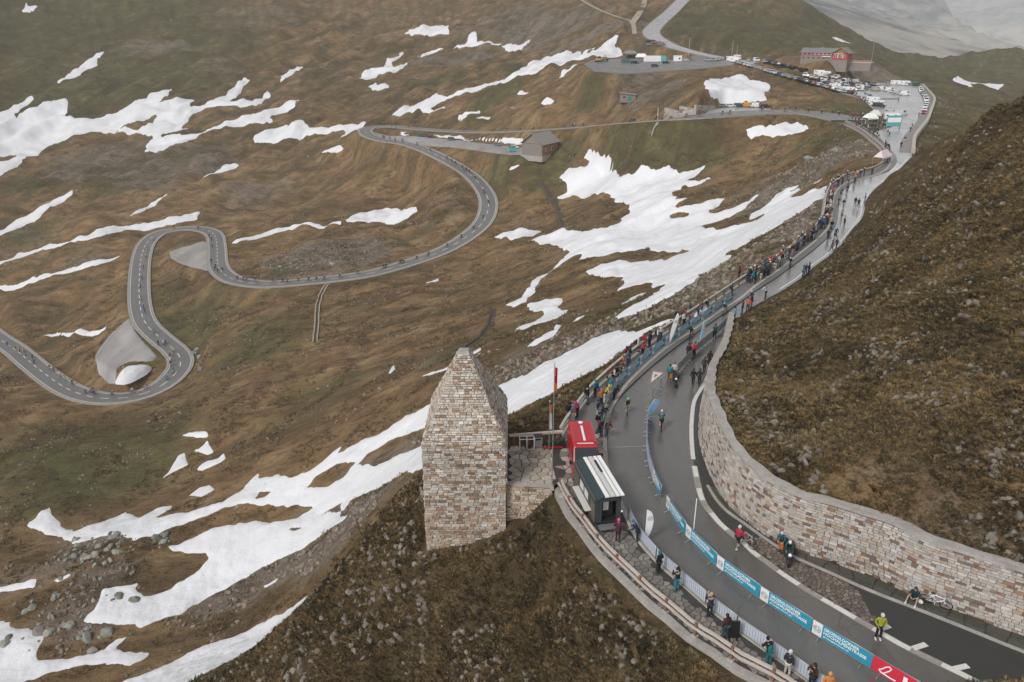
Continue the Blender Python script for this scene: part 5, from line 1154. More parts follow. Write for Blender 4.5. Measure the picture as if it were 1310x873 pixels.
# ---------------------------------------------------------------- cars
def car_parts(kind):
    """profile in (y, z): front at -y. returns body mesh, window mesh, wheel placing"""
    L, W, H = dict(hatch=(4.1, 1.75, 1.48), estate=(4.6, 1.8, 1.5), suv=(4.6, 1.88, 1.72), van=(5.2, 1.95, 2.1), camper=(6.6, 2.15, 2.85), box=(6.0, 2.1, 2.6))[kind]
    f, b = -L / 2, L / 2; belt = .92 if kind in ('hatch', 'estate') else 1.05
    if kind in ('van', 'camper', 'box'): belt = 1.2
    hood = {'hatch': .85, 'estate': .95, 'suv': .98, 'van': .55, 'camper': .75, 'box': .85}[kind]; ws = {'hatch': .65, 'estate': .7, 'suv': .6, 'van': .75, 'camper': .45, 'box': .5}[kind]
    back = {'hatch': .32, 'estate': .28, 'suv': .25, 'van': .1, 'camper': .05, 'box': .05}[kind]
    y1, y2, y3 = f + hood, f + hood + ws, b - back
    lower = [(f + .05, .28), (f, .5), (f + .06, belt - .22), (y1, belt - .02), (y1 + .1, belt), (b - .04, belt), (b, .55), (b - .06, .28)]
    mb = MB()
    def body(prof, w0, w1):
        n = len(prof); bse = len(mb.v)
        zs = [p[1] for p in prof]; z0, z1 = min(zs), max(zs)
        for sg in (1, -1):
            for (y, z) in prof:
                k = (z - z0) / (z1 - z0); mb.v.append((sg * (w0 + (w1 - w0) * k) / 2, y, z))
        mb.f.append(tuple(bse + i for i in range(n))); mb.m.append(0); mb.f.append(tuple(bse + n + i for i in reversed(range(n)))); mb.m.append(0)
        for i in range(n): mb.f.append((bse + i, bse + n + i, bse + n + (i + 1) % n, bse + (i + 1) % n)); mb.m.append(0)
    body(lower, W * .97, W)
    body([(y1 + .12, belt - .01), (y2, H), (y3, H), (b - .06, belt - .01)], W * .96, W * .80)
    if kind == 'camper': body([(y1 - .25, 2.0), (y1 - .35, 2.35), (y1 + .2, H), (b - .1, H), (b - .05, 1.3), (y2 + .2, 1.3)], W * 1.02, W * .98)
    if kind == 'box': body([(y2 + .25, .9), (y2 + .25, H + .1), (b, H + .1), (b, .9)], W * 1.03, W * 1.03)
    mb.box((0, f + .03, .42), (W * .9, .12, .18), 0, 1); mb.box((0, b - .03, .45), (W * .9, .12, .16), 0, 1)
    for s in (1, -1): mb.box((s * W * .36, f + .03, .68), (.32, .08, .14), 0, 2); mb.box((s * W * .38, b - .03, .80), (.2, .06, .2), 0, 3)
    body_me = mb.mesh('parked_car', [M_carpaint, M_black, M_white, M_redl], False)
    wb = MB(); zt = H - .10; zb = belt + .05
    def pt(y_, z_, e):                                   # on the cabin flank
        k = (z_ - belt) / (H - belt); return (W * (.96 - .16 * k) / 2 + e, y_, z_)
    k0 = lambda z: (y1 + .12) + (y2 - y1 - .12) * (z - belt) / (H - belt); k1 = lambda z: (b - .06) + (y3 - b + .06) * (z - belt) / (H - belt)
    spans = [(k0, lambda z: y2 + .55)] if kind in ('van', 'camper', 'box') else [(lambda z: k0(z) + .12, lambda z: (y2 + y3) / 2 - .05), (lambda z: (y2 + y3) / 2 + .03, lambda z: k1(z) - .18)]
    for s in (1, -1):
        for a, c in spans:
            q = [pt(a(zb), zb, .012), pt(c(zb), zb, .012), pt(c(zt), zt, .012), pt(a(zt), zt, .012)]; wb.add([(s * x, y, z) for x, y, z in q], [(0, 1, 2, 3)])
    for kk, sg, ef in ((k0, -1, -.014), (k1, 1, .014)):
        if kind in ('camper', 'box') and sg == 1: continue
        q = []
        for z_ in (zb, zt): 
            x = W * (.96 - .16 * (z_ - belt) / (H - belt)) / 2 - .09
            q += [(-x, kk(z_) + ef, z_ + .01), (x, kk(z_) + ef, z_ + .01)]
        wb.add(q, [(0, 1, 3, 2)])
    if kind == 'camper':
        for s in (1, -1):
            for yy in (y2 + 1.2, b - 1.0): wb.box((s * W * .505, yy, 1.95), (.03, .8, .45))
    wheel = MB(); r = .33; wheel.tube([(-.11, 0, 0), (.11, 0, 0)], r, 12, 0); wheel.tube([(-.116, 0, 0), (.116, 0, 0)], r * .6, 8, 1)
    return body_me, wb.mesh('windows', M_glass), wheel.mesh('wheel', [M_tyre, M_alu]), [(sx * (W / 2 - .1), yy, .33) for sx in (1, -1) for yy in (f + .85, b - .85)]
M_redl = mat('tail_lamp_plastic', (.35, .02, .02), .3)
CARS = {k: car_parts(k) for k in ('hatch', 'estate', 'suv', 'van', 'camper', 'box')}
KIND = dict(hatch='hatchback', estate='estate car', suv='off-roader', van='van', camper='camper van', box='box truck')
CATS = dict(hatch='car', estate='car', suv='car', van='van', camper='camper van', box='truck')
def car(kind, loc, rz, col, label, group, name=None):
    bm_, wm_, wh_, pl_ = CARS[kind]
    nm = name or {'van': 'parked_van', 'camper': 'camper_van', 'box': 'box_truck'}.get(kind, 'parked_car')
    o = link(nm, bm_, None, loc, rz); o.color = (*col, 1); f = .82 if kind in ('camper', 'box') else .9; o.scale = (f, f, f); link('windows', wm_, o)
    for p in pl_: link('wheel', wh_, o, p)
    return tag(o, label, CATS[kind], group)
# ---------------------------------------------------------------- lettering
_txt = {}
def text_mesh(s, size, m, depth=.004, bold=.0, shear=0.0):
    key = (s, size, m.name)
    if key in _txt: return _txt[key]
    cu = bpy.data.curves.new('txt', 'FONT'); cu.body = s; cu.size = size; cu.extrude = depth; cu.offset = bold; cu.align_x = 'LEFT'; cu.shear = shear; cu.resolution_u = 2
    o = bpy.data.objects.new('tmp', cu); COL.objects.link(o); bpy.context.view_layer.update()
    me = bpy.data.meshes.new_from_object(o.evaluated_get(bpy.context.evaluated_depsgraph_get())); bpy.data.objects.remove(o); bpy.data.curves.remove(cu)
    me.materials.clear(); me.materials.append(m); me.name = 'lettering'; _txt[key] = me; return me
def fit_text(me, w, h):
    xs = [v.co.x for v in me.vertices]; ys = [v.co.y for v in me.vertices]
    return w / (max(xs) - min(xs)), h / (max(ys) - min(ys)), min(xs), min(ys)
# ================================================================ railings, barriers, vehicles, huts
def g0(u, v, z=0.0): p = PZ(u, v, z); return (p[0], p[1], z)
def face_cam(p): return math.atan2(p[0], -p[1]) if False else math.atan2(-p[0], p[1])     # rz that turns -y towards the camera foot (0,0)
def heading(dx, dy): return math.atan2(dx, -dy)              # rz that turns -y along (dx, dy)
# ---------------------------------------------------------------- railings along the outer edge of the walkway
M_banner = {}
def railing(name, P, label, post_mat, step, zbase, rails, post=(.15, .13, .95), base=True):
    root = empty(name, (P[0][0], P[0][1], zbase), label=label, cat='railing'); o0 = Vector((P[0][0], P[0][1], zbase))
    Q, s = resample(P, step); T = np.gradient(Q[:, :2], axis=0); T /= np.linalg.norm(T, axis=1)[:, None]
    mbp = MB(); mbp.box((0, 0, post[2] / 2), post, 0, 0, taper=.92); pme = mbp.mesh('post', post_mat)
    mbb = MB(); mbb.box((0, 0, .06), (.36, .32, .16), 0, 0, taper=.85); bme = mbb.mesh('post_base', M_conc)
    for i in range(len(Q)):
        rz = math.atan2(T[i, 1], T[i, 0]); p = link('post', pme, root, Vector((Q[i, 0], Q[i, 1], zbase)) - o0, rz)
        if base: link('post_base', bme, p)
    F, _ = resample(P, .8)
    for (off, z, hw, hh, m) in rails:
        A = offset(F[:, :2], off); mb = MB(); n = len(A); V = []
        for i in range(n):
            t = np.array((A[min(i + 1, n - 1)] - A[max(i - 1, 0)])); t /= np.hypot(*t); nn = np.array((-t[1], t[0]))
            for (a, b) in ((-hw, -hh), (hw, -hh), (hw, hh), (-hw, hh)): V.append((A[i, 0] + nn[0] * a - o0[0], A[i, 1] + nn[1] * a - o0[1], z + b))
        mb.add(V, [(i * 4 + j, i * 4 + (j + 1) % 4, i * 4 + 4 + (j + 1) % 4, i * 4 + 4 + j) for i in range(n - 1) for j in range(4)] + [(0, 1, 2, 3)] + [tuple((n - 1) * 4 + j for j in (3, 2, 1, 0))])
        mb.build('rail', m, root)
    return root
def rail_between(y0v, y1v):
    pass
ia = int(np.argmin(np.hypot(RAIL[:, 0] - PZ(717, 630)[0], RAIL[:, 1] - PZ(717, 630)[1])))
ib = int(np.argmin(np.hypot(RAIL[:, 0] - PZ(713, 562)[0], RAIL[:, 1] - PZ(713, 562)[1])))
near_rail = offset(RAIL[:ia + 1], 0.0)
railing('wooden_railing', near_rail, 'weathered wooden railing with two rails on brown posts above the dark slope', M_post, 2.15, .05, [(-.10, .78, .06, .08, M_rail), (-.10, .40, .05, .07, M_rail), (.10, .62, .05, .05, M_rail)])
up_rail = offset(RAIL[ib:], -.25)
railing('guard_railing', up_rail, 'long guard railing with thick pale top rail along the crowded upper walkway', M_post, 2.4, .1, [(.0, .95, .11, .09, M_kerb), (-.06, .50, .05, .06, M_rail)], post=(.17, .15, .86))
# rough stone edge under the near railing
ed = RAIL[:ia + 1]
strip('stone_edge', ed, .36, -.05, .10, M_conc, 0, .9, kind='structure')
strip('stone_edge', RAIL[ib:], .12, -.35, .16, M_conc, 0, .9, kind='structure')
# ---------------------------------------------------------------- crowd barriers
M_blue = mat('blue_banner_cloth', (.03, .27, .40), .6); M_red = mat('red_banner_cloth', (.58, .03, .06), .55); M_wbanner = mat('white_banner_cloth', (.72, .73, .75), .6)
M_lblue = mat('pale_blue_banner_cloth', (.16, .36, .62), .6); M_logo = mat('grey_print', (.36, .38, .38), .6); M_print = mat('white_print', (.80, .81, .82), .6)
_bar = {}
def barrier_proto(L, H=1.05):
    if L in _bar: return _bar[L]
    fr = MB(); r = .021
    fr.tube([(-L / 2, 0, .16), (-L / 2, 0, H), (L / 2, 0, H), (L / 2, 0, .16), (-L / 2, 0, .16)], r, 5)
    br = MB(); n = max(4, int(L / .16))
    for i in range(1, n): x = -L / 2 + L * i / n; br.tube([(x, 0, .16), (x, 0, H)], .0085, 4, 0, False)
    ft = MB(); ft.tube([(0, -.33, .02), (0, -.30, .05), (0, 0, .17), (0, .30, .05), (0, .33, .02)], .019, 5)
    _bar[L] = (fr.mesh('crowd_barrier', M_alu, True), br.mesh('grille', M_alu), ft.mesh('foot', M_alu, True)); return _bar[L]
def panel(parent, x0, x1, z0, z1, y, m, name='banner'):
    mb = MB(); n = 6; t = .012; V = []
    for i in range(n + 1):
        x = x0 + (x1 - x0) * i / n; w_ = .008 * math.sin(i * 2.1)
        for zz in (z0, z1):
            V += [(x, y + w_, zz), (x, y + w_ + t, zz)]
    F = []
    for i in range(n):
        a = i * 4; b = a + 4; F += [(a, b, b + 2, a + 2), (a + 1, a + 3, b + 3, b + 1), (a + 2, b + 2, b + 3, a + 3), (a, a + 1, b + 1, b)]
    F += [(0, 2, 3, 1), (n * 4, n * 4 + 1, n * 4 + 3, n * 4 + 2)]; mb.add(V, F); return mb.build(name, m, parent)
def letters(parent, s, x0, z0, w, h, y, m=None, bold=.02):
    me = text_mesh(s, 1.0, m or M_print, .004, bold); sx, sy, mx, my = fit_text(me, w, h)
    o = link('lettering', me, parent); o.matrix_local = Matrix.Translation((x0, y, z0)) @ Matrix.Rotation(R(90), 4, 'X') @ Matrix.Diagonal((sx, sy, 1, 1)) @ Matrix.Translation((-mx, -my, 0)); return o
def logo_square(parent, x0, x1, z0, z1, y):
    b = panel(parent, x0, x1, z0, z1, y, M_wbanner, 'logo_panel'); cx, cz = (x0 + x1) / 2, (z0 + z1) / 2; r = min(x1 - x0, z1 - z0) * .36
    mb = MB(); mb.ring((cx, y - .012, cz), r, r * .13, 'y', 16, 4); mb.ring((cx, y - .012, cz + r * .1), r * .5, r * .16, 'y', 10, 4); mb.box((cx, y - .012, cz - r * .45), (r * 1.1, .012, r * .22))
    mb.build('emblem', M_logo, b); return b
def barrier(p, rz, L, kind, label, group):
    fm, bm_, ftm = barrier_proto(L)
    o = link('crowd_barrier', fm, None, p, rz); link('grille', bm_, o)
    for x in (-L * .36, L * .36): link('foot', ftm, o, (x, 0, 0))
    if kind == 'blue':
        logo_square(o, -L / 2 + .02, -L / 2 + .56, .22, 1.05, -.045)
        b = panel(o, -L / 2 + .56, L / 2, .22, 1.05, -.045, M_blue); w = L - .68
        letters(b, 'GROSSGLOCKNER', -L / 2 + .66, .77, w * .74, .19, -.052); letters(b, 'HOCHALPENSTRASSE', -L / 2 + .66, .53, w * .90, .19, -.052); letters(b, 'grossglockner.at', -L / 2 + .66, .34, w * .55, .11, -.052)
    elif kind == 'red':
        b = panel(o, -L / 2 + .02, L / 2, .2, 1.05, -.045, M_red)
        mb = MB(); mb.tube([(-L / 2 + 1.25, -.06, .34), (-L / 2 + .95, -.06, .32), (-L / 2 + .50, -.06, .36), (-L / 2 + .40, -.06, .46), (-L / 2 + .52, -.06, .56), (-L / 2 + .70, -.06, .82), (-L / 2 + .84, -.06, .93), (-L / 2 + .95, -.06, .86), (-L / 2 + .86, -.06, .66), (-L / 2 + .66, -.06, .42)], .032, 5)
        mb.build('emblem', M_print, b); letters(b, 'L\u00e4', -L / 2 + 1.55, .32, 1.1, .55, -.055, None, .03)
    elif kind == 'mesh': panel(o, -L / 2 + .04, L / 2 - .04, .24, .98, .035, M_meshwhite, 'banner')
    elif kind == 'white': panel(o, -L / 2 + .04, L / 2 - .04, .22, 1.02, -.045, M_lblue2, 'banner')
    elif kind == 'green': panel(o, -L / 2 + .04, L / 2 - .04, .22, 1.0, -.04, M_gmesh, 'banner')
    return tag(o, label, 'barrier', group)
M_meshwhite = mat('pale_mesh_cloth', (.50, .54, .62), .7); M_lblue2 = mat('pale_lilac_cloth', (.40, .46, .62), .6); M_gmesh = mat('pale_green_mesh_cloth', (.34, .40, .36), .7)
def along(px, z, L, gap=.04):
    P = spline(pl0(px, z), .3); s = np.r_[0, np.cumsum(np.linalg.norm(np.diff(P[:, :2], axis=0), axis=1))]; out = []; a = 0
    while a + L < s[-1]:
        p0 = np.array([np.interp(a, s, P[:, k]) for k in range(2)]); p1 = np.array([np.interp(a + L, s, P[:, k]) for k in range(2)])
        out.append((p0, p1)); a += L + gap
    return out
MID = [(1150,881),(1113,858.5),(1073,834),(1063,828.5),(1027.6,806),(986,779.5),(949,752.5),(914,726),(887,699),(865,673),(852,650),(842,633),(835,618)]
segs = along(MID[1:], 0, 3.25)
for i, (a, b) in enumerate(segs):
    c = (a + b) / 2; d = b - a
    # x axis runs from the far end (left in the picture) to the near end: text reads left to right
    barrier((c[0], c[1], 0), math.atan2(-d[1], -d[0]), 3.25, 'blue', f'barrier with blue lettered banner dividing the road, {ordw(i)} uphill from the red banner', 'blue banners on the middle barriers')
segs = along([(1113.3,858.7),(1150,881),(1190,905),(1260,948)], 0, 3.25)
for i, (a, b) in enumerate(segs[:1]):
    c = (a + b) / 2; d = b - a; barrier((c[0], c[1], 0), math.atan2(d[1], d[0]), 3.25, 'red', 'barrier with red banner and white looped emblem at the near end of the dividing line', None)
MID2 = [(845,638),(836,618),(830,597),(827,576),(827,557),(828.7,536),(833,514),(843,499.6),(855.5,489),(868,477),(880,464.5),(892.6,450),(905,440),(917,429.5),(926,421),(938,410)]
segs = along(MID2, 0, 2.2)
for i, (a, b) in enumerate(segs):
    c = (a + b) / 2; d = b - a; n = len(segs); f = i / n
    k = 'blue' if i == 0 else 'white' if i in (1, 2, 3, 4) else 'plain' if f < .50 else 'green' if f < .80 else 'white'
    lab = {'blue': 'barrier with blue lettered banner in the dividing line', 'white': 'barrier with pale lilac banner in the dividing line', 'plain': 'bare grey steel barrier in the dividing line', 'green': 'barrier with pale green mesh in the dividing line'}[k]
    barrier((c[0], c[1], 0), math.atan2(-d[1], -d[0]), 2.2, k, f'{lab}, {ordw(i)} uphill of the long blue banners', 'small barriers dividing the road')
NEARL = [(1090,910),(1053,888.5),(1021,865),(1001,850.5),(955,818),(913,786),(878,754.5),(848.5,729),(818,694),(800,658)]
segs = along(NEARL, 0, 2.2)
for i, (a, b) in enumerate(segs):
    c = (a + b) / 2; d = b - a; barrier((c[0], c[1], 0), math.atan2(-d[1], -d[0]), 2.2, 'mesh', f'steel barrier with pale mesh beside the near walkway, {ordw(i)} from its near end', 'mesh barriers beside the near walkway')
LEFTB = [(769,560),(771,545),(773.7,530),(777,516),(785,502),(792,493.5),(801.5,485),(813,474),(833,456.5),(853,442.5),(872,429),(889,417.5),(904,407),(919,397.5),(933,388),(948,377)]
segs = along(LEFTB, .13, 2.9)
for i, (a, b) in enumerate(segs):
    c = (a + b) / 2; d = b - a; barrier((c[0], c[1], .13), math.atan2(d[1], d[0]), 2.9, 'blue', f'blue banner barrier in front of the spectators, {ordw(i)} beyond the red van', 'blue banners in front of the upper spectators')
# ---------------------------------------------------------------- feather flags and flag poles
def feather(name, p, h, lean, rz, m, label, w=.62):
    root = empty(name, p, rz, label=label, cat='flag'); n = 14; L = []
    for i in range(n + 1):
        t = i / n; x = lean * t * t * h; z = .15 + t * h; hw = w * (math.sin(math.pi * min(1, t ** .8)) ** .55) * (.35 + .65 * t) * (1 if t < .98 else .3)
        L.append((x, z, max(hw, .02)))
    mb = MB(); V = []
    for x, z, hw in L: V += [(x - .02, -.012, z), (x + hw, -.012, z), (x - .02, .012, z), (x + hw, .012, z)]
    F = []
    for i in range(n): a = i * 4; b = a + 4; F += [(a, a + 1, b + 1, b), (a + 2, b + 2, b + 3, a + 3), (a, b, b + 2, a + 2), (a + 1, a + 3, b + 3, b + 1)]
    mb.add(V, F); c = mb.build('flag_cloth', m, root)
    r = .16; t = .78; q = L[int(n * t)]; mb = MB(); mb.ring((q[0] + q[2] * .5, -.02, q[1]), r, .022, 'y', 14, 4); mb.ring((q[0] + q[2] * .5, -.02, q[1]), r * .45, .03, 'y', 9, 4); mb.build('emblem', M_logo, c)
    mb = MB(); mb.tube([(x - .03, 0, z) for x, z, _ in L], .016, 5); mb.tube([(-.03, 0, .15), (-.03, 0, 0)], .02, 5); mb.build('pole', M_white, root)
    mb = MB(); mb.box((0, 0, .03), (.7, .08, .05)); mb.box((0, 0, .032), (.08, .7, .05)); mb.build('cross_base', M_alu, root); return root
feather('feather_flag', g0(825.5, 693), 2.2, .0, .1, M_wbanner, 'white feather flag beside the near walkway barrier below the trailer')
feather('feather_flag', g0(856, 441, .13), 3.2, .20, .15, M_wbanner, 'white feather flag leaning over the blue banners among spectators')
feather('feather_flag', g0(895, 443), 2.6, .1, .2, M_lblue, 'narrow blue feather flag on the dividing barrier before the wall end', .28)
feather('feather_flag', g0(829, 534), 1.5, .35, .2, M_lblue, 'short wide blue flag on the dividing barrier opposite the red van', .95)
def flagpole(p, h, label, cols, z0, z1, w):
    root = empty('flagpole', p, 0, label=label, cat='flagpole')
    MB().tube([(0, 0, 0), (0, 0, h)], [.035, .022], 8).build('pole', M_alu, root); MB().ball((0, 0, h + .05), .06, 8, 6).build('finial', M_kerb, root)
    n = len(cols)
    for i, m in enumerate(cols):
        a, b = z1 - (z1 - z0) * i / n, z1 - (z1 - z0) * (i + 1) / n; mb = MB(); V = []
        for k in range(7):
            x = .03 + w * k / 6 * (1 - .35 * math.sin(k)); y = .09 * math.sin(k * 1.7 + i)
            V += [(x, y - .006, a - .10 * k / 6), (x, y - .006, b - .10 * k / 6), (x, y + .006, a - .10 * k / 6), (x, y + .006, b - .10 * k / 6)]
        F = []
        for k in range(6): q = k * 4; F += [(q, q + 1, q + 5, q + 4), (q + 2, q + 6, q + 7, q + 3), (q, q + 4, q + 6, q + 2), (q + 1, q + 3, q + 7, q + 5)]
        mb.add(V, F).build('flag_cloth', m, root)
    MB().box((0, 0, .1), (.3, .3, .25), taper=.8).build('footing', M_conc, root)
M_fr, M_fo, M_fw = mat('red_flag_cloth', (.55, .03, .05), .8), mat('orange_flag_cloth', (.62, .22, .06), .8), mat('white_flag_cloth', (.75, .74, .72), .8)
flagpole(g0(706, 626, .08), 9.5, 'tall flagpole with limp red and orange flag at the corner of the terrace', [M_fr, M_fr, M_fo], 7.6, 9.3, .15)
flagpole(g0(702, 585, .08), 4.6, 'shorter flagpole with limp orange and white flag on the terrace', [M_fo, M_fw, M_fw], 2.4, 4.4, .13)
# pole standing in the dividing line
root = empty('marker_pole', g0(886, 690), label='thin white pole standing in the dividing barrier line', cat='pole'); MB().tube([(0, 0, 0), (0, 0, 3.0)], .03, 6).build('pole', M_white, root); MB().box((0, 0, .03), (.4, .4, .06)).build('base_plate', M_dark, root)
# ---------------------------------------------------------------- red van
M_redpaint = mat('red_van_paint', (.42, .018, .028), .3, .5); M_cream = mat('grey_white_metal', (.55, .54, .52), .5)
vx, vy = 5.15, 49.3
van = empty('red_van', (vx, vy, .14), .03, label='red high roof delivery van parked on the walkway behind the food trailer', cat='van')
def loft(mb, secs, m=0):
    """secs: list of (y, [(x, z)...]) rings"""
    n = len(secs[0][1]); b = len(mb.v)
    for y, r in secs:
        for x, z in r: mb.v.append((x, y, z))
    for i in range(len(secs) - 1):
        for k in range(n): mb.f.append((b + i * n + k, b + i * n + (k + 1) % n, b + (i + 1) * n + (k + 1) % n, b + (i + 1) * n + k)); mb.m.append(m)
    mb.f.append(tuple(b + k for k in reversed(range(n)))); mb.m.append(m); mb.f.append(tuple(b + (len(secs) - 1) * n + k for k in range(n))); mb.m.append(m)
def vring(w, z0, zs, zt, rt=.72): return [(-w, z0), (w, z0), (w * 1.03, zs * .55 + z0 * .45), (w, zs), (w * rt, zt - .06), (w * (rt - .12), zt), (-w * (rt - .12), zt), (-w * rt, zt - .06), (-w, zs), (-w * 1.03, zs * .55 + z0 * .45)]
mb = MB(); loft(mb, [(2.55, vring(.88, .35, 1.7, 2.38, .88)), (2.5, vring(.92, .32, 1.8, 2.5, .92)), (-.55, vring(.93, .3, 1.8, 2.52, .92)), (-1.0, vring(.93, .3, 1.6, 2.36, .88)), (-1.75, vring(.92, .3, 1.18, 1.30, .88)), (-2.3, vring(.88, .32, .92, 1.05, .85)), (-2.55, vring(.8, .36, .72, .86, .85))]); body = mb.build('body', M_redpaint, van)
mb = MB(); mb.add([(-.76, -1.06, 2.28), (.76, -1.06, 2.28), (.80, -1.73, 1.36), (-.80, -1.73, 1.36)], [(0, 3, 2, 1)]); mb.build('windscreen', M_glass, van)
bpy.data.objects['windscreen'].location = (0, -.03, .02)
for s in (1, -1):
    mb = MB(); mb.add([(.955 * s, -.25, 1.30), (.955 * s, -1.40, 1.28), (.93 * s, -1.02, 1.85), (.92 * s, -.25, 1.92)], [(0, 1, 2, 3)]); mb.build('side_window', M_glass, van)
    MB().box((s * 1.06, -1.42, 1.30), (.16, .10, .26)).build('mirror', M_black, van)
    MB().ball((s * .66, -2.44, .80), .15, 8, 6, 0, 1.1, .6, .8).build('headlight', M_white, van)
    for y in (-1.65, 1.6):
        w_ = MB(); w_.tube([(s * .70, y, .33), (s * .93, y, .33)], .33, 14); wo_ = w_.build('wheel', M_tyre, van); MB().tube([(s * .92, y, .33), (s * .945, y, .33)], .19, 10).build('rim', M_alu, wo_)
    MB().box((s * .62, 2.56, 1.0), (.16, .05, .5)).build('tail_light', M_redl, van)
MB().box((0, -2.50, .48), (1.66, .16, .26), taper=.95).build('bumper', M_black, van)
for x in (-.5, -.25, .25, .5): MB().box((x, .9, 2.525), (.035, 2.7, .02)).build('roof_rib', M_redpaint, body)
MB().box((0, .6, 2.532), (.16, 2.2, .012)).build('roof_lettering_strip', M_fw, body)
mb = MB(); mb.box((0, -.80, 2.475), (1.15, .05, .05)); mb.build('front_lettering_strip', M_fw, body)
MB().ball((0, 2.2, 2.54), .16, 8, 6, 0, 1.2, 1, .5).build('roof_vent', M_white, van)
# ---------------------------------------------------------------- food trailer
a, b = Vector(g0(757, 587, 2.6)), Vector(g0(786, 636, 2.6)); mid = (a + b) / 2; dr = (b - a)
tr = empty('food_trailer', (mid.x - .35, mid.y + .1, .13), heading(dr.x, dr.y), label='dark grey food trailer with white slatted roof boards parked behind the barrier', cat='trailer')
M_panel = mat('brown_grey_panel', (.12, .095, .075), .6); M_dg = mat('dark_grey_panel', (.045, .048, .05), .55); M_dkblue = mat('dark_teal_roof', (.03, .05, .055), .5)
Lt = 4.7
MB().box((0, 0, .52), (1.75, Lt, .14)).build('chassis', M_dark, tr)
mb = MB(); mb.box((-.86, 0, 1.45), (.06, Lt, 1.75)); mb.box((.86, 0, 1.45), (.06, Lt, 1.75)); mb.box((0, Lt / 2 - .03, 1.45), (1.66, .06, 1.75)); mb.build('body', M_panel, tr)
mb = MB(); mb.add([(-.98, -Lt / 2 - .1, 2.18), (-.98, Lt / 2 + .1, 2.18), (-.25, Lt / 2 + .1, 2.52), (-.25, -Lt / 2 - .1, 2.52), (-.98, -Lt / 2 - .1, 2.12), (-.98, Lt / 2 + .1, 2.12), (-.25, Lt / 2 + .1, 2.46), (-.25, -Lt / 2 - .1, 2.46)], [(0, 3, 2, 1), (4, 5, 6, 7), (0, 1, 5, 4), (0, 4, 7, 3), (1, 2, 6, 5)]); mb.build('roof', M_dkblue, tr)
MB().box((.38, 0, 2.40), (1.26, Lt + .1, .06)).build('roof', M_cream, tr)
for x, w_ in ((-.12, .26), (.25, .30), (.58, .20), (.88, .24)): MB().box((x, -.05, 2.50), (w_, Lt + .25, .07)).build('roof_board', M_white if x != .25 else M_cream, tr)
MB().box((.42, 1.1, 2.54), (.16, 1.5, .05)).build('roof_slot', M_dark, tr)
MB().box((-1.10, -.3, 1.12), (.42, 2.9, .06)).build('serving_shelf', M_cream, tr); MB().box((-.90, -.2, 1.70), (.03, 2.6, .75)).build('serving_hatch', M_dg, tr)
for y in (.5, -.5): MB().box((-.925, y - .2, 1.72), (.02, .75, .55)).build('menu_board', M_cream, tr)
mb = MB(); mb.box((-.62, -Lt / 2, 1.45), (.45, .06, 1.75)); mb.box((.70, -Lt / 2, 1.45), (.26, .06, 1.75)); mb.box((.2, -Lt / 2, 2.2), (1.2, .06, .28)); mb.build('end_wall', M_dg, tr)
MB().box((.10, -Lt / 2 + .5, 1.3), (.85, .04, 1.4)).build('door', M_dark, tr); MB().box((.02, -Lt / 2 + .46, 1.42), (.36, .03, .62)).build('door_window', M_cream, tr)
MB().box((.05, -Lt / 2 - .35, .40), (1.4, .55, .06)).build('step', M_alu, tr)
for s in (1, -1):
    for y in (-.45, .45): w_ = MB(); w_.tube([(s * .72, y, .3), (s * .90, y, .3)], .29, 12); w_.build('wheel', M_tyre, tr)
MB().tube([(0, Lt / 2, .5), (0, Lt / 2 + .9, .45), (0, Lt / 2 + .95, .1)], .04, 6).build('tow_bar', M_dark, tr)
MB().ball((.95, -Lt / 2 - .02, 1.2), .07, 6, 5).build('lamp', M_white, tr)
# ---------------------------------------------------------------- things on the terrace
o = empty('waste_bin', g0(688, 571, .09), .1, label='grey steel waste bin against the beam railing at the back of the terrace', cat='bin')
MB().box((0, 0, .48), (.62, .5, .85), taper=1.06).build('body', M_alu, o); MB().box((0, 0, .95), (.70, .58, .1), taper=.8).build('lid', M_dark, o); MB().box((0, -.27, .72), (.4, .02, .14)).build('slot', M_black, o)
o = empty('bike_rack', g0(674, 574, .09), .05, label='pale steel tube rack standing on the terrace beside the bin', cat='rack')
for x in (-.55, 0, .55): MB().tube([(x, .25, 0), (x, .25, .95), (x, -.25, .95), (x, -.25, 0)], .025, 6).build('hoop', M_white, o)
MB().tube([(-.6, .25, .93), (.6, .25, .93)], .025, 6).build('top_bar', M_white, o); MB().tube([(-.6, -.25, .93), (.6, -.25, .93)], .025, 6).build('top_bar', M_white, o)
p0, p1 = Vector(g0(654, 571, .1)), Vector(g0(717, 566, .1)); d = p1 - p0
o = empty('beam_railing', p0, math.atan2(d.y, d.x), label='low railing of one thick pale timber beam closing the back of the terrace', cat='railing')
for t in (.05, .35, .65, .95): MB().box((d.length * t, 0, .42), (.16, .16, .86)).build('post', M_post, o)
MB().box((d.length / 2, 0, .93), (d.length + .3, .24, .16)).build('beam', M_rail, o)
o = empty('planter_box', g0(711, 571, .13), .05, label='dark planter trough with red rim beside the terrace entrance', cat='planter')
MB().box((0, 0, .22), (1.5, .7, .44)).build('trough', M_dark, o); MB().box((-.3, -.38, .12), (1.6, .06, .1)).build('rim', M_redpaint, o)
mb = MB(); rs = random.Random(5)
for i in range(26): mb.ball((rs.uniform(-.65, .65), rs.uniform(-.25, .25), .46 + rs.uniform(0, .08)), rs.uniform(.08, .16), 5, 4)
mb.build('heather', mat('dark_heather', (.04, .045, .03), .9), o)
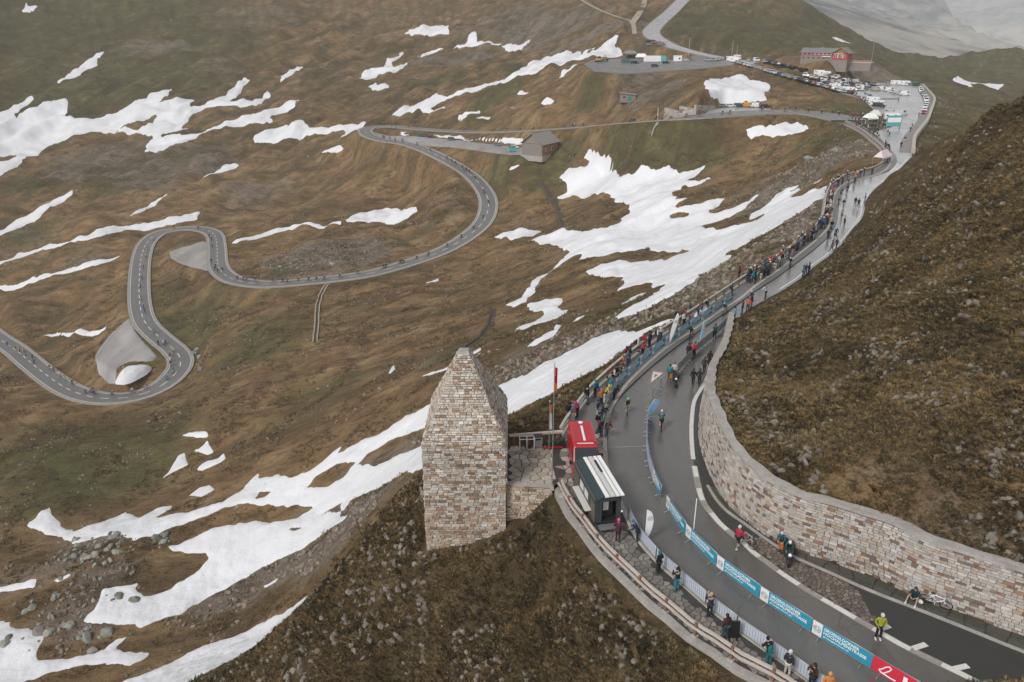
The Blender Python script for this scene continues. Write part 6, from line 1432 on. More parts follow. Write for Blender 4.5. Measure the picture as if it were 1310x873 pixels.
# ================================================================ huts, restaurant, small walls, signs
M_log = wood('brown_log', (.20, .115, .06), (.40, .25, .14), (.6, .6, 6)); M_loggrey = wood('grey_weathered_log', (.17, .15, .13), (.30, .27, .24), (.6, .6, 6)); M_shing = wood('grey_shingle', (.19, .18, .175), (.33, .31, .30), (3, 3, 1))
M_rw = mat('red_painted_wood', (.33, .055, .06), .7); M_wf = mat('white_frame', (.72, .70, .68), .6); M_slate = rough_stone('slate_roof', (.15, .155, .165), (.24, .24, .25), 2); M_rub = rough_stone('dark_rubble', (.20, .17, .15), (.32, .28, .25), 1.5); M_grn = mat('green_door', (.03, .22, .14), .6); M_teal = mat('teal_sign', (.10, .36, .38), .5)
def gz(u, v): p = HIT(u, v); return Vector(p)
# ---- log cabin by the lower hairpin
P = PZ(691, 197, -20.1); cab = empty('log_cabin', (P[0], P[1], -20.2), R(-33), label='grey brown log cabin with shingle roof at the end of the parking strip', cat='cabin')
W_, D_, H_ = 9.5, 13.0, 5.2                                   # gable on -x? gable faces -y
MB().box((0, 0, -.9), (W_ + 1.0, D_ + 1.0, 2.2)).build('stone_base', M_conc, cab)
for k in range(13):
    z = .25 + k * .38; m = M_loggrey
    for (c, dd) in (((0, -D_ / 2, z), (W_, .34, .35)),): MB().box(c, dd).build('log', m, cab)
    for (c, dd) in (((0, D_ / 2, z), (W_, .34, .35)), ((W_ / 2, 0, z), (.34, D_, .35)), ((-W_ / 2, 0, z), (.34, D_, .35))): MB().box(c, dd).build('log', M_log, cab)
mb = MB(); mb.prism([(-W_ / 2, H_ - .1), (W_ / 2, H_ - .1), (0, H_ + 3.6)], -D_ / 2, -D_ / 2 + .3); mb.build('gable', M_loggrey, cab); mb = MB(); mb.prism([(-W_ / 2, H_ - .1), (W_ / 2, H_ - .1), (0, H_ + 3.6)], D_ / 2 - .3, D_ / 2); mb.build('gable', M_log, cab)
rs = random.Random(3); sl = math.hypot(W_ / 2 + .9, 3.9); 
for s in (1, -1):
    rt = MB(); n = 9
    for i in range(n):
        t0, t1 = i / n, (i + 1) / n + .02
        x0, x1 = s * (W_ / 2 + .9) * (1 - t0), s * (W_ / 2 + .9) * (1 - t1); z0, z1 = H_ - .4 + 4.25 * t0 + .06, H_ - .4 + 4.25 * t1
        rt.add([(x0, -D_ / 2 - .8, z0), (x0, D_ / 2 + .8, z0), (x1, D_ / 2 + .8, z1), (x1, -D_ / 2 - .8, z1), (x0, -D_ / 2 - .8, z0 - .14), (x0, D_ / 2 + .8, z0 - .14), (x1, D_ / 2 + .8, z1 - .14), (x1, -D_ / 2 - .8, z1 - .14)], [(0, 1, 2, 3), (7, 6, 5, 4), (0, 4, 5, 1), (0, 3, 7, 4), (1, 5, 6, 2)])
    rt.build('roof', M_shing, cab)
for y in (-3, 1.5): f = MB().box((W_ / 2 + .2, y, 2.6), (.12, 1.5, 1.3)).build('window', M_wf, cab); MB().box((W_ / 2 + .27, y, 2.6), (.04, 1.2, 1.0)).build('pane', M_glass, f)
MB().box((W_ / 2 + .2, 4.6, 1.5), (.12, 1.2, 2.2)).build('door', M_log, cab)
# ---- small stone hut
P = gz(803, 128); hut = empty('stone_hut', P, R(-6), label='small grey stone hut with flat slanted roof and green door on the slope', cat='hut')
mb = MB(); mb.prism([(-3.4, -1.0), (3.4, -1.0), (3.4, 2.3), (-3.4, 3.0)], -2.2, 2.2, axis='y'); mb.build('wall', M_rub, hut)
mb = MB(); mb.prism([(-3.8, 2.95), (3.8, 2.2), (3.8, 2.4), (-3.8, 3.15)], -2.7, 2.7); mb.build('roof', M_shing, hut)
MB().box((.8, -2.25, .75), (1.6, .1, 1.7)).build('door', M_grn, hut); MB().box((-1.6, -2.25, 1.3), (1.1, .1, .6)).build('window', M_glass, hut)
# ---- restaurant on its bank
P = PZ(1032, 75.5, 14.6); Q = PZ(1068, 76.3, 14.6); dv = Q - P
res = empty('mountain_restaurant', (*((P + Q) / 2)[:2], 14.4), math.atan2(dv[1], dv[0]) - .02, label='long red and grey mountain restaurant with slate roof above the car park', cat='restaurant')
Lr = 30.0
res.scale = (.70, .70, .66)
MB().box((-2, 6, -3.2), (Lr - 6, 11, 11.6)).build('stone_storey', M_rub, res); MB().box((-2, 6, 3.7), (Lr - 6, 11, 2.2)).build('wall', M_rw, res)
mb = MB(); mb.add([(-Lr / 2 + .2, -.4, 4.6), (Lr / 2 - 5, -.4, 4.6), (Lr / 2 - 5, 6, 8.0), (-Lr / 2 + .2, 6, 8.0), (Lr / 2 - 5, 12.4, 4.6), (-Lr / 2 + .2, 12.4, 4.6)], [(0, 1, 2, 3), (3, 2, 4, 5), (0, 3, 5), (1, 4, 2), (0, 5, 4, 1)]); rf = mb.build('roof', M_slate, res)
ch = MB().box((-1, 6.8, 8.4), (1.3, 1.3, 1.6)).build('chimney', M_rub, rf); MB().box((-1, 6.8, 9.25), (1.5, 1.5, .2)).build('chimney_cap', M_dark, ch)
for i in range(8):
    x = -Lr / 2 + 2.2 + i * 2.75; f = MB().box((x, .45, 3.9), (1.5 if i > 2 else 1.0, .12, 1.1)).build('window', M_wf, res); MB().box((x, .37, 3.9), (.5, .06, .9)).build('pane', M_glass, f)
MB().box((3.5, .2, 2.2), (6.0, .6, .5)).build('sign_board', M_wf, res)
for i in range(5): f = MB().box((-Lr / 2 + 3 + i * 3.4, .45, 1.1), (1.0, .12, 1.0)).build('window', M_dark, res)
gw = 6.5; gx = Lr / 2 - 1.5
MB().box((gx, 4.5, -4.0), (gw * 1.5 - .1, 13.9, 8)).build('stone_storey', M_rub, res); MB().box((gx, 4.5, 2.6), (gw * 1.5, 14, 5.0)).build('wall', M_rw, res)
mb = MB(); mb.prism([(gx - gw * .75, 5.1), (gx + gw * .75, 5.1), (gx, 8.3)], -2.5, 11.5); mb.build('gable', M_log, res)
for s in (1, -1):
    mb = MB(); mb.add([(gx + s * (gw * .75 + 1.2), -3.6, 4.55), (gx + s * (gw * .75 + 1.2), 12.2, 4.55), (gx, 12.2, 8.7), (gx, -3.6, 8.7), (gx + s * (gw * .75 + 1.2), -3.6, 4.3), (gx + s * (gw * .75 + 1.2), 12.2, 4.3), (gx, 12.2, 8.45), (gx, -3.6, 8.45)], [(0, 1, 2, 3), (7, 6, 5, 4), (0, 3, 7, 4), (0, 4, 5, 1), (1, 5, 6, 2)]); mb.build('roof', M_slate, res)
    mb = MB(); mb.add([(gx + s * (gw * .75 + 1.25), -3.75, 4.3), (gx, -3.75, 8.45), (gx, -3.75, 8.95), (gx + s * (gw * .75 + 1.25), -3.75, 4.8), (gx + s * (gw * .75 + 1.25), -3.6, 4.3), (gx, -3.6, 8.45), (gx, -3.6, 8.95), (gx + s * (gw * .75 + 1.25), -3.6, 4.8)], [(0, 1, 2, 3), (4, 7, 6, 5), (3, 2, 6, 7), (0, 4, 5, 1)]); mb.build('bargeboard', wood('orange_wood', (.30, .16, .09), (.42, .26, .16)), res)
for i in range(4): f = MB().box((gx - 3.6 + i * 2.1, -2.56, 2.6), (1.1, .1, 1.9)).build('window', M_wf, res); MB().box((gx - 3.6 + i * 2.1, -2.63, 2.6), (.8, .05, 1.6)).build('pane', M_glass, f)
for x in (-1.6, 1.6): MB().box((gx + x, -2.62, 3.0), (.3, .16, 3.4)).build('timber_post', M_wf, res)
MB().box((gx - 2, -2.62, 4.4), (6, .16, .3)).build('timber_beam', M_wf, res)
# terrace beside the restaurant with parasols folded and its stair
P = PZ(1094, 78.5, 13.9); dk = empty('restaurant_deck', (P[0], P[1], 13.2), math.atan2(dv[1], dv[0]), label='open timber deck with reddish railing beside the restaurant gable', cat='deck')
dk.scale = (.75, .75, .75); MB().box((2, 4, -2.5), (15.6, 8.6, 5)).build('stone_base', M_rub, dk); MB().box((2, 4, .2), (16, 9, .5)).build('floor', M_rail, dk); 
for i in range(9): MB().box((-6 + i * 2, -.4, .9), (.14, .14, 1.1)).build('post', M_rail, dk)
MB().box((2, -.4, 1.4), (16.2, .12, .14)).build('rail', M_rail, dk); MB().box((2, -.4, .9), (16.2, .06, .4)).build('side_board', M_rw, dk)
A_ = HIT(1094, 103.5); B_ = PZ(1083, 77, 14.2); st_ = empty('staircase', A_, 0, label='long stair climbing the bank from the car park to the restaurant', cat='staircase')
n = 26; dv3 = Vector(B_) - Vector(A_); side = Vector((-dv3.y, dv3.x, 0)).normalized()
C_ = Vector(A_) + Vector(dv3) * .45 + side * -3.0
for i in range(n):
    t = i / (n - 1); q = (1 - t) ** 2 * Vector(A_) + 2 * t * (1 - t) * C_ + t * t * Vector(B_); MB().box(q - Vector(A_) + Vector((0, 0, .3)), (2.4, 1.7, .5), math.atan2(dv3.y, dv3.x) - R(90)).build('step', M_rub, st_)
for s in (1.35, -1.35):
    MB().tube([(1 - t) ** 2 * Vector((0, 0, 0)) + 2 * t * (1 - t) * (C_ - Vector(A_)) + t * t * dv3 + side * s + Vector((0, 0, 1.3)) for t in np.linspace(0, 1, 10)], .10, 5).build('handrail', M_cream, st_)
# ---- small retaining wall at the lay-by
tp = [HIT(u, v) for u, v in ((849,153),(868,151),(890,147),(915,140))]
sw = empty('small_wall', tp[0], label='pale stone retaining wall beside the upper road at the lay-by', cat='wall'); rs = random.Random(6); st = []
hts = [4.6, 4.4, 3.6, 1.6]
for i in range(3):
    a, b = np.array(tp[i]), np.array(tp[i + 1]); L = np.hypot(*(b - a)[:2]); ax = np.array((b[0] - a[0], b[1] - a[1], 0)) / L; out = np.cross(ax, (0, 0, 1)); zb = min(a[2], b[2]) - .8
    o0 = np.array((a[0], a[1], zb)); h1 = (hts[i] + hts[i + 1]) / 2 + .8
    mb = MB(); A = [o0 + out * -.05, o0 + ax * L + out * -.05, o0 + ax * L + out * -.9, o0 + out * -.9]; ha, hb = hts[i] + .8, hts[i + 1] + .8
    mb.add([p - np.array(tp[0]) for p in A] + [A[0] + (0, 0, ha) - np.array(tp[0]), A[1] + (0, 0, hb) - np.array(tp[0]), A[2] + (0, 0, hb) - np.array(tp[0]), A[3] + (0, 0, ha) - np.array(tp[0])], [(0, 1, 5, 4), (1, 2, 6, 5), (2, 3, 7, 6), (3, 0, 4, 7), (4, 5, 6, 7)]); mb.build('wall_core', M_conc, sw)
    st += [s for s in face_stones(o0, ax, (0, 0, 1), out, lambda h: (0, L), rs, wr=(.9, 1.6), hr=(.5, .8), gap=.08, dp=.1, h1=max(ha, hb), tones=[(.40, .36, .33), (.46, .42, .38)]) if s[0][2] - zb < ha + (hb - ha) * np.dot(np.array(s[0]) - o0, ax) / L - .3]
lay(st, sw, 0, inv=Matrix.Translation(-Vector(tp[0])))
# ---- car park wall on its far side
cw = [PZ(u, v)[:2] for u, v in [(1180,110.5),(1188,119),(1195,129),(1191,143),(1186,156),(1177,168),(1170,178),(1168,190),(1168,196)]]
CW = spline(np.array([[*p, 0] for p in cw]), 3.0); cwo = empty('parapet_wall', (*CW[0][:2], 0), label='pale curved parapet wall along the drop on the far side of the car park', cat='wall')
V, F = ribbon(CW, .45, -.45, 1.1, 0, 1.7); o = link('wall', mesh_np('wall', V - np.array((*CW[0][:2], 0)), F, M_kerb), cwo)
strip('pavement', offset(CW, -1.8), 1.3, -1.3, None, rough_stone('grey_paving', (.24, .22, .22), (.33, .30, .30), .8), .06)
# ---- yard: containers, tents, machines
def yard(u, v): return gz(u, v)
P = yard(837, 79); o = empty('shipping_container', P, R(-4), label='white and teal shipping container in the upper yard', cat='container')
MB().box((-1.2, 0, 1.5), (9, 3, 2.8)).build('body', M_white, o); MB().box((4.6, -.05, 1.5), (2.6, 3.05, 2.85)).build('body', M_teal, o)
for x in np.arange(-5.2, 3.2, .7): MB().box((x, -1.52, 1.5), (.12, .08, 2.5)).build('rib', M_cream, o)
P = yard(866.5, 78.5); o = empty('site_cabin', P, R(-3), label='small white cabin with dark round opening in the upper yard', cat='cabin')
MB().box((0, 0, 1.4), (4.2, 3, 2.7)).build('wall', M_white, o); MB().box((0, 0, 2.85), (4.5, 3.3, .2)).build('roof', M_cream, o); MB().tube([(.9, -1.45, 1.4), (.9, -1.56, 1.4)], .5, 10).build('window', M_dark, o)
def marquee(P, rz, Lx, Ly, h, m, label, name='marquee'):
    o = empty(name, P, rz, label=label, cat='tent'); x, y = Lx / 2, Ly / 2
    mb = MB(); mb.add([(-x, -y, h), (x, -y, h), (x, y, h), (-x, y, h), (-x * .6, 0, h + 1.4), (x * .6, 0, h + 1.4)], [(0, 1, 5, 4), (2, 3, 4, 5), (1, 2, 5), (3, 0, 4)]); mb.build('canopy', m, o)
    for sx in (-1, 1):
        for sy in (-1, 1): MB().tube([(sx * x * .97, sy * y * .97, 0), (sx * x * .97, sy * y * .97, h)], .06, 5).build('pole', M_alu, o)
    mb = MB()
    for sy in (-1, 1): mb.box((0, sy * y, h - .2), (Lx, .04, .4))
    mb.build('valance', m, o); return o
marquee(yard(820, 79), R(-5), 6, 5, 2.6, M_white, 'white marquee next to the container in the upper yard')
marquee(yard(806, 74), R(10), 7, 6, 2.4, mat('grey_canvas', (.22, .22, .22), .8), 'grey tent at the back of the upper yard')
marquee(PZ(1040, 91.5, 6.6), math.atan2(dv[1], dv[0]) - .1, 14, 7, 3.0, M_white, 'long white marquee among parked cars under the restaurant')
marquee((*g0(1112, 160)[:2], 0), .3, 4, 3, 2.3, M_white, 'small white tent in the crowd at the road junction')
marquee((*g0(1128, 210)[:2], .13), .8, 6, 2.2, 1.7, mat('pink_white_canvas', (.62, .52, .52), .8), 'pinkish white awning over the walkway at the bend')
marquee((*g0(1118, 155)[:2], 0), .1, 3, 3, 2.2, mat('pale_canvas', (.6, .6, .58), .8), 'second pale tent in the crowd behind the small white one')
def digger(P, rz, label):
    o = empty('digger', P, rz, label=label, cat='digger'); M_y = bpy.data.materials.get('yellow_paint') or mat('yellow_paint', (.50, .27, .06), .5)
    for s in (1, -1): MB().prism([(-1.6, .1), (1.6, .1), (1.9, .5), (1.6, .9), (-1.6, .9), (-1.9, .5)], s * 1.0 - .3, s * 1.0 + .3).build('track', M_tyre, o)
    MB().box((0, 0, 1.5), (3.0, 2.2, 1.0), taper=.92).build('body', M_y, o); MB().box((.5, .5, 2.4), (1.3, 1.0, 1.3), taper=.85).build('cab', M_glass, o); MB().tube([(1.4, -.3, 1.8), (3.2, -.3, 3.6), (4.8, -.3, 2.0)], .22, 6).build('boom', M_y, o); MB().box((4.9, -.3, 1.2), (.8, .9, .9), taper=1.2).build('bucket', M_dark, o)
digger(yard(766, 80), R(20), 'yellow digger at the left end of the upper yard')
for i, (u, v, lab) in enumerate([(833, 54, 'dark green tarpaulin heap beside the dirt track'), (839, 56, 'low timber pile next to the tarpaulin heap')]):
    P = gz(u, v); o = empty('material_heap', P, .2, label=lab, cat='heap'); mb = MB()
    for k in range(8): mb.ball((-2.4 + .7 * k, rs.uniform(-.5, .5), rs.uniform(.2, .6)), rs.uniform(.8, 1.1), 6, 5)
    mb.build('heap', [M_dkblue, M_post][i], o)
# ---- sign board, bollards, waste containers, timber ducts
P = g0(1142, 166); o = empty('information_board', P, .15, label='large teal and white information board at the car park entrance', cat='sign')
MB().box((0, 0, 2.6), (5.0, .2, 3.2)).build('panel', M_teal, o); MB().box((0, -.12, 2.9), (4.4, .04, 1.4)).build('notice', M_white, o)
for x in (-2.2, 2.2): MB().box((x, 0, .6), (.25, .25, 1.3)).build('post', M_alu, o)
P = PZ(655, 194, -20.3); o = empty('waste_container', (P[0], P[1], -20.25), .2, label='teal waste container beside the log cabin', cat='container'); MB().box((0, 0, 1.0), (2.6, 1.6, 1.7), taper=1.1).build('body', M_teal, o); MB().box((0, 0, 1.95), (2.9, 1.9, .2)).build('lid', M_grn, o)
M_oldplank = wood('dark_old_plank', (.06, .05, .04), (.13, .105, .08))
M_dark_soil = rough_stone('dark_wet_soil', (.05, .04, .03), (.10, .08, .06), .8)
def duct(px, w_, label, name, m=None, rmin=0):
    P3 = np.array([HIT(u, v, rmin) for u, v in px]); P3 = spline(P3, 2.0); P3[:, 2] = HXY(P3[:, 0], P3[:, 1]); o = empty(name, P3[0], label=label, cat='ditch')
    for s0, s1, nm in ((w_, w_ * .45, 'bank'), (-w_ * .45, -w_, 'bank')):
        V, F = ribbon(P3, s0, s1, None, .35, .9); link(nm, mesh_np(nm, V - P3[0], F, m or M_oldplank), o)
    V, F = ribbon(P3, w_ * .45, -w_ * .45, None, .16, .4); link('bed', mesh_np('bed', V - P3[0], F, M_dark_soil), o)
duct([(694,233),(701,246),(708,256),(715,272),(721,291)], 1.5, 'straight dark ditch lined with planks crossing the meadow left of the big snow field', 'ditch')
duct([(421,364),(414,371),(409,384),(406,400),(405,418),(403,438)], 0.75, 'narrow pale stream channel running down from the middle road', 'stream_channel', M_track)
duct([(631,396),(628,414),(620,427),(607,440),(598,447)], .9, 'dark winding stream gully in the brown meadow behind the tower', 'stream_gully', M_dark_soil)
duct([(716,188),(724,193),(736,198)], .8, 'short dark ditch right of the log cabin', 'ditch')
duct([(842,157),(836,163),(832,172)], 1.0, 'pale stone culvert below the upper road at the small wall', 'culvert', M_conc)
def pole_thing(u, v, h, label, name='road_pole', r=.12, m=None):
    P = gz(u, v); o = empty(name, P, label=label, cat='pole'); MB().tube([(0, 0, 0), (0, 0, h)], [r, r * .6], 6).build('shaft', m or M_rail, o); MB().box((0, 0, .1), (.5, .5, .3)).build('footing', M_conc, o)
pole_thing(501.5, 168, 6.5, 'dark left sign post on the inside of the upper hairpin', m=M_dark); pole_thing(506, 168, 6.5, 'dark right sign post on the inside of the upper hairpin', m=M_dark)
pole_thing(881, 71, 9, 'pale pole standing alone behind the site cabin'); pole_thing(936, 74, 9, 'pale pole at the top end of the parking lane'); pole_thing(942, 75, 7, 'shorter pale pole at the top end of the parking lane'); pole_thing(1115, 78, 11, 'pale flag post at the right end of the restaurant deck')
pole_thing(841, 154, 5, 'white post beside the upper road next to the small wall', m=M_white)
# ---- snow heap on the lower pad
P = HIT(170, 478); mb = MB(); rs = random.Random(8)
n1, n2 = 26, 14
for j in range(n2):
    for i in range(n1):
        a = 2 * math.pi * i / n1; t = j / (n2 - 1); r = 1 - t; q = 1 + .16 * perlin(np.array([math.cos(a) * 1.4]), np.array([math.sin(a) * 1.4 + 3]))[0] + .08 * math.sin(3 * a)
        nz_ = perlin(np.array([math.cos(a) * r * 3]), np.array([math.sin(a) * r * 3]), 3)[0]
        mb.v.append((math.cos(a) * 5.6 * r ** .7 * q, math.sin(a) * 8.5 * r ** .7 * q, -.4 + 2.9 * (1 - r ** 2.2) + .5 * nz_))
mb.f = [(j * n1 + i, j * n1 + (i + 1) % n1, (j + 1) * n1 + (i + 1) % n1, (j + 1) * n1 + i) for j in range(n2 - 1) for i in range(n1)]; mb.m = [0] * len(mb.f)
o = mb.build('snow_heap', M_snow, None, P, 0, True); o.scale = (.8, .8, .62); tag(o, 'rounded heap of old snow on the gravel pad inside the lower hairpin', 'snow heap')
# ================================================================ people and bicycles
NAVY, BLK, GRY, TEAL, RED, ORG, GRN, WHT, YEL, MAG, BRN, BLU, DGR, PAL = (.025,.04,.09), (.018,.018,.02), (.16,.16,.17), (.02,.20,.24), (.42,.03,.05), (.55,.17,.04), (.05,.16,.07), (.62,.61,.60), (.60,.48,.06), (.50,.04,.22), (.11,.06,.04), (.08,.19,.42), (.02,.07,.07), (.45,.42,.33)
CN = {NAVY:'navy', BLK:'black', GRY:'grey', TEAL:'teal', RED:'red', ORG:'orange', GRN:'green', WHT:'white', YEL:'yellow', MAG:'magenta', BRN:'brown', BLU:'blue', DGR:'dark green', PAL:'pale beige'}
JEANS, DARKT, LIGHTT = (.08,.12,.20), (.03,.032,.04), (.55,.52,.49)
def fc(p, d=0.0): return heading(-p[0], -p[1]) + d        # facing the camera foot, turned by d
G1 = 'people on the near walkway'
p = g0(790, 693, .14); person(p, fc(p, 2.6), 'pockets', (.09,.02,.04), (.05,.03,.03), 'beanie', (.75,.08,.30), label='person in long maroon coat and bright pink hat below the trailer', group=G1)
p = g0(815, 694.5, 0); person(p, fc(p, -1.6), 'lean', NAVY, DARKT, 'beanie', (.03,.20,.24), label='person in dark jacket and teal hat at the barrier by the white feather flag', group=G1)
p = g0(842, 735, .1); person(p, fc(p, -2.2), 'pockets', BLK, DARKT, 'hood', (.02,.16,.18), label='person in black jacket with teal hood standing at the mesh barrier', group=G1)
p = g0(865, 757, .1); person(p, fc(p, -2.4), 'phone', BLK, (.05,.24,.28), 'beanie', BLK, label='person in black jacket and bright teal jeans by the mesh barrier', group=G1)
p = g0(907, 790, .1); person(p, fc(p, -2.6), 'phone', (.03,.035,.045), DARKT, 'hair', (.45,.33,.18), label='blond person in dark clothes with raised hands at the mesh barrier', group=G1)
p = g0(927, 818, .1); person(p, fc(p, -2.4), 'pockets', (.06,.03,.03), (.05,.08,.10), 'long', (.05,.02,.02), label='person with long dark hair beside the black upright board', group=G1)
p = g0(982, 853, .1); person(p, fc(p, -2.5), 'lean', BLK, (.04,.17,.18), 'hair', BLK, pack=(.01,.15,.13), label='person with large green backpack leaning on the mesh barrier', group=G1)
p = g0(1006, 866, .1); person(p, fc(p, 2.7), 'stand', (.03,.03,.04), LIGHTT, 'beanie', (.62,.62,.64), label='person in white hat, black jacket and pale trousers near the mesh barrier', group=G1)
p = g0(1037, 883, .1); person(p, fc(p, -.6), 'phone', (.05,.025,.02), DARKT, 'long', (.04,.02,.02), label='person in dark brown jacket photographing at the bottom edge', group=G1)
p = g0(1056, 895, .1); person(p, fc(p, .4), 'stand', (.60,.22,.06), DARKT, 'beanie', (.65,.30,.10), label='person in orange at the bottom edge beside the photographer', group=G1)
P = g0(937, 817, .12); o = empty('upright_board', P, fc(P, .3), label='black upright board standing beside the long haired person', cat='board')
MB().box((0, 0, .62), (.62, .10, 1.05), taper=.95).build('panel', M_black, o); MB().box((-.2, 0, .05), (.08, .5, .08)).build('foot', M_dark, o); MB().box((.2, 0, .05), (.08, .5, .08)).build('foot', M_dark, o)
# on the near road
p = g0(943, 702); person(p, fc(p, 2.5), 'push', (.50,.03,.07), BLK, 'helmet', WHT, (.75,.75,.76), shorts=True, label='cyclist in red top and white helmet pushing a bicycle near the wall')
q = g0(953, 698); bicycle(q, heading(1.0, -1.3), (.5,.5,.52), R(6), label='grey bicycle pushed by the cyclist in red')
p = g0(1122.6, 818); person(p, fc(p, .35), 'pockets', (.30,.33,.035), BLK, 'helmet', WHT, (.75,.76,.78), label='person in yellow green vest and white helmet standing on the edge line')
p = g0(1168, 769, .07); person(p, heading(-.75, -.8), 'sit', (.015,.05,.06), (.02,.03,.04), 'hair', (.06,.035,.02), (.72,.72,.74), short=True, shorts=True, label='cyclist in dark teal shirt and white socks sitting against the stone wall')
q = g0(1177, 772, .07); MBH = MB().ball((0, 0, .12), .15, 10, 7, 0, .85, 1.15, .85); o = MBH.build('helmet', M_objp, None, q, .3, True); o.color = (.62,.62,.64,1); tag(o, 'silver helmet on the gutter beside the sitting cyclist', 'helmet')
q = g0(1196, 775, .07); bicycle(q, heading(.84, -.55), (.82,.83,.84), R(-16), label='white framed bicycle leaning on the stone wall beside the sitting cyclist')
# motorcycle with its rider by the gutter
def motorbike(P, rz, label, col):
    o = empty('motorcycle', P, rz, label=label, cat='motorcycle')
    for y in (-.68, .68):
        w_ = MB().ring((0, y, .32), .25, .075, 'x', 16, 6).build('wheel', M_tyre, o); MB().tube([(-.03, y, .32), (.03, y, .32)], .17, 10).build('rim', M_alu, w_)
    mb = MB(); loft(mb, [(.95, [(-.12, .72), (.12, .72), (.10, .92), (-.10, .92)]), (.2, [(-.2, .42), (.2, .42), (.17, .86), (-.17, .86)]), (-.25, [(-.22, .35), (.22, .35), (.19, 1.02), (-.19, 1.02)]), (-.75, [(-.14, .62), (.14, .62), (.12, 1.08), (-.12, 1.08)])]); b = mb.build('body', M_objp, o); b.color = (*col, 1)
    MB().ball((0, .35, .90), .3, 8, 6, 0, .55, 1.3, .3).build('seat', M_black, o); MB().tube([(-.38, -.42, 1.06), (-.2, -.55, 1.10), (.2, -.55, 1.10), (.38, -.42, 1.06)], .022, 5).build('handlebar', M_black, o)
    MB().tube([(0, -.5, 1.05), (0, -.68, .32)], .05, 6).build('fork', M_alu, o); MB().ball((0, -.82, .92), .11, 7, 5).build('headlight', M_white, o)
    for s in (1, -1): c = MB().box((s * .32, .62, .62), (.24, .5, .42)).build('pannier', M_objp, o); c.color = (.5,.16,.05,1) if s < 0 else (.05,.05,.05,1)
    return o
P = g0(1006, 716); motorbike(P, heading(-.2, -1), 'dark motorcycle with orange pannier standing at the cobbled verge', (.02,.05,.05))
person(g0(1006, 715, 0), heading(-.2, -1), 'ride', DGR, BLK, 'helmet', (.70,.70,.72), label='rider in dark green sitting on the motorcycle at the cobbled verge')
p = g0(999, 706, .06); person(p, heading(-.6, -.8), 'lean', (.02,.11,.13), BLK, 'helmet', (.55,.58,.58), label='cyclist in dark teal bending beside the motorcycle at the gutter')
P = g0(863, 492); motorbike(P, heading(-.1, -1), 'dark motorcycle parked against the dividing barriers behind two people', (.03,.03,.03))
p = g0(856, 488); person(p, fc(p, 2.9), 'stand', TEAL, DARKT, 'hair', BLK, label='person in teal jacket beside the motorcycle at the dividing barriers')
p = g0(862, 485); person(p, fc(p, .3), 'pockets', WHT, BLK, 'hair', BRN, label='person in white top behind the motorcycle at the dividing barriers')
GM = 'people standing at the dividing barriers'
for (u, v, k, t, l, h, lab) in [(880, 460, 'stand', BLK, DARKT, 'beanie', 'person in black beside two red jackets at the dividing barriers'), (883, 459, 'pockets', (.5,.1,.14), LIGHTT, 'hair', 'person in pinkish red jacket in the middle of the group at the dividing barriers'), (888, 458, 'stand', RED, BLK, 'hair', 'person in bright red jacket at the right of the group by the dividing barriers'), (914, 434, 'phone', DGR, BLK, 'helmet', 'person in dark green standing at the green mesh barriers')]:
    p = g0(u, v); person(p, fc(p, RNG.uniform(-1, 1)), k, t, l, h, RNG.choice([BLK, BRN]), label=lab, group=GM)
for (u, v, t, lab) in [(886, 493.5, BLK, 'walker in black on the left of the front pair walking up the road'), (894, 493.5, (.03,.035,.04), 'walker in dark grey on the right of the front pair walking up the road'), (900.4, 478, (.05,.04,.05), 'walker in dark brown on the left of the rear pair near the wall'), (907, 469.5, BLK, 'hooded walker in black on the right of the rear pair near the wall')]:
    p = g0(u, v); person(p, heading(.45, .9), 'walk', t, DARKT, 'hood' if 'hooded' in lab else 'hair', BLK, label=lab, group='four walkers on the right lane')
def rider(u, v, dx, dy, top, hel, bike, lab, z=0.0, s=1.0):
    P = np.array(PZ(u, v, z)); rz = heading(dx, dy)
    person((P[0], P[1], z), rz, 'ride', top, BLK, 'helmet', hel, WHT, short=True, shorts=True, s=s, label='cyclist ' + lab, group='racing cyclists on the main road')
    bicycle((P[0], P[1], z), rz, bike, label='bicycle under the rider ' + lab, group='bicycles on the main road')
rider(802.5, 528, -.15, -1, (.12,.16,.12), (.25,.62,.25), (.25,.25,.25), 'with light green helmet on the left lane')
rider(845.5, 549, .15, 1, (.02,.13,.14), WHT, (.05,.05,.05), 'in teal jersey beside the blue flag')
rider(883.5, 434, -.45, -.9, (.02,.05,.04), BLK, (.03,.03,.03), 'in dark green near the leaning feather flag')
rider(926.6, 403, -.5, -.85, (.03,.08,.09), (.25,.5,.5), (.5,.5,.5), 'in teal beside the kerb before the end of the blue banners')
rider(961, 387, -.5, -.85, GRY, WHT, (.05,.05,.05), 'in grey with white helmet alone on the straight')
rider(1010.5, 343, -.5, -.85, BLK, WHT, BLK, 'in black hugging the kerb next to the dense crowd')
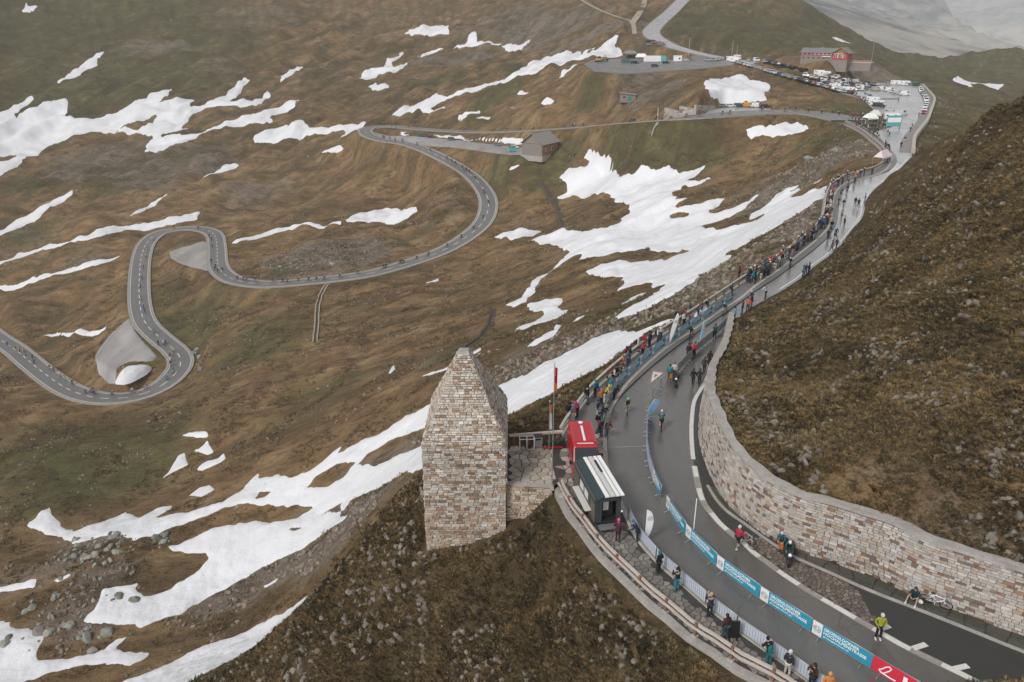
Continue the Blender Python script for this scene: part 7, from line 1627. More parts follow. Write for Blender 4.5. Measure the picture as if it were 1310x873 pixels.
# right edge watchers
for (u, v, t, k, lab) in [(939, 411, (.15,.32,.50), 'phone', 'person in light blue jacket at the upper end of the stone wall'), (949, 402, (.10,.07,.08), 'stand', 'person in dark brown on the right edge beyond the wall end'), (956, 399, (.62,.13,.06), 'pockets', 'person in orange red jacket on the right edge of the road'), (961, 394, BLK, 'stand', 'person in black on the right edge behind the orange jacket'), (979, 382, (.40,.52,.60), 'lean', 'person in pale blue bending at the right road edge'), (1026.5, 355.5, TEAL, 'stand', 'person in teal at the left of the group on the right road edge'), (1030, 353.5, NAVY, 'pockets', 'person in navy in the middle of the group on the right road edge'), (1034, 352, BLK, 'stand', 'person in black at the right of the group on the right road edge'), (1063.5, 322, BRN, 'walk', 'person in brown of the pair walking beside the right road edge'), (1069.5, 319.5, DGR, 'walk', 'person in dark green of the pair walking beside the right road edge'), (1093.4, 264, BLK, 'walk', 'left of two dark walkers in the wide bend'), (1097.5, 266, (.03,.03,.05), 'walk', 'right of two dark walkers in the wide bend'), (1106, 259, (.02,.22,.22), 'stand', 'person in bright teal standing alone at the rock face')]:
    P = PZ(u, v); z = max(0.0, float(HXY(P[0], P[1])[0]) + .02) if u < 1060 else 0.0
    person((P[0], P[1], 0.0 if z > 1.5 else z), fc(P, RNG.uniform(-2, 2)), k, t, RNG.choice([DARKT, JEANS]), 'hair', BLK, label=lab, group='people along the right edge of the road')
# spectators behind the blue banners, traced one by one: (u, v, jacket, pose, hat)
SPECT = [(728, 539, BLK, 'pockets', 'hood', 'with bulky coat where the upper railing starts'), (732.5, 541, TEAL, 'stand', 'hair', 'at the start of the upper railing'), (738.5, 534.5, MAG, 'lean', 'hair', 'leaning on the upper railing'), (751.5, 517, BLK, 'stand', 'beanie', 'halfway along the empty walkway'), (761, 508.5, TEAL, 'stand', 'hair', 'standing alone near the upper railing'),
 (766, 552, BLK, 'stand', 'hair', 'right behind the red van'), (769, 559, NAVY, 'pockets', 'hair', 'squeezed between van and barrier'), (770.5, 540, BLK, 'lean', 'beanie', 'leaning over the first banner'), (764, 535, NAVY, 'stand', 'hair', 'behind the red van roof'), (772.7, 527.5, PAL, 'stand', 'hair', 'at the banner beyond the van'), (768.5, 520, ORG, 'pockets', 'hair', 'among the first banner crowd'), (774, 514, YEL, 'lean', 'hood', 'with red sleeves at the first banners'), (777.5, 505, TEAL, 'lean', 'hood', 'bent over the banner'), (782.3, 498, BLK, 'phone', 'hair', 'photographing over the banner'), (785.5, 492, WHT, 'stand', 'beanie', 'in the tight row at the banner'), (788, 488.5, BLK, 'stand', 'hair', 'in the tight row at the banner'), (790, 485.5, (.20,.22,.12), 'lean', 'hair', 'in the tight row at the banner'), (794, 482.5, BLK, 'phone', 'beanie', 'in the tight row at the banner'), (797, 476, ORG, 'stand', 'hair', 'beside the tight row at the banner'), (802, 469, GRY, 'stand', 'hair', 'above the tight row'), (804.5, 464, NAVY, 'stand', 'hood', 'alone above the tight row'),
 (775.5, 561, BRN, 'lean', 'long', 'on the road side by the red van'), (785, 514, BLK, 'lean', 'hood', 'crouched on the road side'),
 (816, 451.5, WHT, 'stand', 'hair', 'sitting by the railing'), (822.5, 447, RED, 'stand', 'hair', 'near the railing'), (821.5, 457, (.3,.05,.06), 'lean', 'hair', 'at the banner below the red jacket'), (830.7, 444, NAVY, 'stand', 'hair', 'near the railing'), (841, 439, WHT, 'stand', 'hair', 'beside the leaning feather flag'), (845, 435, WHT, 'pockets', 'beanie', 'right beside the leaning feather flag'), (800, 445, BLK, 'pockets', 'hood', 'on top of the railing'), (860, 432, RED, 'lean', 'hair', 'behind the feather flag'), (864, 429, BLK, 'stand', 'hair', 'behind the feather flag'), (866, 414, BLK, 'stand', 'hair', 'at the railing above the feather flag'), (874, 418, WHT, 'stand', 'hair', 'between railing and banner'), (876, 413, (.38,.06,.07), 'pockets', 'hair', 'between railing and banner'), (882, 406, DGR, 'stand', 'hood', 'against the railing'), (892.5, 407, TEAL, 'lean', 'hair', 'at the banner'), (897, 403, BLK, 'stand', 'hair', 'in the middle of the walkway'), (904.6, 400, DGR, 'stand', 'hair', 'beside a pale heap on the walkway'), (935.5, 380, DGR, 'stand', 'hair', 'near the last blue banner'), (945, 357, BLK, 'pockets', 'hood', 'outside the railing on the slope')]
for i, (u, v, t, k, h, lab) in enumerate(SPECT):
    z = 0.0 if 'road side' in lab else .14
    if 'on top' in lab: u, v = 801, 464
    P = PZ(u, v, z); rzt = heading(.88, -.47) + RNG.uniform(-.5, .5)
    if 'railing' in lab and RNG.random() < .5: rzt += math.pi
    person((P[0], P[1], z), rzt, k, t, RNG.choice([DARKT, JEANS, DARKT, LIGHTT]), h, RNG.choice([BLK, BRN, (.3,.2,.1), t]) if h != 'hood' else t, pack=RNG.choice([None, None, NAVY, RED, BLK]), label=f'spectator in {CN.get(t, "dark")} jacket {lab}, {ordw(i)} past the trailer', group='spectators behind the blue banners')
P = g0(901, 402, .13); mb = MB(); mb.ball((0, 0, .1), 1.0, 10, 6, 0, 2.2, .8, .5); mb.ball((.9, .1, .1), .7, 8, 6, 0, 1.6, .8, .5); o = mb.build('snow_heap', M_snow, None, P, .9, True); tag(o, 'low dirty snow heap on the walkway behind the blue banners', 'snow heap')
# ---------------------------------------------------------------- the crowd further up: one mesh each, coat colour of its own
PALET = [BLK, BLK, BLK, NAVY, NAVY, NAVY, TEAL, RED, GRY, GRY, WHT, DGR, DGR, BRN, BRN, ORG, (.05,.09,.16), (.2,.05,.07), (.05,.05,.06), (.05,.05,.06), PAL]
def far_person(P, rz, col, label, group, kind=None, s=1.0):
    k = kind or RNG.choice(['stand', 'phone', 'pockets', 'stand', 'walk']); o = link('person', FARF[(k, RNG.randrange(3))], None, P, rz); o.color = (*col, 1); f = s * RNG.uniform(.93, 1.04); o.scale = (f * 1.08, f * 1.08, f); return tag(o, label, 'person', group)
def xy(u, v): return PZ(u, v)[:2]
crowd_n = 0
def crowd(px_a, px_b, n, place, wmin=.15, wmax=.9, dense=None):
    """N people between the kerb line and the railing line, from pixel a to pixel b along the walkway"""
    global crowd_n
    ka = int(np.argmin(np.hypot(*(KERB[:, :2] - xy(*px_a)).T))); kb = int(np.argmin(np.hypot(*(KERB[:, :2] - xy(*px_b)).T)))
    if ka > kb: ka, kb = kb, ka
    for i in range(n):
        k = ka + (kb - ka) * (i + RNG.random()) / n; k = min(int(k), len(KERB) - 2); p = KERB[k, :2]; d, j, t = seg_dist(np.array([p[0]]), np.array([p[1]]), RAIL[:, :2]); r = RAIL[j[0], :2] + (RAIL[j[0] + 1, :2] - RAIL[j[0], :2]) * t[0]
        f = RNG.uniform(wmin, wmax); q = p + (r - p) * f; c = RNG.choice(PALET); v = p - r; rz = heading(v[0], v[1]) + RNG.uniform(-.8, .8)
        far_person((q[0], q[1], .14), rz, c, f'spectator in {CN.get(c, "dark")} {place}, {ordw(i)} uphill', 'crowd along the upper walkway'); crowd_n += 1
crowd((968, 365.5), (1003, 341), 26, 'in the dense crowd on the straight')
crowd((1005, 339), (1022, 326), 7, 'in the loose crowd on the straight')
crowd((1026, 323), (1052, 301), 19, 'in the crowd before the bend')
crowd((1056, 296), (1066, 252), 34, 'in the long row round the bend', .1, .7)
crowd((1068, 248), (1087, 233), 11, 'in the row after the bend')
crowd((1092, 231), (1124, 223), 8, 'by the railing before the awning')
crowd((1139, 209), (1133, 186), 10, 'in the row beyond the awning', .05, .6)
crowd((1130, 181), (1090, 157), 10, 'along the curved railing of the upper road', .05, .7)
for i, (u, v) in enumerate([(1110,168),(1106,163.5),(1118,166),(1121,171.5),(1123,169),(1129,164.5),(1131,166),(1135,174),(1137,176.5),(1112,155),(1116,158),(1120,160),(1122,157),(1125,161),(1128,160),(1133,163),(1118,149),(1120,147),(1123,148),(1124,150.5),(1106,149),(1103,150),(1112,151),(1157,183),(1166,166),(1152,190),(1175,151),(1164,170),(1149,131),(1090,153.5),(1087,152),(1098,158),(1094,156.5),(1082,151.5),(1073,149.5),(1064,147)]):
    c = RNG.choice(PALET); P = HIT(u, v); far_person((P[0], P[1], max(P[2], 0.0)), RNG.uniform(0, 6), c, f'person in {CN.get(c, "dark")} near the car park entrance, {ordw(i)} of the group', 'people around the junction')
for i, (u, v) in enumerate([(966,137),(972,136.5),(975,137.5),(978,138),(981,138.5),(984,139),(987,138),(990,139),(838,155),(846,153.5),(805,157.5),(735,162.5),(1010,141.5),(1055,146),(1051,145)]):
    c = RNG.choice(PALET); P = HIT(u, v); far_person(tuple(P), RNG.uniform(0, 6), c, f'person in {CN.get(c, "dark")} beside the upper road, {ordw(i)} small figure', 'people beside the upper road')
# riders in the wide bend and on the mountain road: rider and bicycle each one small mesh
HEL = [WHT, (.1,.1,.1), RED, BLU, YEL, TEAL, GRY, (.5,.5,.5), NAVY, BLK]
STUFF = MB()
def stuff_rider(P, rz, s):
    M = Matrix.Translation(P) @ Matrix.Rotation(rz, 4, 'Z') @ Matrix.Scale(s, 4); k = RNG.randrange(3)
    for me, off in ((FARF[('ride', k)], 0), (FARB, 4)): STUFF.add([M @ v.co for v in me.vertices], [tuple(p.vertices) for p in me.polygons]); STUFF.m[-len(me.polygons):] = [p.material_index + off for p in me.polygons]
def far_rider(P, rz, lab, group, s=1.0):
    c = RNG.choice(HEL); o = link('person', FARF[('ride', RNG.randrange(3))], None, P, rz); o.color = (*c, 1); o.scale = (s, s, s); tag(o, f'cyclist in {CN.get(c, "dark")} {lab}', 'person', group)
    b = link('bicycle', FARB, None, P, rz); cc = RNG.choice([(.5,.5,.5), (.05,.05,.05), (.35,.05,.05)]); b.color = (*cc, 1); b.scale = (s, s, s); tag(b, f'bicycle under the rider {lab}', 'bicycle', group.replace('cyclists', 'bicycles'))
for i, (u, v) in enumerate([(1063,294.5),(1059,306),(1068.4,304),(1080,288),(1076.5,277),(1072,263.5),(1078.7,266),(1076,250.5),(1083.6,246.5),(1084,238),(1093,235.5)]):
    P = PZ(u, v); far_rider((P[0], P[1], .01), heading(-.3, -1) + RNG.uniform(-.2, .2), f'riding down the wide bend, {ordw(i)} from the front', 'cyclists in the wide bend')
RD = [(10,443),(20,448),(26,452),(33,456),(31,452),(42,460),(44,466),(64,474),(72,476),(78,483),(82,471),(84,488),(93,493),(110,505),(117,504),(121,506),(124,501),(144,508),(171,503),(186,497),(214,488),(218,470),(222,479),(219,464),(216,459),(222,452),(210,443),(212,441),(191,447),(198,428),(186,402),(184,396),(181,385),(180,370),(182,358),(184,345),(187,331),(189,322),(197,309),(222,294),(254,294),(268,304),(271,309),(272,318),(271,337),(275,347),(279,350),(276,344),(285,348),(304,359),(312,360),(316,361),(327,361),(350,362),(362,363),(368,363),(382,362),(395,361),(405,361),(415,360),(435,357),(458,352),(491,345),(494,344),(512,339),(516,339),(513,337),(533,334),(548,329),(572,318),(590,306),(606,295),(618,281),(625,262),(619,248),(608,231),(601,223),(597,220),(592,217),(583,212),(578,209),(572,205),(551,195),(534,187),(517,182),(506,182),(500,180),(497,178),(490,178)]
ud = ROAD[:, :2]
for i, (u, v) in enumerate(RD):
    P = HIT(u, v); d, j, t = seg_dist(np.array([P[0]]), np.array([P[1]]), ROAD); j = j[0]; c = ROAD[j] + (ROAD[j + 1] - ROAD[j]) * t[0]; off = P[:2] - c[:2]; L = np.hypot(*off); off = off * min(1, 2.6 / max(L, .01)); tg = ROAD[j + 1] - ROAD[j]
    (far_rider if i < 40 else lambda p, r, l, g, s: stuff_rider(p, r, s))((c[0] + off[0], c[1] + off[1], c[2] + .13), heading(tg[0], tg[1]) + RNG.uniform(-.1, .1), f'on the mountain road, {ordw(i)} from its lower end', 'cyclists on the mountain road', 1.08)
for i, (u, v) in enumerate([(600,168),(640,168.5),(655,168),(676,167),(690,166.5),(705,165.5),(735,163.5),(751,162),(771,160.5),(790,159.5),(800,158.5),(830,156),(845,154.5),(880,151.5),(895,150),(920,147.8),(930,147.3),(975,144.5),(1000,144),(1018,144),(1035,145.5),(1048,147.5),(523,164),(529,165)]):
    P = HIT(u, v); d, j, t = seg_dist(np.array([P[0]]), np.array([P[1]]), ROAD); j = j[0]; c = ROAD[j] + (ROAD[j + 1] - ROAD[j]) * t[0]; tg = ROAD[j + 1] - ROAD[j]; n_ = np.array((-tg[1], tg[0])) / np.hypot(tg[0], tg[1]); f = RNG.uniform(-2, 2)
    stuff_rider((c[0] + n_[0] * f, c[1] + n_[1] * f, c[2] + .13), heading(tg[0], tg[1]), 1.1)

o = STUFF.build('distant_cyclists', [M_trs[0], M_trs[0], M_skin, M_hair[1], M_alu, M_tyre], smooth=True); o['kind'] = 'stuff'
# ================================================================ parked vehicles
CC = dict(silver=(.42,.43,.44), white=(.72,.72,.72), black=(.02,.02,.022), grey=(.16,.165,.17), red=(.36,.03,.03), blue=(.05,.10,.24), green=(.03,.10,.08), orange=(.55,.26,.04), beige=(.42,.38,.30))
def place(kind, col, u, v, rz, label, group, zfun=None):
    P = HIT(u, v) if zfun is None else np.array(PZ(u, v, zfun)); return car(kind, (P[0], P[1], P[2] + .06 if zfun is None else P[2]), rz, CC[col], label, group)
# by the log cabin
d3 = HIT(640, 190) - HIT(500, 176); h3 = heading(d3[0], d3[1])
for i, (k, c, u, v, lab) in enumerate([('van','white',518,174.5,'white van first in the row on the parking strip of the upper hairpin'), ('suv','green',538,175,'dark green off-roader next to the white van on the parking strip'), ('hatch','black',551,177,'black hatchback in front of the snow strip by the parking strip'), ('suv','green',578,180,'dark green off-roader alone halfway along the parking strip'), ('hatch','silver',600,182,'silver hatchback half in the snow strip'), ('hatch','grey',637,187,'grey hatchback near the log cabin'), ('hatch','white',659,190,'white hatchback nearest the log cabin')]):
    place(k, c, u, v, h3 + RNG.uniform(-.15, .15), lab, 'cars on the parking strip')
# lay-by under the snow patch
for (k, c, u, v, lab) in [('hatch','grey',924,137.5,'grey hatchback leftmost in the lay-by under the snow patch'), ('estate','white',934,137.3,'white estate car second in the lay-by under the snow patch'), ('suv','green',945,137.2,'dark green off-roader in the lay-by under the snow patch'), ('van','orange',957,137.5,'yellow orange van in the lay-by under the snow patch'), ('van','white',967.5,138,'white van right of the orange van in the lay-by'), ('suv','black',978,138.5,'black off-roader rightmost in the lay-by under the snow patch')]:
    place(k, c, u, v, heading(1, .05), lab, 'vehicles in the lay-by')
KW = lambda k: KIND[k]
def row(pts, kinds, cols, rz, place_name, group, jit=.12, zf=None):
    P = np.array([HIT(u, v) for u, v in pts]); P = spline(P, .5) if len(P) > 2 else P; n = len(kinds); Q, s = resample(P, 0.01 + np.linalg.norm(np.diff(P[:, :2], axis=0), axis=1).sum() / max(1, n - 1))
    for i in range(min(n, len(Q))):
        t = Q[min(i + 1, len(Q) - 1)] - Q[max(i - 1, 0)]; a = heading(t[0], t[1]) + rz + RNG.uniform(-jit, jit); z = float(HXY(Q[i, 0], Q[i, 1])[0]); z = Q[i, 2] if zf is None else zf
        car(kinds[i], (Q[i, 0], Q[i, 1], z + .28), a, CC[cols[i]], f'{cols[i]} {KW(kinds[i])}, {ordw(i)} {place_name}', group)
rk = lambda n, w: [RNG.choice(w) for _ in range(n)]
# lower edge of the sloping lane (left to right)
LIGHT = ['white','silver','white','silver','grey','black','white','silver','beige','green','black','blue','red']
DARK = ['black','green','black','grey','blue','red','silver','black','white']
row([(936,79),(950,83),(965,87),(980,92),(1000,97.5),(1020,103)], ['camper','van','suv','camper','camper','van','hatch'] + rk(19, ['estate','hatch','hatch','suv','estate','hatch']), ['white','white','black','white','white','white'] + rk(20, LIGHT), R(66), 'down the lower edge of the lane', 'cars along the lower edge of the sloping lane')
row([(1022,104),(1045,110.5),(1070,117.5),(1092,121)], rk(26, ['hatch','estate','suv','hatch']), rk(26, LIGHT), R(72), 'past the lane bend on the lower edge', 'cars along the lower edge of the car park')
row([(943,77),(957,78.5),(970,80),(978,81)], ['camper','estate','suv','van','hatch'], ['white','silver','green','white','silver'], R(5), 'along the upper edge at the top of the lane', 'vehicles along the top of the lane')
row([(983,80.5),(1000,86),(1015,89.5),(1030,92.5)], rk(20, ['suv','hatch','estate']), rk(20, DARK), R(80), 'in the dark row under the restaurant bank', 'dark cars under the restaurant')
row([(1048,97),(1058,99),(1066,100.5),(1074,103)], ['camper','van','camper','van','suv','hatch','van','hatch'], ['white','white','white','silver','grey','white','white','black'], R(30), 'in the camper group right of the long marquee', 'upper group of campers')
row([(1048,103),(1060,104.5),(1072,106),(1084,106)], ['van','van','van','hatch','suv','van','hatch','van','suv','hatch'], ['white','white','beige','white','black','white','white','silver','white','grey'], R(80), 'in the middle row between marquee and stairs', 'middle row of vans')
row([(1050,108),(1062,111),(1076,113),(1090,114)], rk(12, ['hatch','suv','van','estate']), rk(12, LIGHT), R(76), 'in the second row behind the lower edge', 'second row behind the lower edge')
row([(1068,114.5),(1079,117),(1086,119)], ['camper','van','camper'], ['white','silver','white'], R(20), 'in the big camper group at the lane bend', 'big campers at the lane bend')
row([(1092,107),(1100,110),(1108,108),(1118,109),(1125,110.5),(1134,110)], ['van','suv','hatch','suv','suv','suv','hatch','hatch','suv'], ['white','blue','white','black','green','black','grey','white','silver'], R(85), 'along the foot of the bank right of the stairs', 'cars at the foot of the bank')
row([(1093,121),(1102,125),(1108,129),(1113,133)], ['hatch','hatch','van','hatch','suv','hatch','estate','hatch'], ['white','silver','silver','white','grey','white','black','silver'], R(80), 'round the lower corner of the car park', 'cars round the lower corner')
row([(1096,114),(1104,116.5),(1112,117.5),(1120,117)], ['van','hatch','camper','suv','van'], ['white','silver','white','blue','beige'], R(20), 'in the loose middle of the car park', 'vans in the middle of the car park')
row([(1100,119.5),(1108,122),(1116,124)], ['hatch','suv','estate','hatch','hatch'], ['silver','white','grey','white','white'], R(60), 'in the short row below the loose middle', 'short row below the middle')
row([(1127,116.5),(1137,118),(1147,121),(1157,123)], ['van','van','suv','van','van'], ['white','white','white','silver','white'], R(88), 'in the front row facing the open lot', 'vans facing the open lot')
row([(1146,109.5),(1156,110),(1166,110.5)], ['camper','hatch','van','camper','suv','hatch'], ['white','silver','white','white','white','grey'], R(12), 'in the back row of the car park', 'back row of the car park')
row([(1115,131),(1120,135),(1124,138.5)], ['estate','camper','van','van','camper','van'], ['grey','white','white','silver','white','black'], R(72), 'in the slanted row at the lower left of the lot', 'slanted row at the lower left of the lot')
place('camper', 'silver', 1140, 147.5, R(70), 'large silver white camper van parked crosswise at the open lot', 'campers at the open lot')
place('van', 'silver', 1152, 148, R(72), 'silver van behind the large camper at the open lot', 'campers at the open lot'); place('camper', 'white', 1141, 154, R(78), 'white camper van next to the grass island at the entrance', 'campers at the open lot')
place('box', 'green', 1172, 111, R(8), 'green box truck in the far corner of the car park', None)
row([(1177,117),(1180,122),(1183,127),(1185,133),(1184,139),(1181,147)], ['van','van','hatch','hatch','estate','van','van','hatch','hatch','suv','hatch','hatch'], ['white','white','green','silver','silver','silver','white','white','silver','white','white','red'], R(0), 'along the curved parapet from the far corner', 'cars along the curved parapet')
row([(1030,99),(1036,101),(1044,103)], rk(7, ['hatch','suv','van']), rk(7, LIGHT), R(80), 'in the short row left of the marquee', 'short row by the marquee')
row([(1060,108.5),(1072,110.5),(1084,111)], rk(9, ['hatch','estate','van']), rk(9, LIGHT), R(70), 'in the inner row of the bend', 'inner row of the bend')
row([(1088,116.5),(1096,118.5),(1104,120.5)], rk(7, ['hatch','suv','hatch']), rk(7, LIGHT), R(68), 'in the row behind the lower corner', 'row behind the lower corner')
row([(1098,111.5),(1110,112.5),(1122,113)], rk(9, ['van','suv','hatch']), rk(9, LIGHT), R(84), 'in the row across the middle of the lot', 'row across the middle of the lot')
row([(1110,127),(1114,129),(1119,132.5),(1127,136.5)], rk(7, ['hatch','van','estate']), rk(7, LIGHT), R(75), 'in the outer slanted row of the lot', 'outer slanted row')
row([(905,79),(916,78.5),(928,77.5)], rk(6, ['hatch','suv','van']), rk(6, LIGHT), R(10), 'along the road to the upper yard', 'cars along the road to the yard')
# upper yard
for (k, c, u, v, lab) in [('suv','green',772,80,'green off-roader beside the yellow digger'), ('box','green',801,81,'green box truck left of the white marquee in the yard'), ('suv','black',812,82,'black off-roader in front of the marquee in the yard'), ('hatch','black',838,86,'black hatchback in the middle of the upper yard'), ('hatch','black',852,82,'small black car below the site cabin'), ('hatch','silver',877,78.5,'silver hatchback right of the site cabin'), ('hatch','grey',884,78,'grey hatchback further right of the site cabin'), ('van','grey',846,59,'grey van on the gravel below the summit road'), ('suv','grey',831,58.5,'dark grey off-roader beside the gravel track')]:
    place(k, c, u, v, R(80) + RNG.uniform(-.3, .3), lab, 'vehicles around the upper yard')
# ================================================================ tufts, stones and boulders
def points_on(n, keep, seed, rmin=16, rmax=130, wr=1.0):
    rs = np.random.RandomState(seed); a = rs.uniform(R(-41), R(41), n); q = rs.uniform(0, 1, n)
    r = rmin * (rmax / rmin) ** q if wr == 0 else rmin + (rmax - rmin) * q ** wr
    x, y = np.sin(a) * r, np.cos(a) * r; z = HXY(x, y)
    ok = keep(x, y, z, r); return np.stack([x[ok], y[ok], z[ok]], 1)
def attr_at(arr, x, y):
    a = np.clip((np.arctan2(x, y) - AZ[0]) / (AZ[1] - AZ[0]), 0, NA - 1).round().astype(int); j = np.clip(np.interp(np.hypot(x, y), RR, lrr), 0, NR - 1).round().astype(int)
    return arr[j * NA + a]
_free = np.zeros(NR * NA, bool)
_dl = seg_dist(X, Y, RAIL[:, :2])[0]; _dr = seg_dist(X, Y, RB)[0]; _inM = inside(X, Y, MAIN)
_free = (~_inM) & (np.where(GRIGHT, _dr, _dl) > .95)
_tw = (X > TX0 - .4) & (X < TX1 + 7.5) & (Y > TY0 - .2) & (Y < TY1 + .5) & ~GRIGHT
_free &= ~_tw & ~SNOWED
for _P, _w in ((ROAD, 7.0), (TOPROAD, 8.0), (LANE, 13.0), (TRACK, 3.0)):
    _k = np.where(_free & (np.hypot(X, Y) < 560))[0]; _free[_k[seg_dist(X[_k], Y[_k], _P)[0] < _w]] = False
for _p in (LOT, UPLOT, PAD1, PAD2, PAD3, PAD4): _free &= ~inside(X, Y, _p)
SPUR = (np.hypot(X, Y) < 84) & ~GRIGHT & (GZ < .4) & (X > -34 - (Y - 50) * .3)
def inst(name, pts, proto, smin, smax, seed, kind='stuff', upright=.25):
    rs = np.random.RandomState(seed); n = len(pts); me = bpy.data.meshes.new(name); me.vertices.add(n); me.vertices.foreach_set('co', pts.astype(np.float32).ravel())
    ra = me.attributes.new('rot', 'FLOAT_VECTOR', 'POINT'); rot = np.c_[rs.normal(0, upright, n), rs.normal(0, upright, n), rs.uniform(0, 6.28, n)]; ra.data.foreach_set('vector', rot.astype(np.float32).ravel())
    sa = me.attributes.new('scl', 'FLOAT', 'POINT'); sa.data.foreach_set('value', (smin + (smax - smin) * rs.uniform(0, 1, n) ** 2.2).astype(np.float32))
    o = link(name, me); ng = bpy.data.node_groups.new(name, 'GeometryNodeTree'); ng.interface.new_socket('Geometry', in_out='INPUT', socket_type='NodeSocketGeometry'); ng.interface.new_socket('Geometry', in_out='OUTPUT', socket_type='NodeSocketGeometry')
    N = ng.nodes.new; gi, go, ip, oi = N('NodeGroupInput'), N('NodeGroupOutput'), N('GeometryNodeInstanceOnPoints'), N('GeometryNodeObjectInfo')
    oi.inputs['Object'].default_value = proto; oi.inputs['As Instance'].default_value = True
    a1 = N('GeometryNodeInputNamedAttribute'); a1.data_type = 'FLOAT_VECTOR'; a1.inputs['Name'].default_value = 'rot'; a2 = N('GeometryNodeInputNamedAttribute'); a2.data_type = 'FLOAT'; a2.inputs['Name'].default_value = 'scl'
    L = ng.links.new; L(gi.outputs[0], ip.inputs['Points']); L(oi.outputs['Geometry'], ip.inputs['Instance']); L(a1.outputs[0], ip.inputs['Rotation']); L(a2.outputs[0], ip.inputs['Scale']); L(ip.outputs[0], go.inputs[0])
    md = o.modifiers.new('scatter', 'NODES'); md.node_group = ng; o['kind'] = kind; return o
def tuft_proto(seed, m, nb=22, spread=.30, h=.34):
    rs = random.Random(seed); mb = MB()
    for i in range(nb):
        a = rs.uniform(0, 6.28); r = spread * rs.random() ** .7; hh = h * rs.uniform(.5, 1.1); lean = rs.uniform(.1, .3); w_ = rs.uniform(.03, .06)
        b = Vector((math.cos(a) * r, math.sin(a) * r, -.05)); d = Vector((math.cos(a), math.sin(a), 0)); s = Vector((-d.y, d.x, 0)) * w_
        m1 = b + d * lean * .4 + Vector((0, 0, hh * .7)); t = b + d * lean + Vector((0, 0, hh)); mb.add([b - s, b + s, m1 + s * .8, m1 - s * .8, t], [(0, 1, 2, 3), (3, 2, 4)])
    me = mb.mesh('tuft', m); return bpy.data.objects.new('tuft', me)
def rock_proto(seed, m):
    rs = np.random.RandomState(seed); bm = bmesh.new(); bmesh.ops.create_icosphere(bm, subdivisions=2, radius=.5)
    cuts = rs.normal(0, 1, (9, 3)); cuts /= np.linalg.norm(cuts, axis=1)[:, None]; dd = rs.uniform(.26, .44, 9)
    for v in bm.verts:
        p = np.array(v.co)
        for c, d in zip(cuts, dd):
            k = p @ c
            if k > d: p = p - c * (k - d)
        v.co = p * np.array((1.25, .95, .75))
    me = bpy.data.meshes.new('rock'); bm.to_mesh(me); bm.free(); me.materials.append(m); return me
def varied(name, stops, rough=.9, patch=None):
    m = mat(name, rough=rough, spec=.15); n = NT(m); oi = n.n('ShaderNodeObjectInfo'); P = n.pos(); c = n.ramp(oi.outputs['Random'], stops)
    if patch:
        q = n.noise(.16, 5, .68, P); q2 = n.noise(.42, 5, .7, P)
        c = n.mix(n.mapr(q, .50, .62, 0, .85), c, patch[0]); c = n.mix(n.mapr(q, .36, .46, .8, 0), c, patch[1]); c = n.mix(n.mapr(q2, .56, .68, 0, .7), c, patch[2])
    f = n.noise(2.5, 5, .7, P); n.base(n.mix(n.mapr(f, .35, .7, 0, .45), c, (.05, .045, .035))); return m
M_tuft = varied('dry_heath_tuft', [(0, (.070, .054, .030)), (.3, (.125, .092, .046)), (.55, (.185, .130, .064)), (.8, (.27, .195, .098)), (1, (.090, .084, .038))], .9, ((.045, .038, .023), (.27, .185, .085), (.085, .082, .036)))
M_tuft2 = varied('straw_tuft', [(0, (.21, .145, .064)), (.5, (.30, .215, .098)), (1, (.16, .105, .048))])
M_dwarf = varied('dark_dwarf_shrub', [(0, (.028, .027, .016)), (.5, (.050, .043, .025)), (1, (.085, .062, .034))])
M_rock = varied('lichen_rock', [(0, (.17, .145, .118)), (.3, (.24, .205, .165)), (.6, (.31, .27, .225)), (.85, (.21, .175, .14)), (1, (.26, .19, .14))], .85)
def keepH(zone):
    def f(x, y, z, r):
        fr = attr_at(_free, x, y); ri = attr_at(GRIGHT, x, y); sp = attr_at(SPUR, x, y)
        return fr & ((ri & (x > 4)) | sp) & zone(x, y, ri)
    return f
nz = lambda x, y, s, k: fbm(x / s, y / s, 3, k)
inst('heath_tufts', points_on(230000, keepH(lambda x, y, ri: nz(x, y, 3.5, 201) > -.22), 1, 24, 112, 1.15), tuft_proto(1, M_tuft), .28, .85, 1)
inst('dwarf_shrubs', points_on(90000, keepH(lambda x, y, ri: nz(x, y, 6, 207) > .12), 2, 24, 112, 1.15), tuft_proto(2, M_dwarf, 30, .36, .20), .3, .9, 2)
inst('straw_tufts', points_on(90000, keepH(lambda x, y, ri: (nz(x, y, 8, 211) > .0) | (attr_at(tan, x, y) > .25)), 3, 24, 112, 1.15), tuft_proto(3, M_tuft2, 26, .28, .26), .3, .9, 3)
M_rockh = varied('brown_grey_stone', [(0, (.12, .105, .088)), (.4, (.19, .165, .138)), (.8, (.26, .23, .195)), (1, (.20, .15, .115))], .85)
RK = [bpy.data.objects.new('rock', rock_proto(k, M_rockh if k < 2 else M_rock)) for k in range(4)]
inst('loose_stones', points_on(60000, keepH(lambda x, y, ri: (nz(x, y, 5, 221) > np.where(ri, .16, .04))), 4, 24, 118, 1.15), RK[0], .07, .50, 4, upright=.8)
inst('loose_stones', points_on(40000, keepH(lambda x, y, ri: (nz(x, y, 4, 223) > np.where(ri, .24, .02)) & ((x < -6) | ri)), 5, 24, 118, 1.15), RK[1], .09, .75, 5, upright=.8)
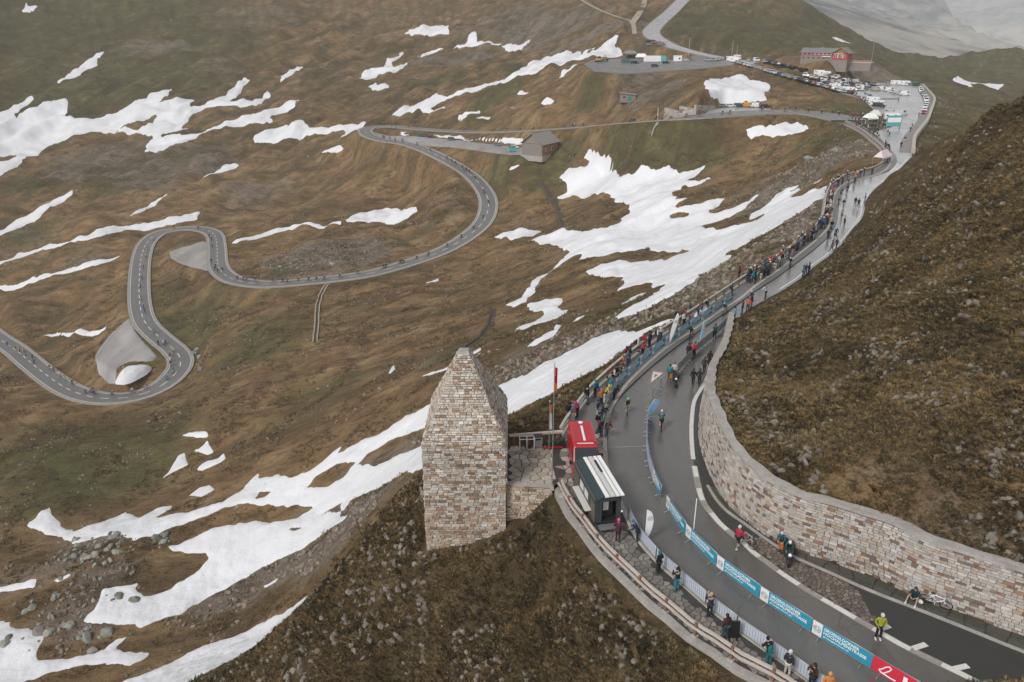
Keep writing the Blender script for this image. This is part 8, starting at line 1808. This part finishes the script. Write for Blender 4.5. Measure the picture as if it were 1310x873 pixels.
# the loose gravelly flank on the left of the spur and scree on the bowl slopes
def keepB(x, y, z, r):
    zz = attr_at(zs, x, y); return (attr_at(_free, x, y)) & ~attr_at(GRIGHT, x, y) & (zz + nz(x, y, 9, 231) * .6 > .62)
inst('scree_stones', points_on(110000, keepB, 6, 60, 330, .7), RK[2], .18, 1.0, 6, upright=.8)
def keepS(x, y, z, r): return attr_at(_free, x, y) & ~attr_at(GRIGHT, x, y) & (nz(x, y, 14, 241) > .16) & (r > 80)
inst('scattered_stones', points_on(60000, keepS, 7, 80, 520, .75), RK[3], .15, .85, 7, upright=.8)
inst('meadow_tufts', points_on(160000, lambda x, y, z, r: attr_at(_free, x, y) & ~attr_at(GRIGHT, x, y) & (nz(x, y, 10, 251) > .05) & (r > 80), 8, 80, 330, .8), tuft_proto(5, M_tuft, 16, .5, .26), .5, 1.3, 8)
# boulder field among the lower snow
M_bould = varied('greenish_boulder', [(0, (.17, .18, .16)), (.4, (.26, .27, .235)), (.75, (.34, .34, .30)), (1, (.21, .19, .165))], .85)
BK = [rock_proto(20 + k, M_bould) for k in range(6)]; rs = random.Random(14)
BF = [((108, 705), 34, 17, 60), ((75, 812), 34, 14, 34), ((150, 690), 16, 6, 12), ((148, 763), 10, 3, 5), ((168, 766), 8, 3, 4), ((30, 778), 18, 10, 8), ((70, 768), 14, 8, 6), ((205, 690), 10, 5, 8), ((1055, 196), 12, 6, 14), ((1035, 202), 8, 4, 6), ((255, 455), 9, 12, 10), ((385, 340), 22, 5, 12)]
found = []
for (c, sx_, sy_, n_) in BF:
    pl_ = 'between the lower snow patches' if c[1] > 600 else 'inside the upper bend' if c[0] > 900 else 'beside the mountain road'
    for i in range(int(n_ * .8)):
        u, v = rs.gauss(c[0], sx_ * .8), rs.gauss(c[1], sy_ * .8); P = HIT(u, v); s = (.55 + 1.5 * rs.random() ** 2.5) * (1.15 if c[1] > 600 else 1.3)
        if abs(P[2]) < .3 and P[0] > 0 and P[1] < 130: continue
        found.append((pl_, u, P, s))
for pl_ in sorted({f[0] for f in found}):
    for i, (_, u, P, s) in enumerate(sorted((f for f in found if f[0] == pl_), key=lambda f: f[1])):
        o = link('boulder', rs.choice(BK), None, (P[0], P[1], P[2] + s * .10)); o.scale = (s, s * rs.uniform(.7, 1.1), s * rs.uniform(.7, 1.1)); o.rotation_euler = (rs.uniform(-.4, .4), rs.uniform(-.4, .4), rs.uniform(0, 6.28))
        tag(o, f'{"large" if s > 1.5 else "small" if s < .9 else "mid sized"} grey green boulder {pl_}, {ordw(i)} from the left', 'boulder', f'boulders {pl_}')
